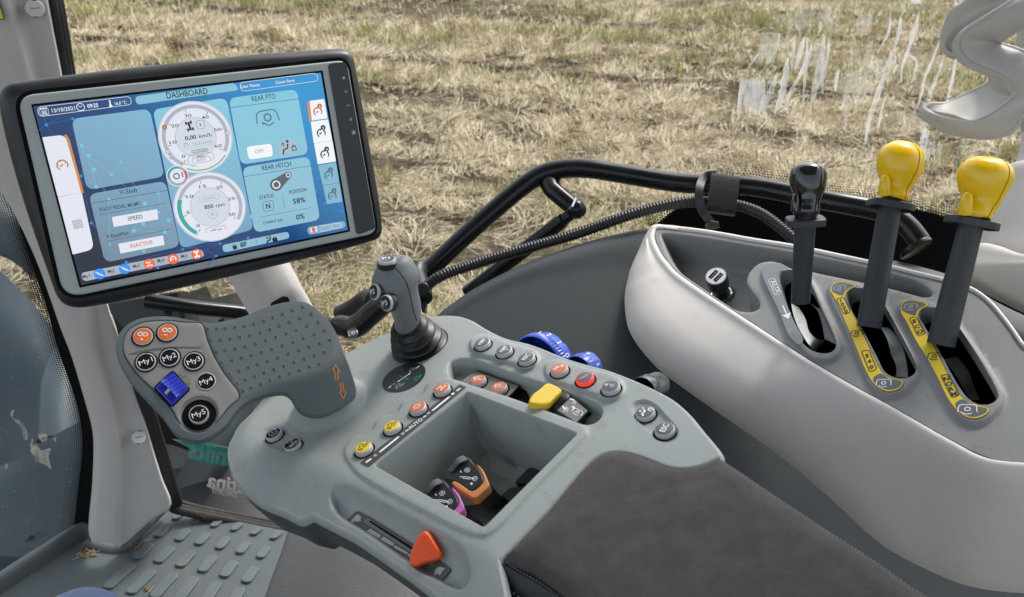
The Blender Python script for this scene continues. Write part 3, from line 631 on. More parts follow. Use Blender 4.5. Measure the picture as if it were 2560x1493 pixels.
# post behind the display and its arm
post = thing('display_post', 'pale curved plastic post rising behind the display with a small black button', 'post', pt(680, 720, .93))
mb = MB(); rows = [[pt(540, 620, 1.0), pt(575, 700, .98), pt(625, 790, .95), pt(690, 900, .93)], [pt(600, 605, .955), pt(650, 690, .935), pt(695, 790, .915), pt(760, 900, .90)], [pt(665, 590, .955), pt(712, 668, .94), pt(755, 760, .92), pt(830, 880, .905)], [pt(690, 590, .99), pt(728, 665, .98), pt(790, 780, .96), pt(850, 880, .95)]]
mb.loft(rows, M_WHITE, 24, 6); o_ = mb.build('shell', post)
mb = MB(); PP = Plane(pt(702, 752, .913), -unit(ray(702, 752))+.35*np.array([0, 0, 1]), RIGHT); mb.plate(PP, rounded(PP.L(z('T', (1955, 850), (1965, 815), (2100, 740), (2160, 745), (2190, 800), (2100, 880), (1990, 900))), .003), -.003, .002, M_GLOSSB, r=.001); mb.build('push_button', post)

# ================================================================ ARMREST
deck = z('H', (560, 300), (330, 520), (268, 640), (285, 760), (350, 825), (450, 868), (600, 895), (800, 910), (930, 930), (1050, 975), (1200, 1050), (1500, 1190), (1800, 1325))+z('I', (400, 385), (800, 600), (1200, 830), (1470, 975), (1600, 1040), (1640, 1085))
deck = deck+[(1400, 1650), (2400, 1600), (2000, 1000), (1700, 900), (1400, 700), (1000, 650), (750, 820)]
DK = resample(PA.L(deck), .004)
def baseA(Q):
    d = np.maximum(0, sdist(Q, DK)); return -(.75*d*d/(d+.016))
PA.base = baseA
outl = [z1('H', 97, 930), (574, 1120), (590, 1080), (625, 1030), (670, 985), (730, 950), (800, 915), (860, 888), (935, 850), (990, 825), (1040, 806), (1077, 794), (1128, 791), (1168, 800), (1209, 824), (1260, 848), (1321, 863), (1422, 902), (1494, 922), z1('G', 1500, 510), z1('G', 1750, 605), z1('W', 560, 800), z1('W', 700, 880), z1('W', 860, 1020), z1('W', 1000, 1190), z1('W', 1110, 1320), z1('W', 1170, 1400), z1('W', 1190, 1445)]
cush = [(1797, 1138), (1760, 1156), (1720, 1166), (1680, 1164), (1640, 1150), (1600, 1135), (1560, 1126), (1520, 1127), (1485, 1142), (1450, 1174), (1420, 1208), (1370, 1268), (1320, 1322), (1275, 1368), (1245, 1398)]
nose = [z1('I', 1640, 1090), (1262, 1500), (1265, 1560), (1180, 1560), z1('I', 1130, 1440), z1('I', 1000, 1340), z1('I', 900, 1262), z1('I', 700, 1120), z1('I', 500, 982), z1('I', 380, 905), z1('I', 240, 832), z1('I', 100, 762), z1('I', 0, 720), z1('H', 760, 1442), z1('H', 600, 1372), z1('H', 400, 1292), z1('H', 230, 1165), z1('H', 140, 1055)]
O3 = np.array(catmull(PA.L(outl), 6, False).tolist()+catmull(PA.L(cush), 6, False).tolist()+catmull(PA.L(nose[:2]), 3, False).tolist()+catmull(PA.L(nose[2:]), 6, False).tolist())
arm = thing('armrest', 'light grey armrest with round buttons, an open bin and a brown grey pad', 'armrest', PA.w(0, 0, -.05))
MA = Mould(PA, O3, .0042)
r_ = .0035
def pad(qs, hgt, n=5, soft=.0016): MA.feat(catmull(PA.L(qs), n), [(-soft, hgt), (-soft*.5, hgt*.85), (soft*.5, hgt*.15), (soft, 0)])
pad([(1175.7, 868.6), (1180, 850), (1196, 842), (1218, 841), (1275, 861), (1337, 880), (1349, 893), (1344, 909), (1328, 921), (1306, 920), (1250, 903), (1186, 884)], .003)
pad([(1363, 929), (1367, 911), (1388, 903), (1460, 923), (1548, 948), (1560, 967), (1552, 990), (1528, 1001), (1503, 997), (1440, 975), (1373, 950)], .003)
MA.feat(catmull(PA.L([(1575, 1026), (1583, 1006), (1608, 998), (1637, 1008), (1665, 1036), (1694, 1070), (1697, 1084), (1688, 1100), (1668, 1106), (1640, 1100), (1612, 1072), (1585, 1045)]), 5), [(-.003, -.0028), (-.0018, -.0024), (-.0006, -.0006), (0, 0)])
pad([(863, 1139), (866, 1117), (885, 1096), (914, 1090), (934, 1077), (940, 1060), (958, 1044), (985, 1039), (1000, 1028), (1005, 1011), (1023, 1001), (1048, 995), (1062, 982), (1068, 965), (1089, 953), (1121, 949), (1150, 957), (1300, 1005), (1440, 1058), (1463, 1068), (1470, 1085), (1455, 1105), (1340, 1222), (1238, 1330), (1212, 1343), (1180, 1338), (1000, 1248), (900, 1190), (876, 1162)], .0022, 5, .0012)
MA.feat(catmull(PA.L(z('H', (368, 740), (385, 670), (430, 630), (500, 612), (600, 625), (690, 675), (775, 715), (780, 760), (740, 815), (640, 848), (560, 830), (440, 795))), 5), [(-.004, -.0022), (-.002, -.0018), (0, 0)])
rec = catmull(PA.L([(1118, 925), (1124, 905), (1146, 896), (1176, 895), (1280, 930), (1400, 970), (1480, 999), (1502, 1012), (1509, 1028), (1500, 1050), (1480, 1062), (1455, 1062), (1400, 1044), (1300, 1007), (1200, 971), (1150, 954), (1124, 945)]), 5)
MA.feat(rec, [(-.0035, -.0145), (-.0022, -.0135), (-.0012, -.0015), (-.0004, -.0002), (0, 0)])
sl = catmull(PA.L(z('I', (145, 580), (180, 490), (270, 455), (370, 480), (600, 600), (950, 780), (1290, 960), (1380, 1070), (1420, 1230), (1400, 1340), (1330, 1412), (1220, 1400), (1000, 1285), (700, 1085), (420, 890), (240, 780), (165, 690))), 5)
MA.feat(sl, [(-.010, -.010), (-.006, -.0088), (-.0025, -.003), (-.0008, -.0003), (0, 0)])
boot_c = PA.l(1050, 862)
circ = lambda c, r, n=48, sx=1: np.array([(c[0]+r*sx*math.cos(2*math.pi*k/n), c[1]+r*math.sin(2*math.pi*k/n)) for k in range(n)])
MA.feat(circ(boot_c, .0285), [(-.0016, -.006), (-.0006, -.0008), (0, 0)])
neck_c = PA.l(822, 1012)
MA.feat(circ(neck_c, .0385), [(-.026, .014), (-.018, .0125), (-.008, .006), (-.002, .0006), (0, 0)])
rim = rounded(PA.L([(930, 1163), (1168, 977), (1448, 1082), (1209, 1321)], .0022), .004, 6)
MA.cut(rim)
mb = MB(); MA.build_into(mb, M_GREY)
MA.skirt(mb, M_GREY, [(0, 0), (.0009, -.0002), (.002, -.001), (.003, -.0024), (.0036, -.0045), (.0036, -.0075)])
body = mb.build('body', arm)
mb = MB(); MA.skirt(mb, M_DARK, [(.0028, -.0072), (.0030, -.012), (.0022, -.022), (-.002, -.038), (-.012, -.054), (-.03, -.064)]); mb.build('lower_shell', arm)
# open bin
mb = MB(); n_ = len(rim); hb_ = [.0022]*n_
lpin = offset(rim, -.0012)
q1, q2, q3 = offset(rim, -.004), offset(rim, -.0075), offset(rim, -.02)
def ring(lp, h): return [PA.w(x, y, h) for x, y in (lp if area(lp) > 0 else lp[::-1])]
rr = [ring(rim if area(rim) > 0 else rim[::-1], .0022), ring(offset(rim, -.0008), .0016), ring(lpin, .0), ring(q1, -.045), ring(q2, -.062), ring(q3, -.068)]
V = np.vstack(rr); F = [(k*n_+i, k*n_+(i+1) % n_, (k+1)*n_+(i+1) % n_, (k+1)*n_+i) for k in range(len(rr)-1) for i in range(n_)]
mb.add(V, F, M_GREY); mb.add(rr[-1], [range(n_)], M_GREY, True)
# raised curved partition in the bin corner
def PAh(u, v, h): return PA.w(*PA.l0(u, v, h), h)
mb.loft([[PAh(1176, 985, -.004), PAh(1181, 1050, -.02), PAh(1210, 1120, -.04), PAh(1290, 1170, -.06)], [PAh(1186, 985, -.008), PAh(1194, 1050, -.026), PAh(1226, 1115, -.045), PAh(1300, 1160, -.066)]], M_GREY, 16, 3)
mb.build('bin', arm)
mb = MB()
for qs in (((1790, 440), (1925, 310), (2110, 290), (2140, 320), (1980, 470)), ((1690, 545), (1770, 485), (1975, 475), (1830, 640), (1780, 620))):
    mb.plate(PA, rounded([PA.l0(*q, -.058) for q in z('I', *qs)], .003), -.066, -.057, mat('bin_flap_black', (.02, .021, .022), .5), r=.001) if False else None
PA_base = PA.base; PA.base = None
for qs in (((1790, 450), (1925, 318), (2160, 285), (2200, 300), (1960, 462)), ((1680, 560), (1765, 490), (1950, 478), (1850, 600), (1780, 650))):
    mb.plate(PA, rounded([PA.l0(*q, -.057) for q in z('I', *qs)], .003), -.0685, -.057, mat('bin_flap_black', (.02, .021, .022), .5), r=.001)
mb.build('bin_flap', arm); PA.base = PA_base
# label strip along the bin
def surfplate(mb, qs, m, r=.0005, h=.0004, n=None):
    lp = rounded(PA.L(qs, .0022), r); mb.fill(_flat(PA, lp), lp, 0, m) if False else None
class FlatP(Plane):
    def __init__(s, P, h): s.o = P.w(0, 0, h); s.n, s.x, s.y = P.n, P.x, P.y; s.base = None
PA1 = FlatP(PA, .0026)
mb = MB(); mb.fill(PA1, rounded(PA1.L([z1('H', 1285, 945), z1('F', 1160, 1318), z1('F', 1222, 1345), z1('H', 1362, 985)]), .001), 0, M_LABEL); k = .0002
def seg(P, mb, a, b, wd, m, h=.0002): 
    a, b = np.array(P.l(*a)), np.array(P.l(*b)); d = unit(b-a); mb.line(P, [a+d*wd*.3, b-d*wd*.3], wd, h, m); mb.disc(P, a+d*wd*.4, wd/2, h, m, seg=10); mb.disc(P, b-d*wd*.4, wd/2, h, m, seg=10)
for a, b in (((1340, 945), (1392, 908)), ((1465, 850), (1645, 706)), ((1950, 468), (2112, 338))): seg(PA1, mb, z1('H', *a), z1('H', *b), .0022, M_WPR)
seg(PA1, mb, z1('F', 1128, 1385), z1('F', 1168, 1358), .0022, M_WPR)
for q in (z1('H', 1427, 878), z1('H', 1680, 678), z1('H', 1916, 490)): mb.disc(PA1, PA1.l(*q), .0016, k, M_GPR, seg=12)
mb.disc(PA1, PA1.l(*z1('F', 1092, 1412)), .0015, k, M_WPR, seg=12)
mb.text(PA1, 'AUTO', z1('H', 1745, 640), z1('H', 1868, 548), .0042, k, M_WPR, bold=.02); seg(PA1, mb, z1('H', 1703, 658), z1('H', 1735, 640), .002, M_WPR); seg(PA1, mb, z1('H', 1868, 530), z1('H', 1895, 512), .002, M_WPR)
mb.build('label_strip', arm)
# round decal by the joystick
PA0 = FlatP(PA, .0005)
mb = MB(); c = np.array(PA0.l(*z1('F', 618, 1250))); mb.disc(PA0, c, .0208, 0, mat('decal_black', (.028, .03, .031), .4), seg=48); k = .0002
ln = lambda pts, w_, m: mb.line(PA0, PA0.L(z('F', *pts)), w_, k, m)
ln([(560, 1296), (680, 1212)], .0007, M_WPR)
for q, s_ in (((552, 1302), -1), ((688, 1206), 1)): p = np.array(PA0.l(*z1('F', *q))); d = unit(np.array(PA0.l(*z1('F', 680, 1212)))-np.array(PA0.l(*z1('F', 560, 1296))))*s_; e = np.array([-d[1], d[0]]); mb.fill(PA0, [p, p-d*.003+e*.0012, p-d*.003-e*.0012], k, M_WPR)
ln([(575, 1238), (610, 1250), (645, 1268), (660, 1275)], .0012, M_GRN); icon(mb, PA0, PA0.l(*z1('F', 745, 1262)), 1.1, .0052, k, M_GRN, 'tractor', .0007); icon(mb, PA0, PA0.l(*z1('F', 505, 1220)), 1.1, .0042, k, mat('dim_green_print', (.012, .09, .06), .6), 'tractor', .0006)
icon(mb, PA0, PA0.l(*z1('F', 695, 1178)), .6, .0045, k, M_GPR, 'tractor', .0006); icon(mb, PA0, PA0.l(*z1('F', 570, 1335)), .6, .0052, k, M_GPR, 'tractor', .0006)
icon(mb, PA0, PA0.l(*z1('F', 522, 1318)), .6, .0026, k, M_GPR, 'gear', .0004); icon(mb, PA0, PA0.l(*z1('F', 752, 1155)), -.75, .003, k, M_WPR, 'arrow', .0005); icon(mb, PA0, PA0.l(*z1('F', 484, 1345)), 2.5, .003, k, M_WPR, 'arrow', .0005)
mb.build('decal', arm)
# round buttons
def rbutton(parent, P, q, cap, hs, dec, label, ringm=M_RING, r=.0077, dh=.0046, glow=None, name='button'):
    """q: photo position of the top disc's centre; hs height of the surface it sits in"""
    c = P.l0(*q, hs+dh); mb = MB(); o = P.w(*c, hs)
    mb.lathe(o, P.n, [(r*1.2, .0006), (r*.9, .0005)], M_VOID, 36, P.x, cap=False)
    mb.lathe(o, P.n, [(r, -.002), (r, dh*.62), (r*.985, dh*.80), (r*.93, dh*.93), (r*.86, dh)], ringm, 36, P.x, cap=False)
    mb.lathe(o, P.n, [(r*.86, dh), (r*.845, dh-.0003), (r*.83, dh+.0001), (r*.6, dh+.0004), (0, dh+.0005)], cap, 36, P.x, cap=False)
    F_ = FlatP(P, hs+dh+.0007); dec(mb, F_, np.array(c)); return mb.build(name, parent, label)
def tdec(t, ang, wd, cap, m, dy=0, bold=0):
    def f(mb, P, c):
        d = np.array([math.cos(ang), math.sin(ang)])*wd/2; u = np.array([-d[1], d[0]])/(wd/2)
        mb.text_l(P, t, c-d-u*(cap/2+dy), c+d-u*(cap/2+dy), cap, 0, m, bold+.015)
    return f
def idec(kind, ang, sc, m, wd=.0006):
    return lambda mb, P, c: icon(mb, P, c, ang, sc, 0, m, kind, wd)
AN = .95
def hmf(sub):
    def f(mb, P, c): 
        tdec('HMF', AN, .0088, .0042, M_WPR)(mb, P, c)
        if sub: tdec('2', AN, .0016, .0024, M_WPR, dy=.0042)(mb, P, c)
    return f
for q, cap, hs, dec, lb, kw in [
    ((1204.9, 855.7), M_SLC, .003, hmf(0), 'slate button reading HMF', {}), ((1259, 874), M_SLC, .003, hmf(1), 'slate button reading HMF 2', {}), ((1315, 893.4), M_SLC, .003, tdec('REC', AN, .0088, .0044, M_WPR), 'slate button reading REC', {}),
    ((1397, 921), M_ORC, .003, lambda mb, P, c: (icon(mb, P, c+[-.0015, 0], AN, .0042, 0, M_WPR, 'gears', .0007), icon(mb, P, c+[.0028, .0018], AN, .0024, 0, M_WPR, 'lock', .0005)), 'orange button with a padlock', {}),
    ((1461, 943), M_SLC, .003, idec('cyl', 1.2, .0055, mat('pale_red_print', (.8, .3, .3), .5), .0007), 'button with a glowing red ring', dict(ringm=mat('glowing_red_ring', (.7, .06, .05), .4, emit='#ff3a34', es=.55))), ((1525.7, 965), M_SLC, .003, idec('horn', .3, .0055, M_WPR, .0007), 'slate button with a horn sign', {}),
    ((1612, 1028.6), M_SLC, -.0028, idec('seat', .5, .0058, M_WPR, .0007), 'slate button with a seated figure', {}), ((1661, 1071), M_SLC, -.0028, tdec('ESC', 1.0, .0088, .0044, M_WPR, bold=.01), 'slate button reading ESC', {}),
    ((1103.4, 970), M_ORC, .0022, idec('axle', AN, .0055, M_WPR, .0007), 'orange button with an axle sign', {}), ((1043, 1017), M_ORC, .0022, idec('diff', AN, .0058, M_WPR, .0006), 'orange button with a differential sign', {}),
    ((978.6, 1064.6), M_YEC, .0022, idec('tractor', AN, .006, M_KPR, .0006), 'yellow button with tractor and rear implement', {}), ((907, 1117.7), M_YEC, .0022, idec('tractor', AN, .006, M_KPR, .0006), 'yellow button nearest the corner of the bin', {}),
    ((682.8, 1082.9), M_GLOSSB, -.0024, idec('wheel', .9, .0062, M_GPR, .0006), 'black button with a steering wheel', {}), ((729.6, 1109.5), M_GLOSSB, -.0024, lambda mb, P, c: (tdec('AUTO', AN, .008, .003, M_WPR, dy=.0022)(mb, P, c), icon(mb, P, c+[-.0018, .002], AN, .0038, 0, M_WPR, 'horn', .0006)), 'black button reading AUTO', {})]:
    hb = PA.hb(*PA.l(*q)); rbutton(arm, PA, q, cap, hs+hb, dec, lb, **kw)
# plate with two orange buttons inside the long recess
hf = -.0145
mb = MB(); Pf = FlatP(PA, hf); lp = rounded(Pf.L([(1145, 958), z1('G', 380, 512), z1('G', 760, 645), z1('G', 640, 760)], .006), .001)
mb.plate(Pf, lp, -.001, .006, mat('dusty_grey_plate', (.20, .19, .175), .6, dirt=.6, dscale=90), r=.0006); mb.plate(Pf, offset(lp, .0012), -.001, .0052, M_VOID)
mb.build('button_plate', arm)
for q, t in (((1194, 948.6), '1'), ((1246.6, 967), '2')):
    rbutton(arm, PA, q, M_ORC, hf+.006, lambda mb, P, c, t=t: (icon(mb, P, c+[-.0006, .0006], AN, .005, 0, M_WPR, 'engine', .0006), tdec(t, AN, .001, .0022, M_WPR, dy=.0035)(mb, P, c)), 'orange engine memory button %s in the recess' % t, r=.0074)
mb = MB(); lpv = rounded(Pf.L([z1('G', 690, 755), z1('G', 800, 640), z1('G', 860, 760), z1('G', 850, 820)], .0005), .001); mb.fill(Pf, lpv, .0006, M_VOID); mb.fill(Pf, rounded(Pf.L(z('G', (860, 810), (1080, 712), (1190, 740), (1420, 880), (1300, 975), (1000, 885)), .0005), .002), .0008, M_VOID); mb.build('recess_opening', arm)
# arm pad
cu2 = cush[::-1]
pad_out = catmull(PA.L(cu2), 5, False).tolist()+catmull(PA.L([(1797, 1138), (1850, 1172), (1950, 1240), (2080, 1325), (2200, 1402), (2330, 1492), (2480, 1600)]), 5, False).tolist()+PA.L([(1700, 1700), (1480, 1560), (1390, 1478), (1330, 1432)])
ML = Mould(FlatP(PA, 0), offset(np.array(pad_out), -.0014), .0045)
ML.feat(ML.out, [(-.03, .0075), (-.014, .0065), (-.006, .0042), (-.002, .0008), (-.0006, -.0015), (0, -.003)])
dent = PA.l(1735, 1275)
ML.feat(circ(dent, .03), [(-.03, .0022), (-.02, .0015), (-.008, .0002), (0, 0)])
dent2 = PA.l(1670, 1235); ML.feat(circ(dent2, .03, sx=1.4), [(-.03, -.0022), (-.012, -.0008), (0, 0)])
mb = MB(); ML.build_into(mb, M_FAB); ML.skirt(mb, M_FAB, [(0, 0), (.0006, -.004), (.0006, -.03), (-.004, -.055)]); PAD = mb.build('arm_pad', arm)
# stitches on the pad
mb = MB(); MST = mat('seam_thread', (.24, .235, .23), .8); FP = FlatP(PA, 0)
def stitches(path, n, ln_=.0022):
    p = resample_n(catmull(path, 8, False), n*2+1)
    for i in range(0, 2*n, 2):
        a = p[i]; b = a+(p[i+1]-p[i])*.75; ha, hb_ = ML.h1(*a)+.0005, ML.h1(*b)+.0005
        mb.tube([FP.w(*a, ha-.0006), FP.w(*((a+b)/2), max(ha, hb_)+.0002), FP.w(*b, hb_-.0006)], .0006, MST, 6)
e1 = offset(np.array(pad_out), -.006); E_ = catmull(PA.L([(1804, 1150), (1855, 1185), (1950, 1250), (2075, 1334), (2195, 1412), (2320, 1502)]), 5, False)
stitches(E_, 62); SEAMS = mb
stitches(FP.L([(1262, 1400), (1300, 1425), (1345, 1450), (1400, 1488), (1460, 1530)]), 26)

# side of the pad towards the viewer with the double seam
mb = MB(); sf = [[FP.w(*p, -.001) for p in FP.L([(1243, 1398), (1290, 1428), (1335, 1452), (1400, 1495), (1480, 1560)])], [FP.w(*FP.l(*q), -.001)+np.array([0, -.004, -.012]) for q in [(1243, 1405), (1285, 1440), (1330, 1468), (1390, 1512), (1470, 1580)]], [FP.w(*FP.l(*q), -.001)+np.array([0, .0, -.07]) for q in [(1245, 1410), (1285, 1445), (1330, 1475), (1390, 1520), (1470, 1590)]]]
mb.loft(sf, mat('dark_vinyl', (.02, .023, .025), .55, bump=.3, bscale=500), 20, 5); mb.build('pad_side', arm)
mb = SEAMS; r0, r1 = [np.array(x) for x in sf[:2]]
for row in (r1,):
    p = resample_n(catmull(row, 6, False), 41)
    for i in range(0, 40, 2): mb.tube([p[i]+PA.n*.001-FWD*.0008, p[i]+(p[i+1]-p[i])*.7+PA.n*.001-FWD*.0008], .0005, MST, 6)
mb.build('seam_stitching', PAD)
# slider slot with its label
def onflank(qs, h): return [PA.w(*(PA.l(*q, h)), PA.hb(*PA.l(*q, h))+h) for q in qs]
SLh = -.0096
def fk(u, v, h=SLh): p = PA.l(u, v, h); return PA.w(*p, PA.hb(*p)+h)
a_, b_, c_ = fk(*z1('I', 350, 760)), fk(*z1('I', 1180, 1270)), fk(*z1('I', 480, 700))
PS = Plane(a_, np.cross(b_-a_, c_-a_)*1, b_-a_)
if PS.n@PA.n < 0: PS = Plane(a_, -PS.n, b_-a_)
PS = FlatP(PS, .0012)
mb = MB(); mb.plate(PS, rounded(PS.L(z('I', (300, 792), (395, 703), (492, 752), (1242, 1222), (1152, 1328))), .002), -.002, 0, M_LABEL); k = .0003
mb.fill(PS, PS.L(z('I', (455, 800), (497, 765), (1090, 1150), (1075, 1195))), k*.6, mat('slot_surround', (.15, .14, .13), .5)); mb.fill(PS, PS.L(z('I', (508, 800), (524, 790), (1010, 1100), (1010, 1130))), k, M_VOID)
for i, (a, b, c, d) in enumerate([((520, 862), (620, 925), (596, 948), (484, 888)), ((640, 932), (735, 995), (722, 1018), (606, 958)), ((742, 1010), (855, 1075), (845, 1090), (726, 1026)), ((862, 1085), (930, 1125), (905, 1130), (852, 1100))]): mb.fill(PS, PS.L(z('I', a, b, c, d)), k, M_GPR)
def blob(P, mb, qs, h, m): mb.fill(P, catmull(P.L(qs), 3), h, m)
blob(PS, mb, z('I', (350, 795), (362, 775), (380, 760), (395, 740), (405, 745), (412, 732), (425, 745), (440, 765), (432, 780), (440, 792), (420, 795), (405, 800), (385, 795), (370, 806), (355, 805)), k, M_GPR)
blob(PS, mb, z('I', (1098, 1235), (1115, 1212), (1145, 1200), (1165, 1212), (1185, 1208), (1178, 1228), (1160, 1245), (1140, 1275), (1128, 1270), (1110, 1262), (1095, 1285), (1090, 1272)), k, M_GPR)
mb.build('slider_label', arm)
# orange slider knob
kn = thing('slider_knob', 'orange red fan shaped slider knob in the hare and tortoise slot of the armrest', 'knob', PS.w(*PS.l(*z1('I', 1000, 1060)), 0))
mb = MB(); PK = Plane(PS.w(*PS.l(*z1('I', 1010, 1080)), .012), unit(.75*PS.n-.35*FWD+.2*RIGHT), RIGHT)
lp = catmull(PK.L(z('I', (1000, 880), (1035, 900), (1085, 975), (1150, 1085), (1148, 1112), (1105, 1140), (1000, 1165), (905, 1200), (873, 1185), (865, 1140), (880, 1060), (920, 965), (960, 905))), 5)
ORK = mat('orange_red_knob', (.82, .085, .012), .38, coat=.2, bump=.05); mb.plate(PK, resample(lp, .0015), -.009, .001, ORK, r=.0024, seg=5)
MB().loft([[PK.w(*PK.l(*z1('I', *q)), .0004) for q in ((1000, 890), (935, 965), (890, 1060), (872, 1140), (900, 1190))], [PK.w(*PK.l(*z1('I', *q)), .0025) for q in ((1012, 905), (958, 985), (915, 1070), (895, 1135), (925, 1180))], [PK.w(*PK.l(*z1('I', *q)), .0008) for q in ((1040, 935), (995, 1010), (955, 1080), (940, 1130), (960, 1165))]], ORK, 20, 5)
mb.build('cap', kn); mb = MB(); mb.lathe(PS.w(*PS.l(*z1('I', 1040, 1110)), -.004), PS.n, [(.004, 0), (.004, .01)], M_BLACK, 12); mb.build('stem', kn)
# yellow toggle
yt = thing('yellow_toggle', 'yellow plastic toggle paddle on a grey stem rising from the armrest recess', 'switch', PA.w(*PA.l0(*z1('G', 900, 830), -.01), -.01))
mb = MB(); PT = Plane(pt(1364, 988, depthA(1364, 988)-.012), camvec((.05, -.72, -.68)), camvec((1, -.35, 0)))
fr = PT.L(z('G', (848, 775), (880, 718), (945, 668), (1000, 622), (1035, 622), (1125, 668), (1135, 690), (1075, 752), (1030, 795), (985, 808), (905, 805), (852, 790)))
mb.plate(PT, resample(catmull(fr, 4), .001), -.007, .0, mat('yellow_toggle_plastic', (.78, .55, .03), .45, var=.05), r=.0016, seg=4)
q_ = lambda a, b, h: PT.w(*PT.l(*z1('G', a, b)), h)
MB().loft([[q_(945, 672, 0), q_(1010, 625, 0), q_(1030, 626, .0)], [q_(975, 700, .003), q_(1040, 655, .0035), q_(1075, 655, .003)], [q_(1010, 760, .0028), q_(1065, 715, .003), q_(1125, 685, .001)], [q_(1000, 800, .0), q_(1060, 752, 0), q_(1130, 694, -.001)]], MATS['yellow_toggle_plastic'], 12, 5)
mb.build('paddle', yt); mb = MB(); mb.tube([pt(*z1('G', 905, 795), depthA(1340, 1008)-.004), pt(*z1('G', 850, 850), depthA(1320, 1020)+.012)], [.003, .0035], M_BTAUPE, 10); mb.build('stem', yt)
# black rocker switch
rk = thing('rocker_switch', 'black rocker switch marked ON and OFF beside the yellow toggle', 'switch', PA.w(*PA.l0(*z1('G', 1250, 860), -.012), -.012))
mb = MB(); PR_ = Plane(pt(*z1('G', 1250, 850), depthA(1437, 1023)+.002), unit(PA.n+.35*RIGHT-.1*FWD), RIGHT)
top = PR_.L(z('G', (1215, 735), (1375, 862), (1262, 978), (1085, 862))); mb.plate(PR_, rounded(top, .0015), -.014, 0, M_BLACK, r=.0012); mb.build('rocker', rk)
mb = MB(); tn = lambda t, a, b: mb.text(PR_, t, z1('G', *a), z1('G', *b), .0034, .0003, M_WPR)
tn('ON', (1250, 812), (1272, 788)); tn('OFF', (1178, 882), (1208, 842)); icon(mb, PR_, PR_.l(*z1('G', 1270, 880)), -.55, .0048, .0003, M_WPR, 'pto', .0006); icon(mb, PR_, PR_.l(*z1('G', 1235, 835)), .4, .0026, .0003, M_WPR, 'lock', .0005)
icon(mb, PR_, PR_.l(*z1('G', 1228, 770)), -1.9, .003, .0003, M_WPR, 'arrow', .0007); icon(mb, PR_, PR_.l(*z1('G', 1152, 840)), .45, .003, .0003, M_WPR, 'arrow', .0007); mb.build('marking', rk)
mb = MB(); mb.lathe(pt(*z1('G', 1130, 790), depthA(1390, 1005)+.012), PA.n, [(.013, -.01), (.013, .002), (.011, .006), (.006, .008), (0, .0085)], M_BLACK, 24, cap=False); mb.build('pivot', rk)
# two tinted valve levers in the bin
def valve(q, s, col, cname, label, dep):
    v = thing('valve_lever', label, 'lever', pt(q[0]+30, q[1]+60, dep+.03))
    n = camvec((-.18, -.72, -.68)); P = Plane(pt(*q, dep), n, camvec((.62, -.5, .35))); c = np.array(P.l(*q))
    I_ = lambda *p: [z1('I', a+s[0], b+s[1]) for a, b in p]
    lp = P.L(I_((1160, 375), (1175, 345), (1240, 325), (1310, 225), (1350, 208), (1400, 225), (1445, 275), (1500, 340), (1530, 435), (1425, 530), (1300, 455), (1210, 430), (1165, 410)))
    mb = MB(); mb.plate(P, resample(catmull(lp, 4), .0012), -.009, .0, M_BLACK, r=.0018, seg=4)
    P0, P1, P2 = [np.array(P.l(*x)) for x in I_((1250, 365), (1330, 300), (1390, 260))]
    mb.loft([[P.w(*P0, .001), P.w(*((P0+P1)/2), .0035), P.w(*P1, .004), P.w(*P2, .002)], [P.w(*P.l(*I_((1200, 345))[0]), 0), P.w(*P.l(*I_((1255, 310))[0]), .003), P.w(*P.l(*I_((1300, 250))[0]), .003), P.w(*P.l(*I_((1350, 214))[0]), .001)]], M_GLOSSB, 12, 4)
    mb.build('grip', v)
    mb = MB(); ct = mat(cname, col, .4)
    mb.plate(P, resample(catmull(P.L(I_((1445, 272), (1520, 335), (1560, 420), (1578, 480), (1520, 540), (1450, 592), (1380, 560), (1240, 455), (1270, 440), (1330, 470), (1425, 530), (1500, 480), (1530, 430), (1510, 370), (1470, 320))), 3), .0012), -.0085, .0006, ct, r=.001); mb.build('coloured_collar', v)
    mb = MB(); k = .0004; 
    for a in ((1382, 342), (1450, 418)): mb.disc(P, P.l(*I_(a)[0]), .0022, k, M_WPR, r0=.0018, seg=18); icon(mb, P, P.l(*I_(a)[0]), .4, .0017, k, M_WPR, 'gear', .00035)
    cc = P.l(*I_((1380, 410))[0]); icon(mb, P, cc, -.35, .0065, k, M_WPR, 'cyl', .0006); mb.disc(P, P.l(*I_((1420, 463))[0]), .0011, k, M_WPR, seg=8); mb.line(P, P.L(I_((1320, 350), (1332, 362))), .0008, k, M_WPR); mb.build('marking', v)
    mb = MB(); A = lambda *p: [pt(*x, dep+.016+.014*i) for i, x in enumerate(I_(*p))]
    for off in (0, 1):
        c0 = A((1505+off*55, 560-off*40), (1580+off*50, 640-off*45), (1680+off*50, 720-off*50), (1800+off*40, 800-off*40)); mb.tube(catmull(c0, 6, False), .0052, M_SHAFT, 10)
    mb.build('arm', v)
valve(z1('I', 1360, 390), (0, 0), (.62, .24, .075), 'copper_tint', 'black valve lever with a copper coloured collar in the bin', depthA(1162, 1190)+.028)
valve(z1('I', 1140, 580), (-222, 205), (.55, .14, .46), 'purple_tint', 'black valve lever with a purple collar, nearer the bin rim', depthA(1100, 1245)+.022)
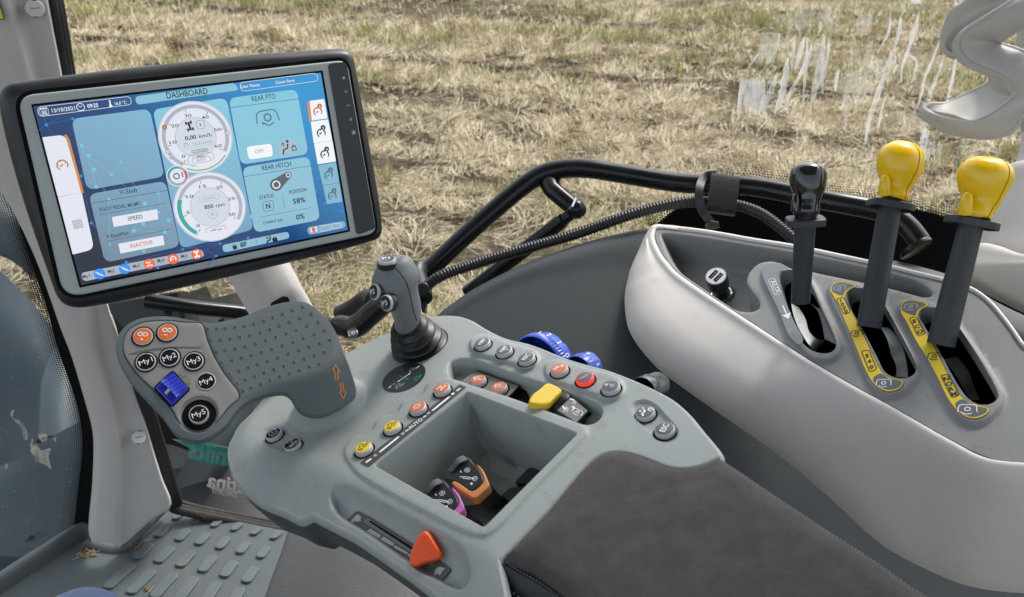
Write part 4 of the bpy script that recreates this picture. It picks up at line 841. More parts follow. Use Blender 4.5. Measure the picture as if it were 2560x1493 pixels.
# dials on the far side of the armrest
def dial(u, v, Z, ax, r, h, m, nm, nums=(), seg=60, lab=None):
    o = pt(u, v, Z); mb = MB(); ax = unit(ax); x = unit(RIGHT-(RIGHT@ax)*ax); y = np.cross(ax, x)
    prof = [(r*.96, 0), (r, .001), (r, h*.42), (r*.93, h*.46), (r*.9, h*.9), (r*.84, h), (r*.5, h*1.02)]; V = []
    for j, (rr_, hh) in enumerate(prof):
        for k in range(seg*2):
            a = math.pi*k/seg; q = rr_*(1-.035*(k % 2) if 0 < j < 3 else 1-.05*max(0, math.cos(6*a))**4*(j > 3)); V.append(o+ax*hh+(x*math.cos(a)+y*math.sin(a))*q)
    n = seg*2; mb.add(V, [(j*n+k, j*n+(k+1) % n, (j+1)*n+(k+1) % n, (j+1)*n+k) for j in range(len(prof)-1) for k in range(n)], m); mb.add(V[-n:], [range(n)], m, True)
    for t, ang in nums:
        a = math.radians(ang); rad = x*math.cos(a)+y*math.sin(a); PN = Plane(o+ax*h*.62+rad*(r*.925), rad, -x*math.sin(a)+y*math.cos(a)); mb.char(PN, t, (0, 0), (1, 0), max(.0042, r*.19), .0006, M_WPR)
    return mb.build(nm, arm, lab)
axD = unit(FWD*.70+.71*(RIGHT*.92-DOWN*.39)); ax2 = unit(FWD*.80+RIGHT*.58-DOWN*.12)
dial(1342, 916, depthA(1336, 868)+.022, axD, .0300, .022, M_BLUE, 'blue_dial', [('3', -108), ('2', -84), ('1', -58), ('0', -30)], lab='large blue numbered dial')
dial(1446, 930, depthA(1455, 905)+.014, axD, .0150, .018, M_BLUE, 'blue_dial', [('4', -84), ('5', -30)], seg=30, lab='small blue numbered dial')
dial(1606, 978, depthA(1606, 960)+.010, ax2, .0118, .030, mat('smoky_knob', (.05, .065, .07), .25, coat=.4), 'black_dial', seg=24, lab='smoky black ribbed knob')

# ================================================================ HAND CONTROLLER
inner = z('E', (200, 620), (205, 520), (250, 430), (350, 375), (480, 352), (620, 354), (760, 368), (900, 398), (1000, 405), (1120, 385), (1250, 350), (1450, 270), (1600, 226), (1720, 212), (1800, 225), (1870, 265), (1940, 330), (2010, 430), (2055, 560), (2040, 670), (1960, 760), (1800, 835), (1500, 905), (1350, 960), (1220, 1030), (1130, 1120), (1040, 1235), (950, 1312), (850, 1335), (750, 1312), (680, 1240), (620, 1130), (500, 1000), (350, 860), (240, 720))
DKH = resample(catmull(PH.L(inner), 5), .003); xn, yn = PH.l(*z1('E', 1700, 900))
def baseH(Q):
    d = np.maximum(0, sdist(Q, DKH)); s = np.clip((Q[:, 0]-(xn-.05))/.05, 0, 1)*np.clip((PH_y0-Q[:, 1])/.03, 0, 1)
    return -((.35+.95*s)*d*d/(d+.005))
PH_y0 = PH.l(*z1('E', 2050, 560))[1]+.01
PH.base = baseH
sil = z('E', (147, 600), (165, 480), (230, 400), (330, 345), (480, 320), (620, 322), (760, 345), (900, 370), (1000, 378), (1100, 358), (1250, 322), (1450, 242), (1600, 200), (1720, 187), (1800, 198), (1880, 245), (1960, 320), (2040, 430), (2110, 600), (2180, 780), (2230, 950), (2222, 1010), (2150, 1065), (2050, 1130), (1950, 1172), (1850, 1178), (1755, 1140), (1710, 1080), (1670, 1015), (1610, 978), (1500, 985), (1350, 1030), (1250, 1085), (1170, 1170), (1100, 1270), (1000, 1345), (900, 1395), (800, 1395), (700, 1365), (630, 1300), (560, 1200), (450, 1080), (300, 920), (220, 800), (170, 700))
MHd = Mould(PH, catmull(PH.L(sil), 4), .0032)
hand = thing('hand_controller', 'grey multifunction hand controller with dimpled rubber grip, My buttons and orange arrows', 'controller', PA.w(*PA.l0(822, 1012), .01))
# keypad boundary
kpl = catmull(PH.L(z('E', (206, 620), (211, 525), (256, 438), (354, 383), (480, 361), (620, 362), (760, 374), (880, 380), (900, 400), (935, 520), (1000, 680), (1090, 830), (1218, 1022), (1130, 1108), (1036, 1225), (946, 1304), (850, 1326), (755, 1302), (688, 1235), (628, 1125), (508, 995), (358, 855), (248, 715))), 5)
MHd.feat(kpl, [(-.0012, .0009), (-.0004, .0006), (.0002, -.0009), (.0012, 0)])
MHd.feat(catmull(PH.L(z('E', (240, 660), (330, 625), (500, 598), (700, 585), (860, 590), (900, 600), (850, 612), (700, 610), (560, 622), (420, 645), (300, 672))), 4), [(-.001, -.0012), (0, 0)])
MHd.feat(circ(PH.l(*z1('E', 866, 1175)), .0152), [(-.004, -.003), (-.001, -.0025), (-.0002, -.0001), (.0015, .0003), (.003, 0)])
MHd.feat(circ(PH.l(*z1('E', 930, 890)), .0098, 30), [(-.004, -.001), (0, 0)]); 
MHd.cut(rounded(PH.L(z('E', (640, 815), (775, 960), (628, 1098), (490, 950))), .0015)) if False else None
mb = MB(); V2, hh = MHd.build_into(mb, M_RUB)
# split keypad faces to the taupe material
cen = np.array([V2[list(f)].mean(0) for f in [tuple(x) for x in mb.f]]); ins = sdist(cen, kpl) < -.0003; mi = mb.mi(M_KEYP)
fk_, fr_ = [], []
allV = mb.v[0]
gripm, padm = MB(), MB()
gripm.add(allV, [f for f, i in zip(mb.f, ins) if not i], M_RUB); padm.add(allV, [f for f, i in zip(mb.f, ins) if i], M_KEYP)
MHd.skirt(gripm, M_RUB, [(0, 0), (.0012, -.003), (.001, -.008), (-.002, -.015), (-.006, -.02)])
# dimples of the rubber field
def dimp(u, v):
    p = PH.l(u, v); h0 = PH.hb(*p); P_ = PH.w(*p, h0+.0001); gripm.lathe(P_, PH.n, [(.0017, 0), (.0012, .0003), (.0009, -.0003), (.0004, -.0009), (0, -.0010)], M_RUB, 12, cap=False)
    gripm.lathe(P_, PH.n, [(.0009, -.0001), (0, .00005)], M_DARK, 10, cap=False)
field_in = offset(DKH, -.004)
r0a, r0b = np.array(z1('E', 942, 428)), np.array(z1('E', 1020, 428))
rows_ = [[(942, 428), (1020, 428), (1100, 425), (1182, 416), (1264, 404), (1350, 385), (1432, 360), (1514, 330), (1598, 300), (1684, 267), (1774, 238)], [(970, 526), (1055, 523), (1140, 515), (1224, 502), (1310, 484), (1402, 460), (1487, 432), (1572, 402), (1658, 370), (1750, 335), (1850, 300)],
    [(1015, 630), (1098, 615), (1185, 600), (1270, 582), (1360, 558), (1452, 530), (1540, 502), (1630, 470), (1718, 437), (1812, 404), (1910, 370)], [(1065, 727), (1152, 705), (1238, 682), (1325, 660), (1412, 633), (1506, 605), (1597, 574), (1688, 543), (1780, 510), (1873, 477), (1965, 446)],
    [(1130, 825), (1216, 798), (1298, 768), (1380, 741), (1467, 710), (1558, 680), (1648, 645), (1740, 616), (1830, 587), (1922, 557), (2012, 527)], [(1200, 905), (1273, 876), (1353, 845), (1438, 812), (1522, 782), (1611, 752), (1700, 720), (1788, 690), (1876, 660), (1965, 632)], [(1252, 975), (1325, 943), (1408, 910), (1490, 878), (1572, 848), (1660, 818), (1745, 790), (1832, 760), (1917, 735)]]
for rw in rows_:
    for q in rw: dimp(*z1('E', *q))
gripm.build('grip', hand); padm.build('keypad', hand)
def hsurf(mb, cpx, kind, ang, sc, m, wd):
    """line icon laid on the neck surface"""
    P = PH; t = MB(); c = P.l(*cpx); icon(t, FlatP(P, 0), c, ang, sc, 0, m, kind, wd)
    for v, in [(x,) for x in t.v]:
        q = v-P.o; X = np.stack([q@P.x, q@P.y], 1); H_ = baseH(X)+.0007; v[:] = P.o+X[:, :1]*P.x+X[:, 1:]*P.y+H_[:, None]*P.n
    mb.v += t.v; k = mb.n; mb.n += t.n; mb.f += [tuple(a+k for a in f) for f in t.f]; mb.m += [mb.mi(m)]*len(t.f); mb.flat += t.flat
mb = MB(); hsurf(mb, z1('E', 2066, 808), 'outarrow', .18, .0060, M_OPR, .0009); hsurf(mb, z1('E', 2122, 972), 'outarrow', math.pi+.30, .0060, M_OPR, .0009); mb.build('arrow_marking', hand)
mb = MB(); cn = PA.w(*neck_c, 0); mb.lathe(cn, PA.n, [(.021, .012), (.020, .03), (.018, .045)], M_DARK, 30); mb.build('neck', hand)
PHB = PH; b0 = PH.base; PH.base = None
for q, cap, t, ring_ in [((379, 502), M_ORB, 'gearsplus', 0), ((591, 466), M_ORB, 'gearsminus', 0), ((405, 724), M_GLOSSB, 'My1', 1), ((613, 685), M_GLOSSB, 'My2', 1), ((823, 718), M_GLOSSB, 'My3', 1), ((930, 890), M_GLOSSB, 'My4', 1), ((866, 1180), M_GLOSSB, 'My5', 1)]:
    c = PH.l(*z1('E', *q)); mb = MB(); hb = b0(np.array([c]))[0]+.0009-(0 if t != 'My5' else .0027)-(.001 if t == 'My4' else 0); o = PH.w(*c, hb); r = .0073
    mb.lathe(o, PH.n, [((.0129 if t == 'My5' else .0088), .0005), (.006, .0005)], M_VOID, 36, PH.x, cap=False)
    tall = .004 if t == 'My5' else .0014
    mb.lathe(o, PH.n, [(.0076, -.001), (.0076, tall*.7), (.0073, tall), (.0067, tall+.0001)], M_RING if ring_ or t == 'My5' else M_RING, 36, PH.x, cap=False)
    mb.lathe(o, PH.n, [(.0067, tall), (.0063, tall-.0003), (.0061, tall+.0002), (0, tall+.0004)], cap, 36, PH.x, cap=False)
    F_ = FlatP(PH, hb+tall+.0007)
    if ring_: d = np.array([math.cos(.5), math.sin(.5)])*.0052; e = np.array([-d[1], d[0]])*.38; mb.text_l(F_, t, np.array(c)-d-e, np.array(c)+d-e, .0042, 0, M_WPR)
    else: icon(mb, F_, c, .12, .0056, 0, M_WPR, t, .00075)
    mb.build('button', hand, {'gearsplus': 'orange button with gears and a plus', 'gearsminus': 'orange button with gears and a minus'}.get(t, 'black button reading '+t))
# blue thumb wheel
c = z1('E', 630, 955); mb = MB(); hb = .0009; Pq = FlatP(PH, 0)
lp = rounded(Pq.L(z('E', (636, 808), (778, 962), (630, 1106), (484, 948))), .0012); mb.plate(Pq, offset(lp, .0012), -.001, .0012, M_VOID)
mb.plate(Pq, lp, -.002, .0024, mat('translucent_blue', (.012, .028, .42), .22, coat=.6, var=.1), r=.0012)
def bq(a, b, h): return Pq.w(*Pq.l(*z1('E', a, b)), h)
mb.loft([[bq(636, 815, .0024), bq(700, 885, .0026), bq(768, 958, .0024)], [bq(580, 870, .0040), bq(650, 935, .0044), bq(715, 1010, .0040)], [bq(545, 905, .0058), bq(612, 975, .0062), bq(680, 1045, .0058)], [bq(540, 1000, .0026), bq(560, 1030, .0032), bq(632, 1098, .0024)]][:3], MATS['translucent_blue'], 10, 5)
for t_ in np.linspace(.15, .85, 5): mb.tube([bq(636+(768-636)*t_, 815+(958-815)*t_, .0027+.0002), bq(545+(680-545)*t_, 905+(1045-905)*t_, .0063)], .0003, mat('rib_blue', (.03, .07, .6), .3), 6)
mb.plate(FlatP(Pq, .0052), rounded(Pq.L(z('E', (570, 1010), (608, 970), (626, 985), (590, 1025))), .0008), -.002, .0012, mat('wheel_mark', (.25, .27, .36), .5), r=.0003); mb.build('thumb_wheel', hand)
mb = MB(); mb.plate(FlatP(PH, .0008), rounded(PH.L(z('E', (700, 795), (735, 800), (802, 905), (775, 955), (682, 850))), .0015), -.001, .0004, mat('wheel_plate', (.17, .165, .15), .45), r=.0002)
for a, b in ((720, 825), (755, 885)): icon(mb, FlatP(PH, .0014), PH.l(*z1('E', a, b)), .7, .0028, 0, M_GPR, 'outarrow', .0004)
mb.build('wheel_surround', hand); PH.base = b0

# ================================================================ JOYSTICK
joy = thing('joystick', 'small grey joystick with P1, P2 and P3 buttons rising from a black ribbed boot', 'joystick', PA.w(*boot_c, -.004))
up = PA.n
def ringstack(secs, seg=32):
    """secs: (u, v, Z, rx_px, ry_ratio) -> rings facing along the chain"""
    C = [pt(u, v, Z) for u, v, Z, *_ in secs]; V = []
    T = np.gradient(np.array(C), axis=0)
    for (u, v, Z, rx, ry), c, t in zip(secs, C, T):
        t = unit(t); x = unit(RIGHT-(RIGHT@t)*t); y = np.cross(t, x); R = rx*Z/FPX
        for k in range(seg): a = 2*math.pi*k/seg; V.append(c+R*(math.cos(a)*x+ry*math.sin(a)*y))
    return V, [(j*seg+k, j*seg+(k+1) % seg, (j+1)*seg+(k+1) % seg, (j+1)*seg+k) for j in range(len(secs)-1) for k in range(seg)]
def smooth_secs(secs, n=4): return [tuple(x) for x in catmull(np.array(secs, float), n, False)]
Zj = depthA(1050, 862)
def fz(x, y): return z1('F', x, y)
secs = [(*fz(645, 760), Zj-.028, 30, 1), (*fz(648, 720), Zj-.032, 29, 1), (*fz(645, 640), Zj-.038, 34, 1), (*fz(632, 560), Zj-.045, 34.5, 1.05), (*fz(600, 480), Zj-.052, 38, 1.1), (*fz(562, 400), Zj-.057, 46, 1.1), (*fz(538, 330), Zj-.061, 50, 1.05), (*fz(532, 265), Zj-.064, 51, .95), (*fz(518, 205), Zj-.066, 47, .9), (*fz(492, 155), Zj-.068, 40, .85), (*fz(478, 128), Zj-.069, 32, .8), (*fz(470, 112), Zj-.07, 20, .8), (*fz(468, 108), Zj-.07, 1, .8)]
mb = MB(); V, F = ringstack(smooth_secs([(a, b, c_, d*(1.14 if 2 < i < 10 else 1.05), e) for i, (a, b, c_, d, e) in enumerate(secs)])); M_JOY = mat('joystick_grey', (.16, .18, .185), .5, bump=.15, bscale=1500, var=.05); mb.add(V, F, M_JOY)
# lobe carrying P2 and P3
lob = [(*fz(500, 420), Zj-.058, 16, 1), (*fz(440, 440), Zj-.068, 24, 1), (*fz(400, 450), Zj-.077, 25, 1), (*fz(385, 455), Zj-.080, 20, 1)]
mb.build('grip', joy)
mb = MB(); V, F = ringstack(smooth_secs([(*fz(560, 470), Zj-.055, 26, 1), (*fz(500, 480), Zj-.066, 25, 1), (*fz(450, 490), Zj-.074, 20, 1), (*fz(430, 500), Zj-.077, 1, 1)])); mb.add(V, F, M_JOY)
V, F = ringstack(smooth_secs([(*fz(520, 400), Zj-.055, 24, 1), (*fz(420, 395), Zj-.064, 25, 1), (*fz(350, 405), Zj-.070, 20, 1), (*fz(330, 410), Zj-.072, 1, 1)])); mb.add(V, F, M_JOY); mb.build('thumb_lobe', joy)
mb = MB(); mb.tube([pt(*fz(*q), zz) for q, zz in (((512, 165), Zj-.088), ((580, 240), Zj-.0875), ((640, 330), Zj-.0835), ((672, 430), Zj-.079), ((695, 540), Zj-.070), ((718, 640), Zj-.062), ((745, 708), Zj-.054))], .0004, M_VOID, 6); mb.build('parting_line', joy)
for q, nrm, t, dz in ((fz(452, 118), camvec((-.05, -.85, -.5)), 'P1', -.0785), (fz(335, 425), camvec((-.72, .0, -.68)), 'P2', -.0765), (fz(450, 532), camvec((-.60, .12, -.78)), 'P3', -.0815)):
    mb = MB(); Pb = Plane(pt(*q, Zj+dz), nrm, RIGHT if t == 'P1' else camvec((.6, -.05, -.55))); o = Pb.w(*Pb.l(*q), 0); r = .0080 if t == 'P1' else .0074
    mb.lathe(o, Pb.n, [(r*1.1, -.006), (r*1.1, -.0016), (r, -.001)], M_BLACK, 30, cap=False); mb.lathe(o, Pb.n, [(r, -.003), (r, .0), (r*.92, .0012), (r*.84, .0014)], M_RING, 30, cap=False)
    mb.lathe(o, Pb.n, [(r*.84, .0014), (r*.8, .0012), (0, .0017)], M_SLC if t == 'P1' else M_BLACK, 30, cap=False); c = np.array(Pb.l(*q)); d = np.array([math.cos(.2), math.sin(.2)])*.0032
    mb.text_l(FlatP(Pb, .002), t, c-d-[0, .002], c+d-[0, .002], .0044, 0, M_WPR, bold=.01); mb.build('button', joy, 'round button reading '+t)
# boot
bs = []
c0, c1 = PA.w(*boot_c, -.004), pt(*fz(650, 745), Zj-.030)
L_ = np.linalg.norm(c1-c0); 
prof = [(.0275, -.004), (.0275, .001)]
for i, (rb) in enumerate([.0268, .0245, .0215, .0178]):
    h0_ = i/4; prof += [(rb*.84, h0_*L_+.0015), (rb*1.03, h0_*L_+L_*.08), (rb*1.03, h0_*L_+L_*.13), (rb*.86, h0_*L_+L_*.20), (rb*.78, h0_*L_+L_*.235)]
prof += [(.0135, L_*.98), (.0128, L_*1.06)]
mb = MB(); d = unit(c1-c0); P3_ = []
xx = unit(RIGHT-(RIGHT@d)*d); seg_ = 40; V = []
sp_ = catmull(np.array(prof), 3, False)
for r, h in sp_:
    t = min(1, max(0, h/L_)); nn = unit((1-t)*PA.n+t*d); x = unit(RIGHT-(RIGHT@nn)*nn); y = np.cross(nn, x); cc = c0+(c1-c0)*(h/L_)
    for k in range(seg_): a = 2*math.pi*k/seg_; V.append(cc+r*(math.cos(a)*x+math.sin(a)*y))
mb.add(V, [(j*seg_+k, j*seg_+(k+1) % seg_, (j+1)*seg_+(k+1) % seg_, (j+1)*seg_+k) for j in range(len(sp_)-1) for k in range(seg_)], mat('boot_rubber', (.007, .008, .009), .4)); mb.build('boot', joy)

# ================================================================ LEVER CONSOLE
con = thing('lever_console', 'pale side console with a grey top, three lever slots and yellow decals by the window', 'console', PC.w(0, 0, -.1))
rim_near = [z1('K', 235, 600), z1('K', 238, 650), z1('K', 255, 700), z1('K', 290, 765), z1('K', 380, 872), z1('K', 560, 1003), z1('K', 800, 1160), z1('K', 1000, 1290), z1('K', 1230, 1440), z1('M', 200, 700), z1('M', 400, 822), z1('M', 600, 935), z1('M', 800, 1043), z1('M', 1000, 1158), z1('M', 1100, 1218), z1('M', 1250, 1300), z1('M', 1400, 1380), z1('M', 1550, 1440), z1('M', 1700, 1466), (2580, 1160), (2680, 1150), (2790, 1100)]
rim_far = [(2800, 1000), (2700, 960), (2620, 900), z1('M', 1793, 625), z1('M', 1700, 500), z1('M', 1620, 395), z1('M', 1530, 292), z1('M', 1450, 228), z1('M', 1380, 190), z1('M', 1200, 132), z1('M', 1000, 85), z1('M', 850, 47), z1('K', 1497, 778), z1('K', 1180, 712), z1('K', 900, 668), z1('K', 600, 615), z1('K', 400, 590), z1('K', 290, 578), z1('K', 252, 582)]
RM = catmull(PC.L(rim_near+rim_far), 5)
MC = Mould(PC, RM, .0045)
tray = [z1('K', 278, 612), z1('K', 320, 606), z1('K', 600, 640), z1('K', 900, 690), z1('K', 1180, 737), z1('K', 1497, 800), z1('M', 850, 78), z1('M', 1000, 122), z1('M', 1085, 170), z1('M', 1128, 228), z1('M', 1080, 250), z1('M', 950, 222), z1('M', 780, 178), z1('M', 500, 118), z1('M', 230, 60), z1('K', 1290, 866), z1('K', 1160, 850), z1('K', 1040, 802), z1('K', 950, 815), z1('K', 895, 862), z1('K', 866, 930), z1('K', 905, 1000), z1('K', 955, 1070), z1('K', 950, 1120), z1('K', 900, 1145), z1('K', 800, 1138), z1('K', 700, 1080), z1('K', 560, 985), z1('K', 400, 868), z1('K', 330, 770), z1('K', 290, 680)]
MC.feat(catmull(PC.L(tray), 4), [(-.010, -.040), (-.006, -.036), (-.0035, -.02), (-.0018, -.0035), (-.0006, -.0004), (0, 0)])
ring1 = [(1902.7, 683), (1906, 668), (1917, 659), (1935, 656), (1954, 658), (1975, 670), (2010, 686), (2028, 697), (2062, 762), (2085, 810), (2099.7, 850), (2105, 867), (2096, 888), (2069, 901), (2035, 898), (2000, 870), (1972, 841), (1939, 764)]
op1 = [(1948, 694), (1955, 682), (1968, 676), (1985, 677), (2012, 694), (2026, 708), (2055, 772), (2089, 850), (2091, 867), (2079, 882), (2055, 885), (2031, 878), (2005, 856), (1976, 793)]
ring2 = z('M', (345, 205), (350, 170), (368, 140), (400, 124), (440, 118), (520, 130), (580, 150), (680, 190), (760, 260), (1010, 740), (1022, 790), (990, 862), (890, 948), (800, 972), (720, 947), (655, 890), (610, 800), (480, 500), (375, 280))
op2 = z('M', (490, 238), (500, 205), (525, 186), (560, 180), (640, 188), (720, 230), (765, 300), (1000, 740), (1005, 785), (965, 830), (900, 846), (820, 830), (765, 790), (720, 700), (600, 470), (515, 320))
ring3 = z('M', (865, 340), (868, 300), (890, 270), (935, 256), (1010, 256), (1100, 280), (1200, 325), (1320, 450), (1635, 920), (1647, 970), (1622, 1050), (1530, 1142), (1440, 1172), (1340, 1152), (1270, 1085), (1200, 960), (1050, 660), (900, 410))
op3 = z('M', (1020, 390), (1026, 362), (1050, 335), (1095, 322), (1160, 330), (1240, 375), (1310, 460), (1595, 930), (1602, 990), (1545, 1035), (1460, 1036), (1385, 995), (1300, 880), (1180, 660), (1055, 450))
rings, ops = [], []
for rg, op in ((ring1, op1), (ring2, op2), (ring3, op3)):
    rl = catmull(PC.L(rg, .003), 5); ol = catmull(PC.L(op, .003), 5); rings.append(rl); ops.append(resample(ol, .002))
    MC.feat(rl, [(-.002, .0038), (-.001, .0034), (.0006, .0006), (.0018, 0)]); MC.cut(ol)
mb = MB(); MC.build_into(mb, M_GREY2); mb.build('top_panel', con)
mb = MB()
for ol in ops: wall_down(mb, PC, ol, 0, .014, M_GREY2, inset=.001, hts=list(MC.height(ol if area(ol) > 0 else ol[::-1])))
mb.build('slot_lining', con)
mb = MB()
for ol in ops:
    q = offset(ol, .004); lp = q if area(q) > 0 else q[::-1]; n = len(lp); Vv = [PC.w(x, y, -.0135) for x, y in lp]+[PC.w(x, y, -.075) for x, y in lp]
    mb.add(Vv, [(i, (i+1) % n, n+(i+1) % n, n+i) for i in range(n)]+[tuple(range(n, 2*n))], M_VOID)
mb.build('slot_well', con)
# pale shell: rim bead and bulging outer wall
pairs = [((400, 590), (400, 563)), ((320, 580), (312, 551)), ((272, 575), (255, 546)), ((248, 582), (216, 556)), ((237, 602), (186, 592)), ((236, 650), (150, 655)), ((255, 700), (108, 745)), ((290, 765), (65, 850)), ((330, 815), (40, 950))]
prs = [(z1('K', *a), z1('K', *b)) for a, b in pairs]+[(z1('K', 380, 872), (1561.5, 739)), (z1('K', 560, 1003), (1572.8, 826)), (z1('K', 800, 1160), (1638, 915)), (z1('K', 1000, 1290), (1713, 974)), (z1('K', 1230, 1440), z1('W', 1200, 1020)), (z1('M', 400, 822), z1('W', 1800, 1440)), (z1('M', 600, 935), z1('S', 1600, 330)), (z1('M', 800, 1043), z1('S', 1840, 545)), (z1('M', 1000, 1158), z1('S', 2050, 660)), (z1('M', 1250, 1300), z1('S', 2250, 740)), (z1('M', 1550, 1440), z1('S', 2520, 776)), ((2680, 1150), (2700, 1480)), ((2790, 1100), (2850, 1440))]
def zc(u, v, dz=0): p = PC.w(*PC.l(u, v)); return (p-CAM)@FWD+dz
nearR = catmull([a for a, b in prs], 3, False); silR = catmull([b for a, b in prs], 3, False)
# outward direction for the bead in photo px
bead, mid1, mid2 = [], [], []
t_ = np.gradient(nearR, axis=0); t_ /= np.linalg.norm(t_, axis=1)[:, None]; no = np.stack([-t_[:, 1], t_[:, 0]], 1)
no = np.where(((silR-nearR)*no).sum(1)[:, None] < 0, -no, no)
sides = []
NP = len(nearR)
for i in range(NP):
    a = nearR[i]; b = silR[i]; W_ = np.linalg.norm(b-a); z0 = zc(*a)
    r = []
    for hq, dz, o in ((-.003, .0, -3), (.0016, -.0015, 1), (.0020, -.0012, 9), (-.0005, .001, 18)): o *= min(1, W_/26); q = a+no[i]*o; r.append(PC.w(*PC.l(*q, 0), 0)+PC.n*hq)
    for f, dz in ((.3, .004), (.55, .010), (.78, .020), (.93, .034), (1.0, .050)):
        q = a+(b-a)*f+no[i]*min(16, W_*.5)*(1-f); r.append(pt(q[0], q[1], zc(*a)+dz*(1+.8*i/NP)))
    sides.append(r)
rowsS = [[sides[i][j] for i in range(NP)] for j in range(9)]
mb = MB(); mb.loft(rowsS, M_SHELL, 110, 5, par=True)
far = catmull([rim_near[-1]]+rim_far, 5, False); far = resample_n(far, 50)
rf = []
for k_, (o, h) in enumerate(((2, -.004), (-4, .0015), (-9, .0012), (-13, -.003), (-14, -.05))):
    row = []
    tt = np.gradient(far, axis=0); tt /= np.linalg.norm(tt, axis=1)[:, None]; nn_ = np.stack([-tt[:, 1], tt[:, 0]], 1)
    for q, n_1 in zip(far, nn_): e = q+n_1*o*(1 if n_1[1] > 0 else -1); row.append(PC.w(*PC.l(*e, 0), h))
    rf.append(row)
mb.loft(rf, M_SHELL, 80, 4); mb.build('shell', con)
# dark gap line
mb = MB(); mb.line(FlatP(PC, .0006), offset(RM, -.0006), .0012, 0, M_LABEL, True); mb.build('panel_gap', con)
# decals
def arrow_(mb, P, a, b):
    a, b = np.array(P.l(*a)), np.array(P.l(*b)); d = unit(b-a); e = np.array([-d[1], d[0]]); L1 = np.linalg.norm(b-a); mb.line(P, [a, b-d*L1*.3], .0012, .0003, M_WPR); mb.fill(P, [b, b-d*L1*.36+e*L1*.2, b-d*L1*.36-e*L1*.2], .0003, M_WPR)
PD = FlatP(PC, .0044)
mb = MB(); lp = lambda pts: resample(catmull(PD.L(pts), 4), .001); k = .0003
d1 = lp([z1('K', 966, 875), z1('K', 975, 840), z1('K', 1000, 820), z1('K', 1080, 812), z1('K', 1125, 830), z1('K', 1148, 856), z1('K', 1090, 868), z1('K', 1072, 900), z1('K', 1080, 950), z1('K', 1130, 1085), z1('K', 1190, 1220), z1('K', 1246, 1340), z1('K', 1222, 1366), z1('K', 1190, 1348), z1('K', 1148, 1300), z1('K', 1080, 1130), z1('K', 985, 935)])
mb.fill(PD, d1, 0, M_BTAUPE); arrow_(mb, PD, z1('K', 1108, 1100), z1('K', 1148, 1192))
def box_rr(mb, P, qs, m, wd=.0006, h=k): mb.line(P, rounded(P.L(qs), .002, 4), wd, h, m, True)
box_rr(mb, PD, z('K', (1008, 925), (1050, 915), (1098, 1018), (1058, 1032)), M_WPR); 
mb.text(PD, 'AUX', z1('K', 1020, 935), z1('K', 1064, 1020), .0052, k, M_WPR); mb.build('decal', con, 'blue grey decal with a white arrow')
def ydecal(oq, topq, botq, txt1, txt2, b1, b2, t1, t2, ics, lab, sd=1):
    mb = MB(); o = lp(oq); mb.fill(PD, o, 0, M_YLB)
    for qs in (topq, botq): mb.fill(PD, lp(qs), .0002, M_SLC)
    mb.line(PD, offset(o, .0001), .0003, .0001, M_KPR, True)
    for b in (b1, b2): box_rr(mb, PD, b, M_KPR, .0008)
    for txt, (a, b), cp in ((txt1, t1, .006), (txt2, t2, .006)):
        n = len(txt); pa_, pb_ = a, b; a = np.array(PD.l(*a)); b = np.array(PD.l(*b))
        for i, ch in enumerate(txt):
            qp = np.array(pa_)+(np.array(pb_)-np.array(pa_))*((i+.5)/n); c = np.array(PD.l(*qp)); e = np.array(PD.l(qp[0]+6, qp[1]-1.2))-c; d = unit(b-a)*sd; wdt = np.linalg.norm(b-a)/n*.36
            # letters stacked down the band, each turned to face the driver
            mb.char(PD, ch, c, e, .0044, k, M_KPR, bold=.035)
    for q, s_, m_ in ics: icon(mb, PD, PD.l(*q), -.25, s_, k, m_, 'pto', .0007)
    mb.build('decal', con, lab)
ydecal(z('M', (368, 192), (378, 158), (400, 136), (440, 127), (510, 138), (548, 150), (562, 162), (520, 182), (488, 210), (480, 245), (498, 295), (545, 385), (600, 495), (655, 612), (705, 718), (750, 795), (805, 832), (900, 855), (907, 880), (870, 920), (800, 937), (730, 915), (678, 865), (622, 765), (570, 640), (470, 405), (395, 240)),
       z('M', (380, 190), (390, 155), (440, 135), (505, 145), (545, 160), (505, 180), (475, 205), (462, 232), (388, 205)), z('M', (685, 838), (740, 806), (800, 840), (890, 862), (895, 880), (855, 915), (785, 922), (715, 895)),
       '1000', '540', z('M', (412, 258), (470, 245), (520, 355), (470, 372)), z('M', (597, 640), (655, 634), (712, 775), (660, 795)), (z1('M', 440, 258), z1('M', 492, 362)), (z1('M', 632, 655), z1('M', 680, 778)),
       [(z1('M', 438, 178), .0062, M_GPR), (z1('M', 565, 512), .0058, M_KPR), (z1('M', 762, 878), .0068, M_WPR)], 'yellow decal reading 1000 and 540')
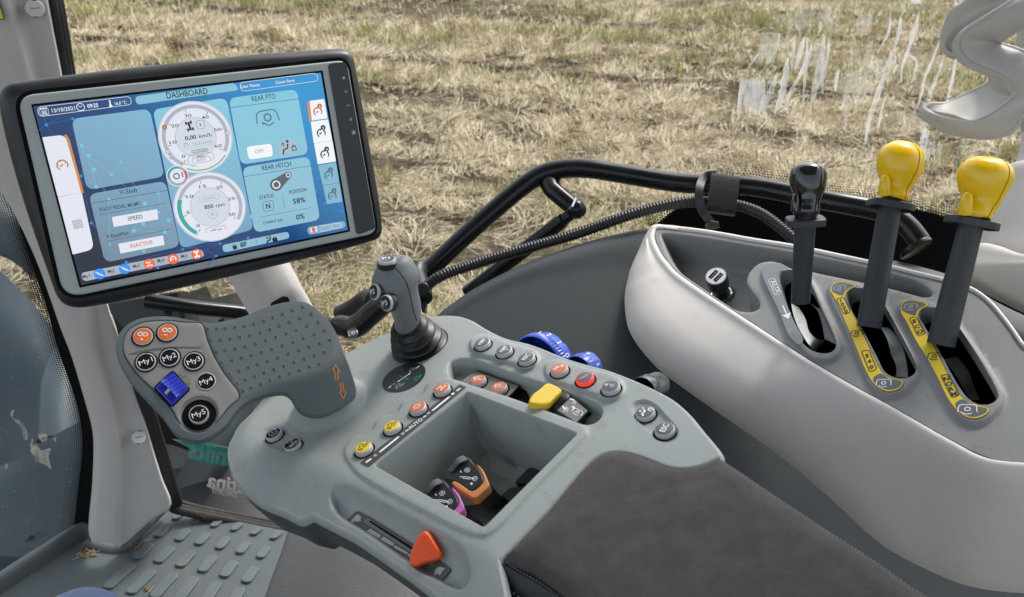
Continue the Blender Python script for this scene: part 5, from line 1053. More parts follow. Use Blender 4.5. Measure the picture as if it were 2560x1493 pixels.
ydecal(z('M', (885, 332), (888, 300), (905, 272), (940, 262), (1020, 268), (1075, 285), (1090, 302), (1050, 325), (1020, 352), (1014, 390), (1085, 528), (1140, 625), (1200, 745), (1258, 855), (1338, 980), (1420, 1030), (1530, 1055), (1533, 1085), (1490, 1120), (1420, 1136), (1350, 1115), (1286, 1060), (1232, 985), (1158, 835), (1078, 690), (998, 560), (930, 425), (892, 365)),
       z('M', (893, 330), (905, 288), (945, 270), (1015, 277), (1075, 298), (1030, 325), (1005, 350), (995, 378), (905, 345)), z('M', (1288, 1030), (1338, 995), (1420, 1042), (1520, 1062), (1520, 1083), (1480, 1110), (1410, 1124), (1335, 1095)),
       'ECO', 'NORM', z('M', (950, 398), (1002, 388), (1068, 515), (1015, 530)), z('M', (1182, 820), (1240, 812), (1318, 965), (1265, 985)), (z1('M', 978, 402), z1('M', 1040, 518)), (z1('M', 1215, 825), z1('M', 1288, 975)),
       [(z1('M', 960, 318), .0062, M_GPR), (z1('M', 1135, 680), .0060, M_KPR), (z1('M', 1378, 1070), .0076, M_WPR)], 'yellow decal reading ECO and NORM')
# zinc guide plates inside the slots
def gplate(name, h, qs, m=M_STEEL):
    F_ = FlatP(PC, h); mb = MB(); mb.plate(F_, resample(catmull(F_.L(qs), 5), .001), -.0015, 0, m, r=.0004); return mb.build(name, con)
def bent(name, rows, m): mb = MB(); mb.loft(rows, m, 24, 4); return mb.build(name, con)
bent('guide_plate', [[PC.w(*PC.l0(*z1('K', *q), h), h) for q, h in (((1165, 1085), -.012), ((1185, 1180), -.010), ((1235, 1290), -.010), ((1300, 1385), -.014), ((1330, 1415), -.02))], [PC.w(*PC.l0(*z1('K', *q), h), h) for q, h in (((1215, 1110), -.014), ((1262, 1190), -.012), ((1290, 1280), -.012), ((1345, 1330), -.015), ((1400, 1330), -.02))]], M_STEEL)
bent('guide_plate', [[PC.w(*PC.l0(*z1('K', *q), h), h) for q, h in (((1280, 1075), -.02), ((1340, 1130), -.022), ((1375, 1230), -.022), ((1392, 1325), -.022))], [PC.w(*PC.l0(*z1('K', *q), h), h) for q, h in (((1400, 1150), -.02), ((1430, 1220), -.02), ((1460, 1300), -.02), ((1480, 1370), -.02))]], M_GREY2)
bent('guide_plate', [[PC.w(*PC.l0(*z1('M', *q), h), h) for q, h in (((735, 460), -.02), ((790, 560), -.018), ((815, 660), -.018), ((855, 760), -.02), ((850, 830), -.024))], [PC.w(*PC.l0(*z1('M', *q), h), h) for q, h in (((800, 470), -.02), ((880, 560), -.018), ((915, 660), -.018), ((935, 760), -.02), ((940, 835), -.024))]], M_STEEL)
bent('guide_plate', [[PC.w(*PC.l0(*z1('M', *q), h), h) for q, h in (((1200, 700), -.03), ((1280, 800), -.03), ((1350, 920), -.03), ((1400, 1000), -.03))], [PC.w(*PC.l0(*z1('M', *q), h), h) for q, h in (((1300, 680), -.03), ((1380, 780), -.03), ((1420, 880), -.03), ((1470, 1000), -.03))]], M_BLACK)
# socket and its charger
sp0 = PC.w(*PC.l0(*z1('K', 690, 1025), -.038), -.038)
mb = MB(); mb.lathe(sp0, PC.n, [(.0155, .0), (.0150, .0008), (.0135, .001)], mat('socket_green_ring', (.03, .1, .07), .5), 32, cap=False); mb.lathe(sp0, PC.n, [(.0135, .0015), (.0125, .002), (.0112, .0015), (.011, -.01)], mat('bright_steel', (.7, .7, .68), .15, metal=1), 32, cap=False); mb.build('power_socket', con)
chg = thing('usb_charger', 'small black round car charger with two white framed ports plugged into the console tray', 'charger', sp0)
cdir = unit(pt(*z1('K', 653, 905), zc(*z1('K', 690, 1025))-.0)-sp0+PC.n*.02); cc = pt(*z1('K', 653, 900), ((sp0-CAM)@FWD)-.028)
cdir = unit(cc-sp0); Lc = np.linalg.norm(cc-sp0)
mb = MB(); mb.lathe(sp0, cdir, [(.0085, -.012), (.0088, Lc*.35), (.0100, Lc*.45), (.0122, Lc*.52), (.0126, Lc*.9), (.0122, Lc)], M_BLACK, 36); mb.build('body', chg)
PX_ = Plane(cc+cdir*.0002, unit(cdir+.0*FWD), RIGHT); c = np.array(PX_.l(*z1('K', 653, 897)))*0
mb = MB(); mb.disc(PX_, (0, 0), .0118, .0002, M_GPR, r0=.0108, seg=36); mb.disc(PX_, (0, 0), .0108, .0004, mat('charger_white', (.75, .76, .78), .35), seg=36); mb.build('face', chg)
for (a, b) in ((0, .0036), (0, -.0036)):
    mb = MB(); dd = np.array([math.cos(.72), math.sin(.72)]); ee = np.array([-dd[1], dd[0]]); c = ee*(b)
    rc = lambda w_, h_, cx=0, cy=0: [c+dd*(cx-w_)+ee*(cy-h_), c+dd*(cx+w_)+ee*(cy-h_), c+dd*(cx+w_)+ee*(cy+h_), c+dd*(cx-w_)+ee*(cy+h_)]
    mb.fill(PX_, rc(.0062, .0024), .0008, M_VOID); mb.fill(PX_, rc(.0050, .0008, .0, -.0008), .0012, MATS['bright_steel']); mb.fill(PX_, rc(.0012, .0005, .0025, .001), .0012, MATS['bright_steel']); mb.build('port', chg)

# ---- levers
def lever(label, base, top, wb, wt, Zb, Zt, knob, kmat, collar_w, lobe):
    lv = thing('console_lever', label, 'lever', pt(*base, Zb), 'levers standing in the console slots')
    n = 9; secs = []
    for i in range(n+1):
        t = i/n; u = base[0]+(top[0]-base[0])*t; v = base[1]+(top[1]-base[1])*t; Z = Zb+(Zt-Zb)*t; secs.append((u, v, Z, (wb+(wt-wb)*min(1, t*1.15))/2, .85))
    mb = MB(); V, F = ringstack(secs, 28); mb.add(V, F, M_SHAFT); mb.add(V[:28], [range(28)], M_SHAFT); mb.build('shaft', lv)
    axis = unit(pt(*top, Zt)-pt(*base, Zb))
    Pc = Plane(pt(*top, Zt), axis, camvec((1, .12, -.0))); c = (0, 0); r = collar_w/2*Zt/FPX
    mb = MB(); cr = rounded([(-r, -r*.62), (r, -r*.62), (r, r*.62), (-r, r*.62)], r*.42); mb.plate(Pc, cr, -.004, .0025, M_SHAFT, r=.0012); mb.build('collar', lv)
    mb = MB(); mb.lathe(pt(*top, Zt), axis, [(.32*r*1.3, 0), (.32*r*1.3, .022)], M_BLACK, 20); mb.build('neck', lv)
    mb = MB(); ks = [(u, v, Zt-.002-.0002*i, rx, ry) for i, (u, v, rx, ry) in enumerate(knob)]; V, F = ringstack(smooth_secs(ks, 4), 40)
    mb.add(V, F, kmat); na = len(V)//40; ctr = [np.mean(V[j*40:(j+1)*40], axis=0) for j in range(na)]; SEAM = mat('knob_seam' if kmat is M_YEL else 'knob_seam_black', (.22, .14, .015) if kmat is M_YEL else (.002, .002, .002), .5)
    mb.tube([V[j*40+33]+(V[j*40+33]-ctr[j])*.004 for j in range(2, na-3)], .00035, SEAM, 5)
    mb.build('knob', lv, autos=80)
    if lobe:
        mb = MB(); ls = [(u, v, Zt-dz, rx, ry) for (u, v, rx, ry, dz) in lobe]; V, F = ringstack(smooth_secs(ls, 4), 20); mb.add(V, F, kmat); mb.build('knob_lobe', lv, autos=80)
        
    return lv
def LQ(x, y): return z1('L', x, y)
b2, t2 = (2172, 818), LQ(555, 585)
lever('yellow knobbed lever in the slot marked 1000 and 540', b2, (2226, 512), 60, 56, .80, .80, [(*LQ(570, 515), 36, .8), (*LQ(575, 500), 39, .85), (*LQ(590, 450), 35, .9), (*LQ(605, 385), 42.5, .9), (*LQ(618, 310), 53, .9), (*LQ(628, 240), 56.5, .9), (*LQ(632, 190), 56, .9), (*LQ(636, 140), 49, .88), (*LQ(640, 100), 36, .85), (*LQ(642, 78), 23, .85), (*LQ(644, 66), 1, .85)], M_YEL, 108, [(*LQ(500, 490), 15, 1, .010), (*LQ(502, 440), 14.5, 1, .012), (*LQ(507, 390), 12.5, 1, .0135), (*LQ(512, 350), 9, 1, .014), (*LQ(513, 330), 1, 1, .013)])
lever('yellow knobbed lever in the slot marked ECO and NORM, tilted right', (2352, 862), (2430, 555), 68, 60, .745, .735, [(*LQ(1200, 662), 38, .8), (*LQ(1205, 645), 42, .85), (*LQ(1240, 590), 39, .9), (*LQ(1270, 520), 46, .9), (*LQ(1280, 440), 58, .9), (*LQ(1290, 365), 65, .9), (*LQ(1298, 310), 64.5, .9), (*LQ(1305, 260), 57, .88), (*LQ(1312, 220), 42, .85), (*LQ(1316, 198), 25, .85), (*LQ(1318, 187), 1, .85)], M_YEL, 122, [(*LQ(1135, 640), 17, 1, .010), (*LQ(1140, 585), 16, 1, .012), (*LQ(1148, 530), 14, 1, .0135), (*LQ(1155, 490), 10, 1, .014), (*LQ(1157, 468), 1, 1, .013)])
kb = lambda x, y: z1('K', x, y)
lever('glossy black knobbed lever in the slot with the arrow decal', (2001, 755), kb(1262, 520), 47, 52, .83, .80, [(*kb(1262, 500), 26, .9), (*kb(1265, 462), 33, .9), (*kb(1270, 420), 32, .9), (*kb(1276, 360), 35, .9), (*kb(1280, 300), 42, .9), (*kb(1280, 250), 45, .9), (*kb(1281, 205), 45, .9), (*kb(1281, 160), 38, .88), (*kb(1281, 132), 24, .85), (*kb(1281, 118), 1, .85)], M_GLOSSB, 94, [(*kb(1190, 455), 11, 1, .010), (*kb(1192, 400), 10, 1, .012), (*kb(1196, 350), 6, 1, .012), (*kb(1197, 335), 1, 1, .011)])

# ================================================================ SIDE PANEL behind the armrest
def P3(l): return [pt(*x) for x in l]
def PSd(l): return [pt(u, v, 1/(.885+.00026*(v-580)+.00004*(u-1300))+max(0, Z-1.105)*.9) for u, v, Z in l]
side = MB()
rowsP = [PSd([(1040, 850, 1.12), (1085, 796, 1.13), (1140, 752, 1.14), (1191, 719, 1.14), (1299, 665, 1.14), (1449, 611, 1.14), (1540, 586, 1.14), (1625, 572, 1.12), (1750, 600, 1.10)]),
         PSd([(1040, 860, 1.08), (1090, 800, 1.09), (1146, 758, 1.10), (1196, 726, 1.10), (1304, 672, 1.10), (1452, 619, 1.10), (1542, 594, 1.10), (1625, 582, 1.08), (1750, 640, 1.06)]),
         PSd([(1040, 880, 1.05), (1150, 790, 1.06), (1230, 745, 1.07), (1320, 710, 1.07), (1430, 690, 1.07), (1540, 680, 1.07), (1640, 690, 1.05), (1800, 760, 1.02)]),
         PSd([(1040, 960, 1.00), (1200, 880, 1.0), (1320, 850, 1.0), (1430, 840, 1.0), (1540, 850, 1.0), (1640, 880, .98), (1800, 970, .96), (2000, 1080, .95), (2400, 1200, .95)]),
         PSd([(1040, 1100, .96), (1300, 1020, .96), (1450, 1010, .95), (1560, 1030, .94), (1680, 1080, .92), (1850, 1200, .90), (2050, 1290, .90), (2300, 1380, .89), (2700, 1400, .88)]),
         PSd([(1040, 1400, .95), (1300, 1300, .94), (1500, 1280, .93), (1650, 1310, .92), (1850, 1400, .90), (2050, 1440, .90), (2300, 1500, .88), (2600, 1540, .87)]),
         PSd([(1040, 1700, .98), (1300, 1600, .98), (1500, 1600, .98), (1650, 1600, .97), (1850, 1650, .95), (2050, 1650, .94), (2300, 1650, .92), (2800, 1650, .9)])]
side.loft(rowsP, M_SIDE, 60, 8); tag(side.build('side_panel', autos=80), 'smooth slate coloured wheel arch panel between the armrest and the pale console', 'panel')

# ================================================================ GRAB RAIL, STRUT, HOSE
def zg(lst): return [pt(*z1(k, a, b), Z) for k, a, b, Z in lst]
gr = thing('grab_rail', 'thick black bent tube rail crossing the side window', 'rail', pt(1430, 420, 1.2))
mb = MB(); cl = catmull(zg([('J', 150, 1150, 1.22), ('J', 190, 1108, 1.22), ('J', 620, 700, 1.22), ('J', 1060, 330, 1.22), ('J', 1220, 240, 1.215), ('J', 1380, 208, 1.21), ('J', 1560, 206, 1.20), ('J', 1800, 240, 1.195), ('J', 2339, 325, 1.18), ('K', 900, 290, 1.16), ('K', 1350, 375, 1.13), ('L', 150, 555, 1.12), ('L', 380, 598, 1.11), ('L', 560, 650, 1.10), ('L', 680, 735, 1.09), ('L', 780, 860, 1.08)]), 8, False)
mb.tube(cl, .0136, M_TUBE, 24); mb.build('tube', gr)
mb = MB(); mb.lathe(pt(*z1('L', 690, 830), 1.085), unit(cl[-1]-cl[-6]), [(.015, .012), (.021, .013), (.0215, .015), (.0215, .018), (.020, .019), (0, .0192)], M_TUBE, 36, cap=False); mb.build('flange', gr)
mb = MB(); mb.tube(zg([('J', 1255, 330, 1.215), ('J', 1275, 385, 1.20), ('J', 1440, 520, 1.19)]), [.0155, .0128, .0128], M_TUBE, 20); mb.build('stub', gr)
mb = MB(); V, F = ringstack(smooth_secs([(1422, 522, 1.19, 22, 1), (1432, 526, 1.188, 25, 1), (1448, 527, 1.187, 26, 1), (1458, 528, 1.186, 14, 1), (1461, 528, 1.186, 1, 1)]), 24)
c = pt(*z1('J', 1472, 545), 1.187); sp = [(.0142*math.sin(a), -.0142*math.cos(a)) for a in np.linspace(.05, math.pi-.05, 12)]; mb.lathe(c, (0, 0, 1), sp, M_TUBE, 24, cap=False); mb.build('ball_joint', gr)
mb = MB(); mb.tube(zg([('J', 1395, 558, 1.185), ('J', 1440, 520, 1.172), ('J', 1470, 455, 1.18)]), .0016, mat('silver_clip', (.6, .64, .66), .3, metal=.8), 8); mb.build('clip', gr)
st = thing('gas_strut', 'slim black gas strut running down from the rail joint', 'strut', pt(1250, 680, 1.2))
mb = MB(); mb.tube(zg([('J', 1450, 570, 1.19), ('J', 1345, 650, 1.195)]), .0085, M_TUBE, 16); mb.build('end_fitting', st)
mb = MB(); mb.tube(zg([('J', 1370, 632, 1.19), ('J', 1335, 660, 1.195), ('J', 850, 1030, 1.22), ('J', 560, 1250, 1.24)]), [.0098, .0108, .0112, .0112], M_TUBE, 18); mb.build('cylinder', st)
hs_ = catmull(zg([('F', 800, 400, 1.1), ('J', 215, 1195, 1.12), ('J', 330, 1110, 1.12), ('J', 600, 1012, 1.13), ('J', 1000, 890, 1.13), ('J', 1500, 742, 1.13), ('J', 1900, 600, 1.12), ('J', 2150, 530, 1.12), ('J', 2339, 492, 1.12), ('K', 440, 397, 1.12), ('K', 600, 395, 1.12), ('K', 800, 418, 1.12), ('K', 950, 470, 1.11), ('K', 1080, 560, 1.10), ('K', 1180, 650, 1.09), ('K', 1230, 730, 1.09)]), 8, False)
hp = resample(hs_, .00105, False); rr_ = np.array([.0066 if (i//2) % 2 else .0078 for i in range(len(hp))])
mb = MB(); mb.tube(hp, rr_, mat('conduit_black', (.013, .014, .016), .42), 12); o = mb.build('corrugated_hose', origin=hs_[20], autos=60); tag(o, 'black corrugated cable hose looping below the rail', 'hose')
mb = MB(); mb.tube(catmull(zg([('F', 760, 190, 1.2), ('F', 740, 260, 1.19), ('F', 790, 420, 1.16), ('F', 790, 480, 1.15)]), 5, False), [.016]*16 if 0 else .0145, M_BLACK, 20); o = mb.build('rail_sleeve', gr)
mb = MB(); mb.plate(Plane(pt(*fz(800, 560), 1.15), -FWD, RIGHT), Plane(pt(*fz(800, 560), 1.15), -FWD, RIGHT).L(z('F', (775, 510), (830, 520), (838, 545), (822, 600), (830, 635), (790, 620), (780, 570))), -.02, 0, M_BLACK, r=.002); mb.build('cable_plug', gr)
# cable tie and strap round rail and hose
mb = MB(); tie = catmull(zg([('K', 650, 210, 1.12), ('K', 600, 212, 1.13), ('K', 560, 245, 1.11), ('K', 542, 300, 1.10), ('K', 540, 380, 1.095), ('K', 565, 460, 1.09), ('K', 610, 520, 1.09), ('K', 640, 555, 1.09)]), 6, False); T_ = np.gradient(tie, axis=0)
V = [];
for p, t in zip(tie, T_): x = unit(np.cross(t, FWD)); V += [p-x*.0052, p+x*.0052, p+x*.0052+FWD*.0022, p-x*.0052+FWD*.0022]
n = len(tie); mb.add(V, [(i*4+j, i*4+(j+1) % 4, (i+1)*4+(j+1) % 4, (i+1)*4+j) for i in range(n-1) for j in range(4)], M_BLACK)
mb.plate(Plane(pt(*z1('K', 635, 555), 1.085), -FWD, RIGHT), rounded(Plane(pt(*z1('K', 635, 555), 1.085), -FWD, RIGHT).L(z('K', (590, 545), (615, 520), (672, 530), (680, 575), (600, 575))), .002), -.012, 0, M_BLACK, r=.001)
tag(mb.build('cable_tie', autos=30), 'black plastic cable tie looped round rail and hose', 'cable tie')
mb = MB(); stp = zg([('K', 722, 208, 1.13), ('K', 720, 222, 1.115), ('K', 712, 300, 1.105), ('K', 698, 400, 1.10), ('K', 690, 460, 1.10), ('K', 682, 480, 1.115)]); stp = catmull(stp, 6, False); V = []
for p, t in zip(stp, np.gradient(stp, axis=0)): x = unit(camvec((1, .13, 0))); V += [p-x*.0185, p+x*.0185, p+x*.0185+FWD*.003, p-x*.0185+FWD*.003]
n = len(stp); mb.add(V, [(i*4+j, i*4+(j+1) % 4, (i+1)*4+(j+1) % 4, (i+1)*4+j) for i in range(n-1) for j in range(4)], mat('fuzzy_strap', (.012, .012, .011), .98, bump=1, bscale=500, sheen=.2))
tag(mb.build('strap', autos=50), 'fuzzy black fabric strap wrapped round the rail', 'strap')

# ================================================================ LEFT RAIL and elbow
el = thing('tube_bracket', 'black steel tube arm with an elbow and a silver screw under the display', 'bracket', pt(700, 790, 1.05))
mb = MB(); mb.tube(zg([('T', 540, 790, 1.0), ('T', 620, 800, 1.0), ('T', 1100, 870, 1.02), ('T', 1600, 920, 1.04), ('T', 1750, 945, 1.05)]), .0088, M_TUBE, 24); mb.build('tube', el)
mb = MB(); ce = catmull(zg([('E', 1960, 390, 1.02), ('E', 2100, 410, 1.0), ('F', 0, 745, .985), ('F', 130, 770, .97), ('F', 190, 740, .965), ('F', 290, 650, .955), ('F', 395, 560, .945), ('F', 440, 520, .94)]), 6, False)
mb.tube(ce, np.interp(np.arange(len(ce)), [0, 8, 16, 24, 34, len(ce)-1], [.0095, .0105, .0125, .0130, .0125, .0122]), M_TUBE, 28); mb.build('elbow', el)
mb = MB(); ax_ = unit(ce[-1]-ce[-8]); mb.lathe(ce[-1]+ax_*.001, ax_, [(.0122, -.004), (.0129, -.002), (.0129, .002), (.0108, .0025), (.0106, -.004)], M_TUBE, 30, cap=False); mb.lathe(ce[-1], ax_, [(.0100, .0), (.0100, .045)], M_BLACK, 24); mb.build('collar', el)
mb = MB(); mb.lathe(pt(*fz(125, 820), .944), unit(-ray(*fz(125, 820))), [(.0056, -.003), (.0056, .0004), (.0048, .001), (.0026, .0011), (.0022, .0003), (0, .0002)], MATS['bright_steel'], 20, cap=False); mb.build('screw', el)
mb = MB(); mb.tube(catmull(zg([('F', 330, 500, 1.02), ('F', 290, 480, 1.04), ('F', 230, 500, 1.06), ('F', 150, 560, 1.08), ('F', 0, 640, 1.1)]), 5, False), .011, M_BLACK, 18); mb.build('rear_tube', el)
mb = MB(); PB_ = Plane(pt(*z1('T', 500, 850), 1.02), -FWD, RIGHT)
mb.plate(PB_, PB_.L(z('T', (80, 820), (600, 730), (730, 700), (900, 680), (960, 990), (940, 1040), (700, 1060), (300, 1150), (230, 1100), (130, 960), (110, 930))), -.03, 0, M_BLACK, r=.004)
mb.lathe(PB_.w(*PB_.l(*z1('T', 765, 940)), 0), PB_.n, [(.0058, 0), (.0055, .002), (.003, .0035), (0, .004)], M_TUBE, 16, cap=False); mb.build('clamp_block', el)

# ================================================================ FRONT PILLAR, windscreen, door
pil = thing('door_pillar', 'pale plastic trimmed pillar with a long groove between windscreen and door glass', 'pillar', pt(300, 1370, 1.56))
ZP = lambda v: np.interp(v, [-100, 0, 746, 1370, 1500], [1.10, 1.13, 1.32, 1.54, 1.6])
def prow(pts, dz=0): return [pt(u, v, ZP(v)+dz) for u, v in pts]
Lf = [(-260, -80), (-250, 0), (-120, 300), (20, 500), (90, 640), z1('Q', 245, 100), z1('Q', 290, 230), z1('Q', 335, 345), z1('Q', 400, 560), z1('Q', 432, 680), z1('Q', 440, 760), z1('Q', 433, 960), z1('Q', 420, 1090), z1('Q', 416, 1175), z1('Q', 425, 1210)]
Gv = [(-20, -80), (18, 0), (75, 200), (130, 450), (180, 640), z1('Q', 392, 150), z1('Q', 425, 300), z1('Q', 470, 440), z1('Q', 520, 590), z1('Q', 545, 700), z1('Q', 556, 800), z1('Q', 552, 960), z1('Q', 545, 1060), z1('Q', 540, 1160), z1('Q', 535, 1225)]
Gr = [(8, -80), (42, 0), (95, 200), (152, 450), (205, 640), z1('Q', 440, 150), z1('Q', 465, 300), z1('Q', 505, 440), z1('Q', 550, 590), z1('Q', 572, 700), z1('Q', 580, 800), z1('Q', 578, 960), z1('Q', 570, 1060), z1('Q', 562, 1160), z1('Q', 560, 1238)]
Rt = [(100, -80), (117, 0), (153, 190), (200, 450), (240, 640), z1('Q', 500, 130), z1('Q', 540, 235), z1('Q', 580, 360), z1('Q', 625, 500), z1('Q', 668, 640), z1('Q', 705, 780), z1('Q', 745, 915), z1('Q', 786, 1048), z1('Q', 700, 1110), z1('Q', 580, 1225)]
m1 = [((a[0]*.6+b[0]*.4), (a[1]*.6+b[1]*.4)) for a, b in zip(Lf, Gv)]
rows = [prow([(u-4, v) for u, v in Lf], .09), prow(Lf, .025), prow([(a[0]*.85+b[0]*.15, a[1]*.85+b[1]*.15) for a, b in zip(Lf, Gv)], .002), prow(m1, -.004), prow([(a[0]*.1+b[0]*.9, a[1]*.1+b[1]*.9) for a, b in zip(Lf, Gv)], -.006), prow(Gv, -.002), prow(Gr, .014), prow([(a[0]*.8+b[0]*.2, a[1]*.8+b[1]*.2) for a, b in zip(Gr, Rt)], .018), prow([(a[0]*.15+b[0]*.85, a[1]*.15+b[1]*.85) for a, b in zip(Gr, Rt)], .022), prow(Rt, .025), prow([(u+2, v) for u, v in Rt], .07)]
mb = MB(); mb.loft(rows, M_WHITE, 70, 4); mb.build('trim', pil, autos=70)
for q, dz in (((87, 22), .01), (z1('Q', 643, 730), .012)):
    Zq = ZP(q[1])+dz; Ps = Plane(pt(*q, Zq), unit(-ray(*q)+.25*RIGHT), RIGHT); mb = MB(); r = .0118 if q[1] < 100 else .0115
    mb.lathe(Ps.o, Ps.n, [(r, -.004), (r, .001), (r*.93, .002), (0, .0022)], mat('pillar_cap', (.5, .5, .48), .5), 28, cap=False)
    mb.line(FlatP(Ps, .0026), [(-r*.5, 0), (r*.5, .0012)], .0016, 0, M_BTAUPE); mb.line(FlatP(Ps, .0026), [(-r*.2, r*.9), (r*.3, r*.9)], .0014, 0, M_LABEL); mb.line(FlatP(Ps, .0026), [(-r*.3, -r*.9), (r*.2, -r*.9)], .0014, 0, M_LABEL); mb.build('cap_screw', pil)
mb = MB(); Pw = Plane(pt(4, 30, ZP(30)-.012), unit(-ray(4, 30)), RIGHT); mb.plate(Pw, rounded(Pw.L([(-60, -10), (-4, -8), z1('O', 33, 145), (-50, 52)]), .001), -.004, -.001, M_LABEL); mb.fill(FlatP(Pw, 0), Pw.L([(-58, -8), (-7, -6), z1('O', 25, 138), (-50, 48)]), 0, M_YLB); mb.build('warning_sticker', pil)
# door seals
sm_ = thing('door_seal', 'ribbed black rubber seal framing the door glass, dusty along the sill', 'seal', pt(430, 1280, 1.6))
dpath = [(120, -60, 1.16), (134, 0, 1.17), (166, 190, 1.22), (215, 450, 1.28), (262, 680, 1.33), (300, 810, 1.36), z1('Q', 640, 510)+(1.42,), z1('Q', 690, 650)+(1.46,), z1('Q', 745, 830)+(1.52,), z1('Q', 780, 950)+(1.56,), z1('Q', 805, 1030)+(1.6,), z1('R', 840, 595)+(1.61,), z1('R', 1000, 640)+(1.62,), z1('R', 1400, 722)+(1.63,), z1('R', 1880, 815)+(1.64,), z1('R', 2300, 890)+(1.64,)]
mb = MB()
for i, (du, dv_, r) in enumerate(((-1, 5, .0065), (8, -3, .0058), (16, -10, .005))):
    vert = catmull([pt(u+du, v+(dv_ if k >= 11 else 0), Z+.004*i) for k, (u, v, Z) in enumerate(dpath)], 6, False); mb.tube(vert[:66], r, M_SEAL, 10)
mb.build('seal', sm_)
mb = MB()
for i, (du, dv_, r) in enumerate(((-1, 4, .009), (8, -3, .0065), (16, -10, .005))):
    vert = catmull([pt(u+du, v+(dv_ if k >= 11 else 0), Z+.004*i) for k, (u, v, Z) in enumerate(dpath)], 6, False); mb.tube(vert[65:], r, M_DIRTSEAL, 10)
mb.build('sill_seal', sm_)

# glass material
def glassmat(name, tint=(1, 1, 1), gl=.06):
    m = bpy.data.materials.new(name); m.use_nodes = True; n = m.node_tree.nodes; l = m.node_tree.links; n.clear()
    o = n.new('ShaderNodeOutputMaterial'); mx = n.new('ShaderNodeMixShader'); t = n.new('ShaderNodeBsdfTransparent'); t.inputs[0].default_value = (*tint, 1); g = n.new('ShaderNodeBsdfGlossy'); g.inputs['Roughness'].default_value = .02
    f = n.new('ShaderNodeFresnel'); f.inputs[0].default_value = 1.08; l.new(f.outputs[0], mx.inputs[0]); l.new(t.outputs[0], mx.inputs[1]); l.new(g.outputs[0], mx.inputs[2]); l.new(mx.outputs[0], o.inputs[0]); return m
def film(name, col, a, rough=.6, scale=60):
    """thin dried dirt or frost on glass: partly see-through diffuse"""
    m = bpy.data.materials.new(name); m.use_nodes = True; n = m.node_tree.nodes; l = m.node_tree.links; n.clear(); MATS[name] = m
    out = n.new('ShaderNodeOutputMaterial'); b = n.new('ShaderNodeMixShader'); tr = n.new('ShaderNodeBsdfTransparent'); d = n.new('ShaderNodeBsdfDiffuse'); tl = n.new('ShaderNodeBsdfTranslucent'); m2 = n.new('ShaderNodeMixShader'); m2.inputs[0].default_value = .55
    d.inputs[0].default_value = tl.inputs[0].default_value = (*col, 1); l.new(d.outputs[0], m2.inputs[1]); l.new(tl.outputs[0], m2.inputs[2]); l.new(tr.outputs[0], b.inputs[1]); l.new(m2.outputs[0], b.inputs[2]); l.new(b.outputs[0], out.inputs[0])
    t = n.new('ShaderNodeTexNoise'); t.inputs['Scale'].default_value = scale; t.inputs['Detail'].default_value = 8; t.inputs['Roughness'].default_value = .7; tc = n.new('ShaderNodeTexCoord'); mp = n.new('ShaderNodeMapping'); mp.inputs['Scale'].default_value = (1, 1, .22)
    l.new(tc.outputs['Object'], mp.inputs[0]); l.new(mp.outputs[0], t.inputs['Vector']); mr = n.new('ShaderNodeMapRange'); mr.inputs[1].default_value = .36; mr.inputs[2].default_value = .66; mr.inputs[3].default_value = a*.15; mr.inputs[4].default_value = a; l.new(t.outputs['Fac'], mr.inputs[0]); l.new(mr.outputs[0], b.inputs[0]); return m
GL = glassmat('window_glass')
# ---- side window: pane, black printed border with dots, dried splashes
win = thing('side_window', 'side window pane streaked with dried white splashes, black dotted border along its lower edge', 'window', (0.6, GLY, 2.2))
mb = MB(); mb.add([PG.w(x, y, 0) for x, y in ((-.62, -1.3), (1.6, -1.3), (1.6, 1.0), (-.62, 1.0))], [(0, 1, 2, 3)], GL, True); mb.build('pane', win)
PGf = FlatP(PG, .004)
fr_top = [z1('J', 2100, 700), z1('K', 250, 548), z1('K', 330, 480), z1('K', 400, 430), z1('K', 480, 390), z1('K', 650, 300), z1('K', 800, 240), z1('K', 1000, 262), z1('K', 1250, 300), z1('L', 0, 490), z1('L', 400, 530), z1('L', 730, 600), z1('L', 1000, 670), z1('L', 1200, 685), z1('L', 1450, 640), (2700, 520)]
mb = MB(); band = PGf.L(fr_top)+PGf.L([(2800, 900), (1560, 800)]); mb.fill(PGf, band, 0, M_VOID)  # black sheet paints both the border print and the dark void below it
ft = catmull(PGf.L(fr_top), 10, False); ft = resample(ft, .0050, False); tt = np.gradient(ft, axis=0); tt /= np.linalg.norm(tt, axis=1)[:, None]; nn_ = np.stack([-tt[:, 1], tt[:, 0]], 1)
for j in range(6):
    r = .0019*(1-j/7.5)
    for i in range(len(ft)):
        p = ft[i]+nn_[i]*(.001+j*.0043)+tt[i]*(.5*(j % 2))*.0050
        mb.disc(PGf, p, r, .0001, M_VOID, seg=7)
mb.build('printed_border', win)
WH = film('dried_splash', (.86, .88, .88), .80, scale=55); WH2 = film('thin_splash', (.8, .8, .74), .34, scale=40)
mb = MB(); Rn = random.Random(11)
def streak(mb, qs, w0, m):
    c = resample_n(catmull(PGf.L(z('N', *qs)), 6, False), 16); t = np.gradient(c, axis=0); t /= np.linalg.norm(t, axis=1)[:, None]; nn = np.stack([-t[:, 1], t[:, 0]], 1); n = len(c)
    wd = np.array([w0*(.06+.94*math.sin(math.pi*(i+.3)/n)**.7)*Rn.uniform(.7, 1.25) for i in range(n)])[:, None]/2; a, b = c+nn*wd, c-nn*wd
    V = []; [V.extend((PG.w(*p, .005), PG.w(*q, .005))) for p, q in zip(a, b)]; mb.add(V, [(2*i, 2*i+1, 2*i+3, 2*i+2) for i in range(n-1)], m, True)
U_ = GLY/.93*1/FPX/3.1111*1.0   # metres per unit of the magnified view on the pane
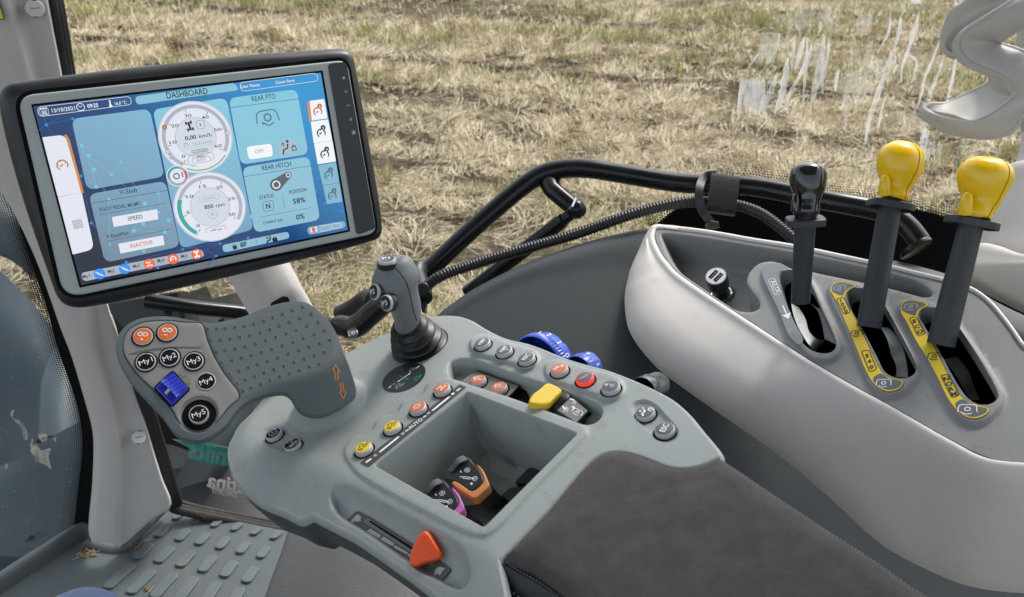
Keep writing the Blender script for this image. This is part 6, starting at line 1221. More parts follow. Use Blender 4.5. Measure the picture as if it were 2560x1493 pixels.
for w0, *qs in [(16, (465, 400), (400, 490), (335, 590)), (45, (330, 600), (315, 750), (300, 910)), (38, (620, 260), (580, 380), (540, 460)), (34, (560, 420), (520, 500)), (50, (600, 560), (560, 680), (510, 800), (490, 900)), (55, (680, 450), (660, 600), (630, 750), (580, 880)), (30, (740, 260), (720, 400), (715, 540)), (40, (810, 290), (770, 420), (735, 550)),
                (26, (830, 290), (830, 450), (815, 620), (800, 830)), (34, (880, 290), (850, 420), (790, 560), (710, 700), (660, 840)), (60, (960, 270), (945, 450), (910, 620), (870, 790)), (30, (1000, 300), (990, 450), (950, 640), (955, 730)), (40, (920, 300), (900, 400), (920, 520)), (26, (1080, 540), (1060, 620), (1050, 710)), (44, (1180, 540), (1150, 640), (1140, 740), (1100, 840)),
                (22, (1480, 90), (1470, 230), (1420, 340), (1380, 410)), (30, (1560, 130), (1545, 260), (1500, 380)), (40, (1540, 300), (1480, 440), (1430, 600), (1370, 760), (1310, 960), (1285, 1120)), (26, (1700, 90), (1680, 220), (1620, 380), (1570, 520), (1565, 640)), (20, (1600, 420), (1680, 470), (1670, 560), (1650, 640)), (34, (1700, 100), (1660, 260), (1600, 420)),
                (22, (1890, 250), (1840, 380), (1800, 480), (1740, 620), (1720, 730), (1690, 820), (1630, 930)), (34, (1900, 420), (1860, 540), (1800, 700), (1760, 820), (1720, 1100)), (28, (1990, 440), (1965, 580), (1945, 690), (1915, 800)), (24, (1440, 740), (1410, 860), (1380, 1020)), (18, (2240, 1070), (2270, 1130), (2290, 1165)), (70, (1750, 1000), (1740, 1100), (1770, 1240)), (26, (1980, 0), (1990, 60), (1960, 150)), (40, (1520, 430), (1480, 560), (1460, 640)), (20, (180, 365), (215, 340)), (30, (1640, 5), (1720, 12))]:
    streak(mb, qs, w0*U_, WH)
for k_ in range(13): x_ = 345+k_*13; streak(mb, ((x_, 605+Rn.uniform(-8, 14)), (x_+Rn.uniform(-6, 10), 740), (x_+Rn.uniform(0, 30), Rn.uniform(850, 920))), Rn.uniform(20, 34)*U_, WH)
for qs in [((600, 240), (720, 240), (700, 420), (640, 480), (520, 510), (470, 420)), ((700, 60), (1100, 40), (1040, 280), (850, 270), (720, 180)), ((1200, 360), (1350, 300), (1340, 480), (1250, 760), (1240, 1040), (1180, 1040), (1150, 860), (1180, 640)), ((1280, 60), (1370, 40), (1340, 240), (1260, 300)), ((1420, 450), (1520, 480), (1470, 650), (1370, 650)), ((1500, 20), (1600, 60), (1590, 110), (1520, 90)), ((2000, 1100), (2080, 1060), (2080, 1240), (2010, 1240)), ((1740, 1080), (1880, 1060), (1860, 1240), (1740, 1240))]:
    xs_, ys_ = [q[0] for q in qs], [q[1] for q in qs]
    for k_ in range(int((max(xs_)-min(xs_))/11)):
        x_ = Rn.uniform(min(xs_), max(xs_)); y_ = Rn.uniform(min(ys_), min(ys_)+.35*(max(ys_)-min(ys_))); L_y = Rn.uniform(.35, .7)*(max(ys_)-min(ys_)); lean_ = Rn.uniform(-.28, -.05)*L_y
        streak(mb, ((x_, y_), (x_+lean_*.5+Rn.uniform(-6, 6), y_+L_y*.5), (x_+lean_, y_+L_y)), Rn.uniform(14, 46)*U_, WH2)
for k_ in range(46): mb.disc(PGf, PGf.l(*z1('N', Rn.uniform(350, 2000), Rn.uniform(60, 980))), Rn.uniform(.0006, .0022), .002, WH, seg=9, sx=Rn.uniform(.6, 1.4))
mb.build('dried_splash', win)
# lower pane stickers, seen mirrored
stk = MB(); PGs = FlatP(PG, -.002); TL_ = mat('teal_sticker', (.03, .30, .26), .5); TP = mat('pale_teal_edge', (.3, .55, .5), .5)
stk.fill(PGs, PGs.L(z('U', (215, 508), (560, 548), (880, 605), (980, 640), (980, 720), (860, 698), (640, 650), (420, 610))), 0, TP); stk.fill(PGs, PGs.L(z('U', (262, 520), (560, 560), (880, 618), (970, 650), (970, 705), (860, 685), (640, 638), (420, 598))), .0006, TL_)
stk.fill(PGs, PGs.L(z('U', (430, 700), (560, 712), (700, 735), (930, 775), (930, 815), (700, 780), (560, 762), (450, 735))), .0006, TL_)
stk.text(PGs, 'Unifts', z1('U', 960, 830), z1('U', 385, 705), -.05, .001, mat('mid_teal', (.10, .42, .36), .5), bold=.03, mirror=False)
stk.build('teal_sticker', win)
stk = MB()
stk.text(PGs, 'zetina', z1('U', 590, 1020), z1('U', 1120, 1110), .038, .0006, M_WPR, bold=.03, mirror=True); stk.line(PGs, PGs.L(z('U', (640, 1040), (1000, 1095), (1130, 1120))), .006, .0004, M_WPR)
stk.text(PGs, 'LUBRICANTS', z1('U', 652, 1092), z1('U', 912, 1138), .017, .0006, M_WPR, bold=.02, mirror=True); stk.line(PGs, PGs.L(z('U', (925, 1136), (1110, 1165))), .0015, .0006, M_GPR)
stk.text(PGs, 'GENUINE LUBRICANTS', z1('U', 940, 1180), z1('U', 1300, 1228), .010, .0006, M_GPR, mirror=True); stk.text(PGs, 'FOR YOUR TRACTOR', z1('U', 1010, 1222), z1('U', 1330, 1275), .010, .0006, M_GPR, mirror=True); stk.build('white_sticker', win)

# ---- windscreen on the left with its black border
wsX = -.86
Zw = lambda u, v: np.interp(v, [200, 746, 1400], [1.28, 1.40, 1.62])
ws = thing('windscreen', 'dusty windscreen pane with a black dotted border at its edge beside the pillar', 'windscreen', pt(100, 1300, 1.6))
bl = [(-40, 180), (-6, 250), z1('C', 60, 250), z1('C', 120, 420), z1('C', 210, 720), z1('C', 320, 1050), z1('Q', 210, 110), z1('Q', 270, 330), z1('Q', 350, 560), z1('Q', 378, 700), z1('Q', 380, 800), z1('Q', 360, 980), z1('Q', 338, 1180), z1('Q', 330, 1240)]
br = [(u2+14, v2) for u2, v2 in ((20, 180), (22, 250), (52, 465), (70, 540), (100, 640), (120, 740))]+[z1('Q', 262, 110), z1('Q', 350, 340), z1('Q', 415, 560), z1('Q', 447, 690), z1('Q', 452, 800), z1('Q', 445, 980), z1('Q', 430, 1180), z1('Q', 425, 1240)]
mb = MB(); A_ = resample_n(catmull(bl, 6, False), 60); B_ = resample_n(catmull(br, 6, False), 60)
V = []; [V.extend((pt(*a, Zw(*a)), pt(*b, Zw(*b)))) for a, b in zip(A_, B_)]; mb.add(V, [(2*i, 2*i+1, 2*i+3, 2*i+2) for i in range(59)], M_VOID)
A2 = resample_n(catmull(bl, 6, False), 210); tA = np.gradient(A2, axis=0); tA /= np.linalg.norm(tA, axis=1)[:, None]
for j in range(7):
    for i in range(len(A2)):
        nn = np.array([-abs(tA[i][1]), tA[i][0]]); q = A2[i]+nn*(3+5.6*j)+tA[i]*(2.8 if j % 2 else 0); P_ = pt(*q, Zw(*q)-.002); rp = .0021*(1-j/8.5)
        t3 = unit(pt(*(q+tA[i]), Zw(*(q+tA[i])))-pt(*q, Zw(*q))); n3 = unit(np.cross(t3, FWD)); 
        mb.add([P_+rp*(math.cos(a)*t3+math.sin(a)*n3) for a in np.linspace(0, 2*math.pi, 7)[:-1]], [range(6)], M_VOID, True)
mb.build('printed_border', ws)
mb = MB(); 
gp = [pt(*q, Zw(*q)+.004) for q in A_]; gl_ = [pt(-900, q[1], Zw(*q)+.004-.0) for q in A_]; V = []; [V.extend((a, b)) for a, b in zip(gp, gl_)]; mb.add(V, [(2*i, 2*i+1, 2*i+3, 2*i+2) for i in range(59)], glassmat('windscreen_glass', (.93, .97, .98))); mb.build('pane', ws)
DST = film('windscreen_dust', (.35, .4, .4), .035, scale=9); mb = MB(); V = [v-FWD*.002 for v in V]; mb.add(V, [(2*i, 2*i+1, 2*i+3, 2*i+2) for i in range(59)], DST)
MUD = film('mud_splat', (.62, .58, .48), .75, scale=70); PWc = Plane(pt(90, 1110, Zw(90, 1110)-.01), unit(-ray(90, 1110)), RIGHT)
for qs in [((48, 620), (65, 600), (60, 640), (95, 655), (125, 700), (128, 740), (112, 742), (100, 690), (70, 655)), ((140, 790), (170, 760), (190, 790), (235, 780), (225, 820), (238, 880), (215, 860), (190, 850), (170, 840), (158, 870), (165, 830)), ((175, 715), (215, 715), (218, 745), (195, 750)), ((248, 735), (260, 728), (258, 755)), ((145, 740), (152, 735), (150, 780), (142, 775)), ((22, 855), (36, 850), (30, 880))]: mb.fill(PWc, catmull(PWc.L(z('Q', *qs)), 3), .001, MUD)
for k_ in range(45): mb.disc(PWc, PWc.l(Rn.uniform(2, 200), Rn.uniform(880, 1360)), Rn.uniform(.0004, .0011), .0014, MUD, seg=7)
mb.build('dust_film', ws)
mb = MB(); PWt = Plane(pt(60, 1345, Zw(60, 1345)-.012), unit(-ray(60, 1345)), RIGHT)
mb.text(PWt, 'ABBOTRACTOR', z1('Q', 122, 1222), z1('Q', 216, 1164), .0065, .001, M_KPR, mirror=True, bold=.02); mb.text(PWt, 'SAFETY GLASS', z1('Q', 146, 1222), z1('Q', 216, 1180), .004, .001, M_KPR, mirror=True)
mb.fill(PWt, PWt.L(z('Q', (130, 1205), (135, 1185), (148, 1182), (155, 1190), (162, 1188), (158, 1202), (140, 1210))), .001, M_KPR); mb.build('maker_mark', ws)

# ================================================================ FLOOR
mat_ = thing('floor_mat', 'dusty grey rubber floor mat with rows of raised oblong pads', 'mat', PF.w(-.5, 1.0, 0))
mb = MB(); fo = PF.L([(-80, 1480), z1('Q', 0, 1455), z1('Q', 200, 1310), z1('Q', 400, 1190), z1('Q', 600, 1100), z1('Q', 780, 1045), z1('R', 800, 610), z1('R', 1200, 690), z1('R', 1600, 770), z1('R', 1900, 828), (1000, 1400), (1300, 1480), (1300, 2100), (-600, 2100)])
mb.plate(PF, fo, -.02, 0, M_MAT); mb.build('sheet', mat_)
mb = MB()
M_PADS = mat('mat_pad_rubber', (.10, .12, .125), .5, bump=.3, bscale=500, var=.1, dirt=.35, dirtcol='#7a6a50', dscale=11)
def padq(a, ln_, wv, m=M_PADS): mb = MB(); a = np.array(a); ln_ = np.array(ln_); wv = np.array(wv); mb.plate(PF, rounded(PF.L([z1('R', *q) for q in (a, a+wv, a+wv+ln_, a+ln_)]), .008, 5), 0, .0050, m, r=.0012); mb.build('raised_pad', mat_)
for x, y in ((815, 720), (985, 752), (1160, 786), (1340, 820), (1515, 858), (1695, 896)): padq((x, y), (78, -66), (66, 9))
for x, y in ((650, 872), (838, 908), (1018, 944), (1204, 982), (1390, 1024), (1576, 1064)): padq((x, y), (108-.04*(x-650), -104), (80, 14))
for x, y in ((452, 1072), (648, 1104), (846, 1142), (1046, 1188), (1244, 1234), (1442, 1284)): padq((x, y), (146-.055*(x-458), -142), (92, 16))
for x, y in ((190, 1335), (400, 1383), (612, 1420), (826, 1452), (1056, 1490), (1286, 1544)): padq((x, y), (236-.11*(x-190), -215), (98, 18))
for x, y in ((-180, 1560), (60, 1640), (300, 1660)): padq((x, y), (200, -190), (90, 14))

mb = MB(); mb.tube(catmull([pt(*z1('Q', *q), Z) for q, Z in (((410, 1215), 1.575), ((470, 1235), 1.57), ((530, 1248), 1.565), ((575, 1235), 1.565), ((640, 1170), 1.58), ((710, 1100), 1.60), ((765, 1045), 1.62))], 6, False), .011, M_MAT, 12); mb.build('raised_lip', mat_)
mb = MB(); e0, e1 = [PF.w(*PF.l(*z1('Q', *q)), 0) for q in ((-60, 1500), (400, 1195))]; e1b = PF.w(*PF.l(*z1('Q', 425, 1215)), 0); upz = np.array([0, 0, .028])
mb.loft([[e0, (e0+e1)/2, e1, e1b], [e0+upz+[.0, .01, 0], (e0+e1)/2+upz+[0, .01, 0], e1+upz*.9+[0, .008, 0], e1b+upz*.3], [e0+upz+[-.008, .022, 0], (e0+e1)/2+upz+[-.008, .022, 0], e1+upz*.9+[0, .016, 0], e1b+upz*.3+[0, .01, 0]], [e0+[-.01, .024, -.04], (e0+e1)/2+[-.01, .024, -.04], e1+[0, .018, -.04], e1b+[0, .012, -.04]]], M_MAT, 20, 4); mb.build('edge_upstand', mat_)
mb = MB(); Rf = random.Random(2); SOIL = mat('dry_soil', (.16, .12, .07), .95, bump=.5); ST_ = mat('loose_straw', (.42, .34, .2), .8)
for c_, n_k, sp_k in ((z1('Q', 400, 1268), 56, 26), (z1('R', 490, 950), 30, 24), (z1('R', 640, 1380), 6, 20)):
    for k_ in range(n_k):
        q = (c_[0]+Rf.gauss(0, sp_k*.5), c_[1]+Rf.gauss(0, sp_k*.22)); p = PF.w(*PF.l(*q), .002); r = Rf.uniform(.001, .003)
        if k_ % 4: mb.lathe(p, (0, 0, 1), [(r, -.001), (r*.8, r*.8), (0, r)], SOIL, 6, cap=False)
        else: a = Rf.uniform(0, 3.1); d = np.array([math.cos(a), math.sin(a), .1])*Rf.uniform(.004, .012); mb.tube([p-d, p+d], .0008, ST_, 4)
o = mb.build('floor_debris'); tag(o, 'crumbs of dry soil and straw on the floor mat', 'debris'); o['kind'] = 'stuff'; del o['category']
# driver's knee
kneeP = [(40, 1560, 1.2), (120, 1530, 1.2), (200, 1508, 1.2), (270, 1522, 1.2), (340, 1560, 1.22)]
mb = MB()
DEN = mat('blue_denim', (.014, .04, .11), .9, bump=.8, bscale=1400, var=.35, vscale=260, sheen=.3)
hip = pt(-100, 2150, .75); knee = pt(205, 1590, 1.16); foot = pt(120, 1800, 1.75)
lg = catmull([hip, (hip+knee)/2+np.array([0, 0, .01]), knee, knee*.5+foot*.5+[0, .01, 0], foot], 8, False); mb.tube(lg, np.interp(np.linspace(0, 1, len(lg)), [0, .25, .46, .52, .7, 1], [.085, .078, .066, .062, .056, .05]), DEN, 28)
o = mb.build('trouser_leg'); 
per = thing('person', 'seated person whose knee in blue denim jeans shows at the bottom left edge', 'person', hip); o.parent = per; mw = np.array(o.location)-hip; o.location = mw
# ================================================================ SEAT BASE under the armrest
mb = MB(); rows = [P3([(745, 1280, 1.02), (850, 1290, 1.0), (1000, 1360, .96), (1150, 1440, .92), (1300, 1520, .9)]), P3([(728, 1310, 1.0), (830, 1330, .97), (960, 1400, .93), (1080, 1480, .9), (1250, 1560, .87)]), P3([(700, 1390, .98), (800, 1410, .95), (920, 1470, .91), (1040, 1540, .88), (1200, 1620, .85)]), P3([(660, 1500, .96), (770, 1520, .93), (890, 1560, .89), (1010, 1620, .86), (1150, 1700, .83)]), P3([(620, 1640, .94), (740, 1660, .91), (860, 1700, .87), (980, 1760, .84), (1100, 1850, .81)])]
mb.loft([[p+FWD*.08+RIGHT*.01 for p in [rows[k][0] for k in range(5)]]]+[[rows[k][j] for k in range(5)] for j in range(5)], mat('warm_grey_cover', (.15, .148, .138), .5, bump=.6, bscale=350, var=.12, vscale=6), 30, 6); tag(mb.build('seat_base_cover', autos=80), 'leather grained grey cover bulging below the armrest over the floor mat', 'seat cover')
# pivot arm that carries the armrest
mb = MB(); mb.tube([PA.w(*PA.l0(1250, 1250), -.075), PA.w(*PA.l0(1400, 1480), -.16), pt(1300, 1750, .85)], [.05, .055, .06], M_DARK, 20); mb.build('support_arm', arm)

# ================================================================ CUP HOLDER and right hand trim
cup = thing('bottle_holder', 'pale plastic S shaped bottle holder hanging at the upper right over the window', 'holder', pt(2480, 320, .86))
WT = mat('aged_white_plastic', (.47, .46, .43), .55, var=.05, vscale=9, dirt=.45, dirtcol='#7a6a52', dscale=16)
def nz(*qs): return [pt(*z1('N', a, b), Z) for a, b, Z in qs]
def addsolid(o, th): md = o.modifiers.new('thickness', 'SOLIDIFY'); md.thickness = th; md.offset = 0; return o
o1 = nz((2620, -120, .80), (2420, 10, .80), (2200, 150, .81), (2060, 240, .82), (1998, 330, .83), (2010, 410, .83), (2080, 490, .825), (2200, 545, .815), (2330, 600, .805), (2430, 670, .80), (2465, 730, .80), (2400, 800, .80), (2220, 915, .805), (2120, 955, .81), (1950, 940, .825), (1800, 895, .84), (1728, 840, .86))
o2 = nz((2760, 60, .80), (2560, 185, .80), (2420, 265, .81), (2345, 315, .82), (2322, 336, .83), (2335, 352, .83), (2380, 365, .825), (2460, 390, .815), (2540, 430, .80), (2600, 540, .79), (2610, 700, .785), (2500, 900, .785), (2410, 1030, .79), (2300, 1062, .80), (2080, 1048, .82), (1900, 1000, .84), (1716, 880, .86))
mid_ = [a*.55+b*.45-FWD*.007 for a, b in zip(o1, o2)]; q1 = [a*.88+b*.12-FWD*.004 for a, b in zip(o1, o2)]; q2 = [a*.12+b*.88-FWD*.003 for a, b in zip(o1, o2)]
mb = MB(); mb.loft([[a+FWD*.006 for a in o1], q1, mid_, q2, [a+FWD*.006 for a in o2]], WT, 70, 5, par=True); addsolid(mb.build('front_band', cup, autos=60), .004)
b1 = nz((2130, -60, .86), (2060, 20, .87), (1960, 90, .875), (1910, 190, .88), (1885, 300, .88), (1880, 370, .88), (1925, 415, .88), (2005, 437, .875)); b2_ = nz((2560, -80, .87), (2440, 0, .88), (2260, 130, .88), (2100, 220, .88), (2020, 290, .88), (1998, 340, .88), (2000, 390, .88), (2008, 434, .875))
mb = MB(); mb.loft([b1, [(a+b)/2+FWD*.008 for a, b in zip(b1, b2_)], b2_], WT, 30, 6, par=True); addsolid(mb.build('upper_band', cup, autos=60), .004)
c1 = nz((2255, 560, .83), (2262, 600, .85), (2250, 645, .87), (2150, 700, .89), (2000, 770, .90), (1900, 808, .90), (1800, 812, .885), (1730, 830, .865)); c2 = nz((2360, 600, .82), (2450, 700, .83), (2460, 760, .835), (2320, 860, .84), (2130, 950, .84), (1960, 900, .855), (1850, 880, .86), (1735, 845, .862))
mb = MB(); mb.loft([c1, [(a+b)/2+FWD*.006+DOWN*.002 for a, b in zip(c1, c2)], c2], WT, 34, 6, par=True); addsolid(mb.build('bowl', cup, autos=60), .003)
mb = MB(); BEAD = MB(); BEAD.tube([p-FWD*.002 for p in catmull(o1, 6, False)], .0021, WT, 8); BEAD.tube([p-FWD*.002 for p in catmull(o2, 6, False)], .0021, WT, 8); BEAD.tube(catmull(c1, 6, False), .0024, WT, 8); BEAD.tube(catmull(b1, 6, False), .0022, WT, 8); BEAD.build('rim_bead', cup)
mb.tube(nz((2600, -60, .9), (2560, 300, .9), (2540, 760, .9), (2600, 1000, .9)), .012, WT, 12); mb.build('mount', cup)
mb = MB(); rows = [P3([(2560, 60, .98), (2548, 330, .97), (2530, 460, .96), L_q+(.95,)]) if 0 else P3([(2590, 330, .98), (2560, 420, .97), (*LQ(1500, 400), .965), (*LQ(1420, 620), .96), (*LQ(1362, 870), .955), (*LQ(1330, 1020), .95), (*LQ(1280, 1020), .95), (*LQ(1240, 900), .955)]), P3([(2640, 330, .95), (2600, 430, .94), (2560, 470, .935), (2535, 545, .93), (2515, 620, .93), (2500, 690, .925), (*LQ(1215, 1060), .925), (*LQ(1190, 1100), .925)]), P3([(2760, 330, .93), (2720, 440, .92), (2680, 520, .92), (2640, 620, .92), (2600, 700, .92), (2560, 740, .92), (*LQ(1400, 1250), .92), (*LQ(1250, 1160), .925)])]
tr = thing('rear_pillar', 'pale plastic rear pillar trim at the right edge beside the console', 'pillar', pt(2540, 700, .94))
A_l = P3([(2600, 250, .99), (2575, 400, .975), (*LQ(1560, 230), .97), (*LQ(1500, 400), .965), (*LQ(1430, 600), .96), (*LQ(1385, 780), .955), (*LQ(1358, 900), .95), (*LQ(1345, 1000), .945), (*LQ(1360, 1100), .94)])
B_l = [p+RIGHT*.012-FWD*.012 for p in A_l]; C_l = [p+RIGHT*.16-FWD*.02 for p in A_l]
mb = MB(); mb.loft([[p+FWD*.03 for p in A_l], A_l, B_l, C_l], M_WHITE, 30, 5); mb.build('upper_trim', tr, autos=60)
D_l = P3([(*LQ(1345, 880), .95), (*LQ(1290, 868), .945), (*LQ(1245, 880), .94), (*LQ(1210, 970), .935), (*LQ(1190, 1060), .93), (*LQ(1200, 1120), .93), (*LQ(1350, 1230), .925), (*LQ(1600, 1360), .92), (*LQ(1900, 1500), .91)])
E_l = [pt(2560, 660, .93)*.65+p*.35-FWD*.03 for p in D_l]; mb = MB(); mb.loft([[p+FWD*.03+DOWN*.0 for p in D_l], D_l, [p*.8+e*.2-FWD*.004 for p, e in zip(D_l, E_l)], E_l, [p+RIGHT*.2 for p in E_l]], M_WHITE, 40, 5); mb.build('lower_trim', tr, autos=60)
# shelf behind the console
mb = MB(); mb.loft([P3([(2180, 640, 1.10), (2380, 690, 1.06), (2500, 760, 1.0), (2700, 850, .95)]), P3([(2180, 700, 1.0), (2380, 740, .97), (2500, 830, .93), (2700, 980, .88)]), P3([(2180, 800, .98), (2380, 900, .95), (2500, 950, .91), (2700, 1080, .86)])], M_SIDE, 20, 4); o = mb.build('rear_shelf'); tag(o, 'dark shelf between the pale console rim and the rear pillar', 'shelf')

# ================================================================ OUTSIDE
# bonnet, front mudguard and tyres seen through the glass
BON = mat('blue_grey_paint', (.022, .031, .039), .5, spec=.2, var=.08, vscale=3, dirt=.3, dscale=8)
tr_ = thing('tractor_bonnet', 'blue grey tractor bonnet filling the lower left beyond the windscreen', 'bonnet', pt(0, 1300, 2.2))
mb = MB(); mb.loft([P3([(-300, 560, 3.4), (-60, 640, 3.3), (60, 735, 3.1), (150, 850, 2.9), (215, 960, 2.7), (260, 1150, 2.5), (290, 1300, 2.3)]), P3([(-340, 620, 3.2), (-100, 700, 3.1), (20, 800, 2.9), (100, 910, 2.75), (165, 1030, 2.6), (215, 1180, 2.4), (240, 1330, 2.25)]), P3([(-500, 800, 2.9), (-260, 900, 2.8), (-120, 980, 2.7), (-20, 1080, 2.6), (60, 1200, 2.4), (110, 1330, 2.3), (140, 1450, 2.2)]), P3([(-700, 1300, 2.4), (-500, 1330, 2.4), (-350, 1400, 2.3), (-200, 1450, 2.3), (-100, 1500, 2.2), (0, 1600, 2.1), (50, 1700, 2.1)])], BON, 40, 8); mb.build('side', tr_, autos=80)
mb = MB(); mb.loft([P3([(-200, 1100, 2.2), (0, 1165, 2.15), (80, 1120, 2.12), (150, 1080, 2.1), (230, 1040, 2.1)]), P3([(-200, 1160, 2.15), (0, 1200, 2.1), (90, 1160, 2.08), (160, 1130, 2.06), (240, 1100, 2.05)]), P3([(-200, 1380, 2.0), (0, 1390, 1.98), (100, 1390, 1.96), (170, 1380, 1.95), (250, 1370, 1.95)])], mat('bonnet_light', (.036, .048, .055), .55, spec=.2, dirt=.3, dscale=10), 24, 6); mb.build('lower_cowl', tr_, autos=80)
mb = MB(); mb.tube(P3([(150, 880, 2.3), (152, 960, 2.25), (150, 1100, 2.2)]), [.022, .05, .055], mat('cowl_grey', (.07, .09, .10), .4), 20); mb.build('filler_cap', tr_)
mb = MB(); mb.loft([P3([(-100, 470, 3.6), (0, 480, 3.5), (60, 540, 3.5), (100, 640, 3.4)]), P3([(-100, 520, 3.4), (0, 530, 3.4), (50, 570, 3.4), (90, 660, 3.3)]), P3([(-100, 640, 3.4), (0, 640, 3.4), (40, 660, 3.4), (80, 700, 3.3)])], M_DARK, 20, 5); o = mb.build('mirror_arm'); tag(o, 'dark rounded mirror housing seen beyond the windscreen', 'mirror')
# front wheel with mudguard seen through the lower door glass
RUBT = mat('tyre_rubber', (.018, .018, .018), .8, bump=.3, bscale=80, dirt=.5, dirtcol='#6a5a40', dscale=6)
wh = thing('front_wheel', 'dark lugged tractor tyre below the door glass', 'wheel', (-1.25, 2.1, .62))
mb = MB(); mb.lathe((-1.02, 2.35, .62), (0.35, 1, .0), [(.30, -.24), (.45, -.25), (.58, -.2), (.62, -.1), (.63, 0), (.62, .1), (.58, .2), (.45, .25), (.30, .24)], RUBT, 60, (0, 0, 1), cap=False); mb.build('tyre', wh)
mb = MB()
for k_ in range(22):
    a = 2*math.pi*k_/22; ax_ = unit((.35, 1, 0)); x = np.array([0, 0, 1.]); y = np.cross(ax_, x)
    for sg in (-1, 1):
        a2 = a+(.14 if sg > 0 else 0); p0 = np.array((-1.02, 2.35, .62))+(x*math.cos(a2)+y*math.sin(a2))*.645+ax_*.0; p1 = np.array((-1.02, 2.35, .62))+(x*math.cos(a2+.2)+y*math.sin(a2+.2))*.60+ax_*.22*sg; mb.tube([p0, p1], [.028, .034], RUBT, 4)
mb.build('lugs', wh); mb = MB(); mb.lathe((-1.02, 2.35, .62), (0.35, 1, .0), [(.30, -.2), (.26, -.1), (.1, -.08), (0, -.07)], mat('rim_grey', (.3, .32, .33), .5), 40, (0, 0, 1), cap=False); mb.build('rim', wh)
mg = MB(); mg.loft([P3([(330, 900, 2.0), (420, 1000, 1.95), (480, 1100, 1.9), (420, 1230, 1.85)]), P3([(400, 900, 2.1), (560, 960, 2.05), (600, 1060, 2.0), (520, 1200, 1.9)]), P3([(560, 880, 2.3), (620, 930, 2.3), (630, 1040, 2.25), (600, 1180, 2.2)])], mat('mudguard_grey', (.02, .028, .032), .6, spec=.2, var=.1), 24, 6); tag(mg.build('mudguard', autos=80), 'curved blue grey mudguard seen through the lower door glass', 'mudguard')
stp_ = MB(); stp_.loft([P3([(400, 1180, 2.0), (560, 1160, 2.0), (760, 1240, 2.0)]), P3([(420, 1320, 1.9), (600, 1300, 1.9), (660, 1310, 1.9)])], mat('step_black', (.015, .016, .016), .6), 12, 3); tag(stp_.build('cab_step'), 'black cab step in the shadow below the door glass', 'step')

# field: ground sheet, clods, stubble
def gxy(u, v): r = ray(u, v); t = -CAM[2]/r[2]; return CAM+t*r
bd = unit((gxy(1850, 228)-gxy(170, 98))[:2]); bn = np.array([-bd[1], bd[0]])
T0 = [float(gxy(u, v)[:2]@bn) for u, v in ((900, 145), (700, 12), (1650, 195), (700, 190), (2300, 90), (1300, 300))]
def vnoise(P, s, seed=0):
    r2 = np.random.default_rng(seed); G = r2.random((128, 128)); p = P/s; i = np.floor(p).astype(int); f = p-i; f = f*f*(3-2*f); i0 = i % 128; i1 = (i+1) % 128
    a = G[i0[:, 0], i0[:, 1]]; b = G[i1[:, 0], i0[:, 1]]; c = G[i0[:, 0], i1[:, 1]]; d = G[i1[:, 0], i1[:, 1]]
    return (a*(1-f[:, 0])+b*f[:, 0])*(1-f[:, 1])+(c*(1-f[:, 0])+d*f[:, 0])*f[:, 1]
def band(P2):
    """how bare the soil is: wheel tracks and patches"""
    t = P2@bn; s = P2@bd; w_ = .12*(vnoise(np.stack([s, t*0], 1), 1.3, 3)-.5)
    b = np.exp(-((t-T0[0]+w_)/.13)**2)*1.1+np.exp(-((t-T0[1]+w_)/.22)**2)*.5+.35*np.exp(-((t-T0[5]+w_)/.10)**2)
    st2 = np.stack([s*.09, t], 1); b += .95*np.clip(vnoise(st2, .36, 5)*.62+vnoise(st2*[1.6, 1], .13, 6)*.38-.50, 0, 1)*3.2
    return np.clip(b, 0, 1)
FG = bpy.data.materials.new('field_soil'); FG.use_nodes = True; n = FG.node_tree.nodes; l = FG.node_tree.links; b = n['Principled BSDF']; b.inputs['Roughness'].default_value = .95; b.inputs['Specular IOR Level'].default_value = .1
tc = n.new('ShaderNodeTexCoord'); t1 = n.new('ShaderNodeTexNoise'); t1.inputs['Scale'].default_value = 26; t1.inputs['Detail'].default_value = 9; t1.inputs['Roughness'].default_value = .7
mp = n.new('ShaderNodeMapping'); mp.inputs['Rotation'].default_value = (0, 0, -math.atan2(bd[1], bd[0])); mp.inputs['Scale'].default_value = (.55, 1, 1); l.new(tc.outputs['Object'], mp.inputs[0]); l.new(mp.outputs[0], t1.inputs['Vector'])
cr = n.new('ShaderNodeValToRGB'); cr.color_ramp.elements[0].position = .35; cr.color_ramp.elements[0].color = (.07, .055, .036, 1); cr.color_ramp.elements[1].position = .66; cr.color_ramp.elements[1].color = (.23, .19, .125, 1); e = cr.color_ramp.elements.new(.5); e.color = (.12, .10, .066, 1); l.new(t1.outputs['Fac'], cr.inputs[0]); l.new(cr.outputs[0], b.inputs['Base Color'])
bp = n.new('ShaderNodeBump'); bp.inputs['Strength'].default_value = .9; bp.inputs['Distance'].default_value = .03; l.new(t1.outputs['Fac'], bp.inputs['Height']); l.new(bp.outputs[0], b.inputs['Normal'])
xs = np.linspace(-11, 13, 300); ys = np.linspace(1.2, 20, 240); X, Y = np.meshgrid(xs, ys); Pn = np.stack([X.ravel(), Y.ravel()], 1); bb = band(Pn)
Zg = .05*(vnoise(Pn, .3, 8)-.5)+.03*(vnoise(Pn, .11, 9)-.5)-.06*bb-.03; Zg *= np.clip(np.minimum.reduce([Pn[:, 0]+11, 13-Pn[:, 0], 20-Pn[:, 1]]), 0, 1); V = np.column_stack([Pn, Zg]); nx, ny = 300, 240
F = [(j*nx+i, j*nx+i+1, (j+1)*nx+i+1, (j+1)*nx+i) for j in range(ny-1) for i in range(nx-1)]
mb = MB(); mb.add(V, F, FG); k0 = 0
outer = [(-600, -600), (700, -600), (700, 900), (-600, 900)]; inn = [(-11, 1.2), (13, 1.2), (13, 20), (-11, 20)]
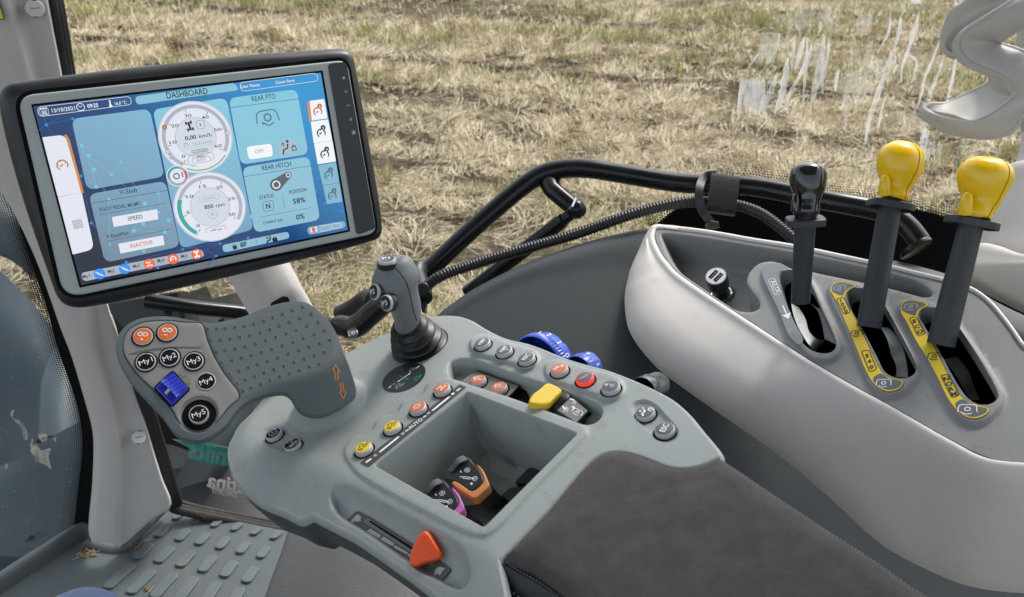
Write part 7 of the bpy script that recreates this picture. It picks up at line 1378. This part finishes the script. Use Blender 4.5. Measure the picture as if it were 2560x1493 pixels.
mb.add([(*p, 0) for p in outer]+[(*p, -.0) for p in inn], [(i, (i+1) % 4, 4+(i+1) % 4, 4+i) for i in range(4)]+[], FG, True); mb.add([(-600, -600, -.25), (700, -600, -.25), (700, 900, -.25), (-600, 900, -.25)], [(0, 1, 2, 3)], FG, True)
o = mb.build('field_ground', origin=(0, 0, 0)); o['kind'] = 'structure'; o['label'] = 'bare stubble field soil reaching away beyond the window'
# stubble and loose straw
def straws(N, rgen, ymin, ymax, kind):
    y = ymin+(ymax-ymin)*rgen.random(N)**(.85); hw = y*.72+.6; x = (rgen.random(N)*2-1)*hw; P2 = np.stack([x, y], 1); b_ = band(P2)
    cl_ = vnoise(P2, .12, 21)*.6+vnoise(P2, .45, 22)*.4; keep = rgen.random(N) < np.clip((1-b_)**1.3*(.25+1.3*np.clip(cl_-.25, 0, 1)*1.6), .04, 1)
    gr = vnoise(np.stack([P2@bd*.22, P2@bn], 1), .5, 31)*.65+vnoise(P2, .2, 32)*.35
    return P2[keep], gr[keep]
def straw_obj(name, P2, L, W, lean, az, cols, h0=0):
    N = len(P2); d = np.stack([np.cos(az)*np.sin(lean), np.sin(az)*np.sin(lean), np.cos(lean)], 1); side_ = np.stack([-np.sin(az+.6), np.cos(az+.6), np.zeros(N)], 1); base = np.column_stack([P2, np.full(N, h0)-.02])
    if np.isscalar(W): W = np.full(N, W)
    mid = base+d*(L*.55)[:, None]; bend = rng.normal(0, .25, (N, 3))*np.array([1, 1, .3]); tip = mid+(d+bend)*(L*.45)[:, None]; tip[:, 2] = np.maximum(tip[:, 2], h0+.0)
    s = side_*W[:, None]/2; V = np.stack([base-s, base+s, mid-s, mid+s, tip-s*.6, tip+s*.6], 1).reshape(-1, 3)
    me = bpy.data.meshes.new(name); me.vertices.add(len(V)); me.vertices.foreach_set('co', V.ravel()); nf = 2*N; me.loops.add(nf*4); me.polygons.add(nf)
    k = (np.arange(N)*6)[:, None]; idx = np.concatenate([k+[0, 1, 3, 2], k+[2, 3, 5, 4]], 1).reshape(-1); me.loops.foreach_set('vertex_index', idx); me.polygons.foreach_set('loop_start', np.arange(nf)*4); me.update(); me.validate()
    at = me.attributes.new('tone', 'FLOAT_COLOR', 'POINT'); at.data.foreach_set('color', np.repeat(np.column_stack([cols, np.ones(N)]), 6, 0).ravel())
    o = bpy.data.objects.new(name, me); COL.objects.link(o); o['kind'] = 'stuff'
    m = bpy.data.materials.new(name); m.use_nodes = True; n = m.node_tree.nodes; b = n['Principled BSDF']; b.inputs['Roughness'].default_value = .7; b.inputs['Specular IOR Level'].default_value = .25
    a = n.new('ShaderNodeAttribute'); a.attribute_name = 'tone'; m.node_tree.links.new(a.outputs['Color'], b.inputs['Base Color']); me.materials.append(m); return o
def tones(N, c0, c1): t = rng.random(N)[:, None]; c = np.array(c0)*(1-t)+np.array(c1)*t; return c*rng.uniform(.72, 1.2, N)[:, None]
P2, g_ = straws(520000, rng, 1.55, 17, 0); N = len(P2); far_ = np.clip(P2[:, 1]/5, .8, 2.0)
flatm = rng.random(N) < .80; lean = np.where(flatm, rng.uniform(1.2, 1.54, N), rng.uniform(.1, .85, N)); cz = vnoise(P2, .4, 41)*12
o = straw_obj('straw_stubble', P2, rng.uniform(.05, .17, N)*(.85+.15*far_), .0042*far_, lean, cz+rng.normal(0, .7, N), tones(N, (.44, .365, .225), (.80, .70, .49)), .01); o['label'] = 'dry straw stubble standing and lying over the field'
gm = g_ > .60; P3_ = P2[gm]; P3_ = P3_[rng.random(len(P3_)) < .30]; N = len(P3_); fr = np.clip(P3_[:, 1]/5, .8, 2.4)
o = straw_obj('green_weeds', P3_+rng.normal(0, .03, P3_.shape), rng.uniform(.04, .11, N), .006*fr, rng.uniform(.1, .9, N), rng.uniform(0, 6.28, N), tones(N, (.24, .29, .07), (.44, .47, .18)), .02); o['label'] = 'sparse green weeds sprouting among the stubble'

# ================================================================ rest of the cab, above and behind the camera
HL = mat('headliner', (.45, .45, .43), .9, bump=.3, bscale=300)
mb = MB(); PRf = Plane((.1, .2, 3.70), (0, 0, -1), (1, 0, 0)); mb.plate(PRf, rounded([(-1.15, -1.2), (1.15, -1.2), (1.15, 1.2), (-1.15, 1.2)], .15), -.12, 0, HL, r=.03); tag(mb.build('unseen_cab_roof'), 'unseen cab roof with pale headliner, added to block overhead sky light', 'roof')  # unseen roof, added to cut overhead sky light and deepen interior contrast
mb = MB(); PBk = Plane((.1, -.95, 1.95), (0, 1, 0), (1, 0, 0)); mb.plate(PBk, rounded([(-1., -.45), (1.1, -.45), (1.1, .35), (-1., .05), ], .02) if 0 else [(-1., -.45), (1.1, -.45), (1.1, .12), (-1., .12)], -.06, 0, M_GREY2, r=.02); tag(mb.build('unseen_door_panel'), 'unseen grey lower door panel behind the driver, added to bounce light', 'panel')  # unseen panel, kept low and pale so light bounces onto the console
mb = MB(); PFl = Plane((.1, .1, 1.52), (0, 0, 1), (1, 0, 0)); mb.plate(PFl, [(-.62, -1.), (1.1, -1.), (1.1, 1.15), (.1, 1.15), (.1, .4), (-.62, .4)], -.05, 0, M_DARK); tag(mb.build('cab_floor'), 'dark cab floor under the seat', 'floor')


for o in ALL:
    if '_o' in o: del o['_o']
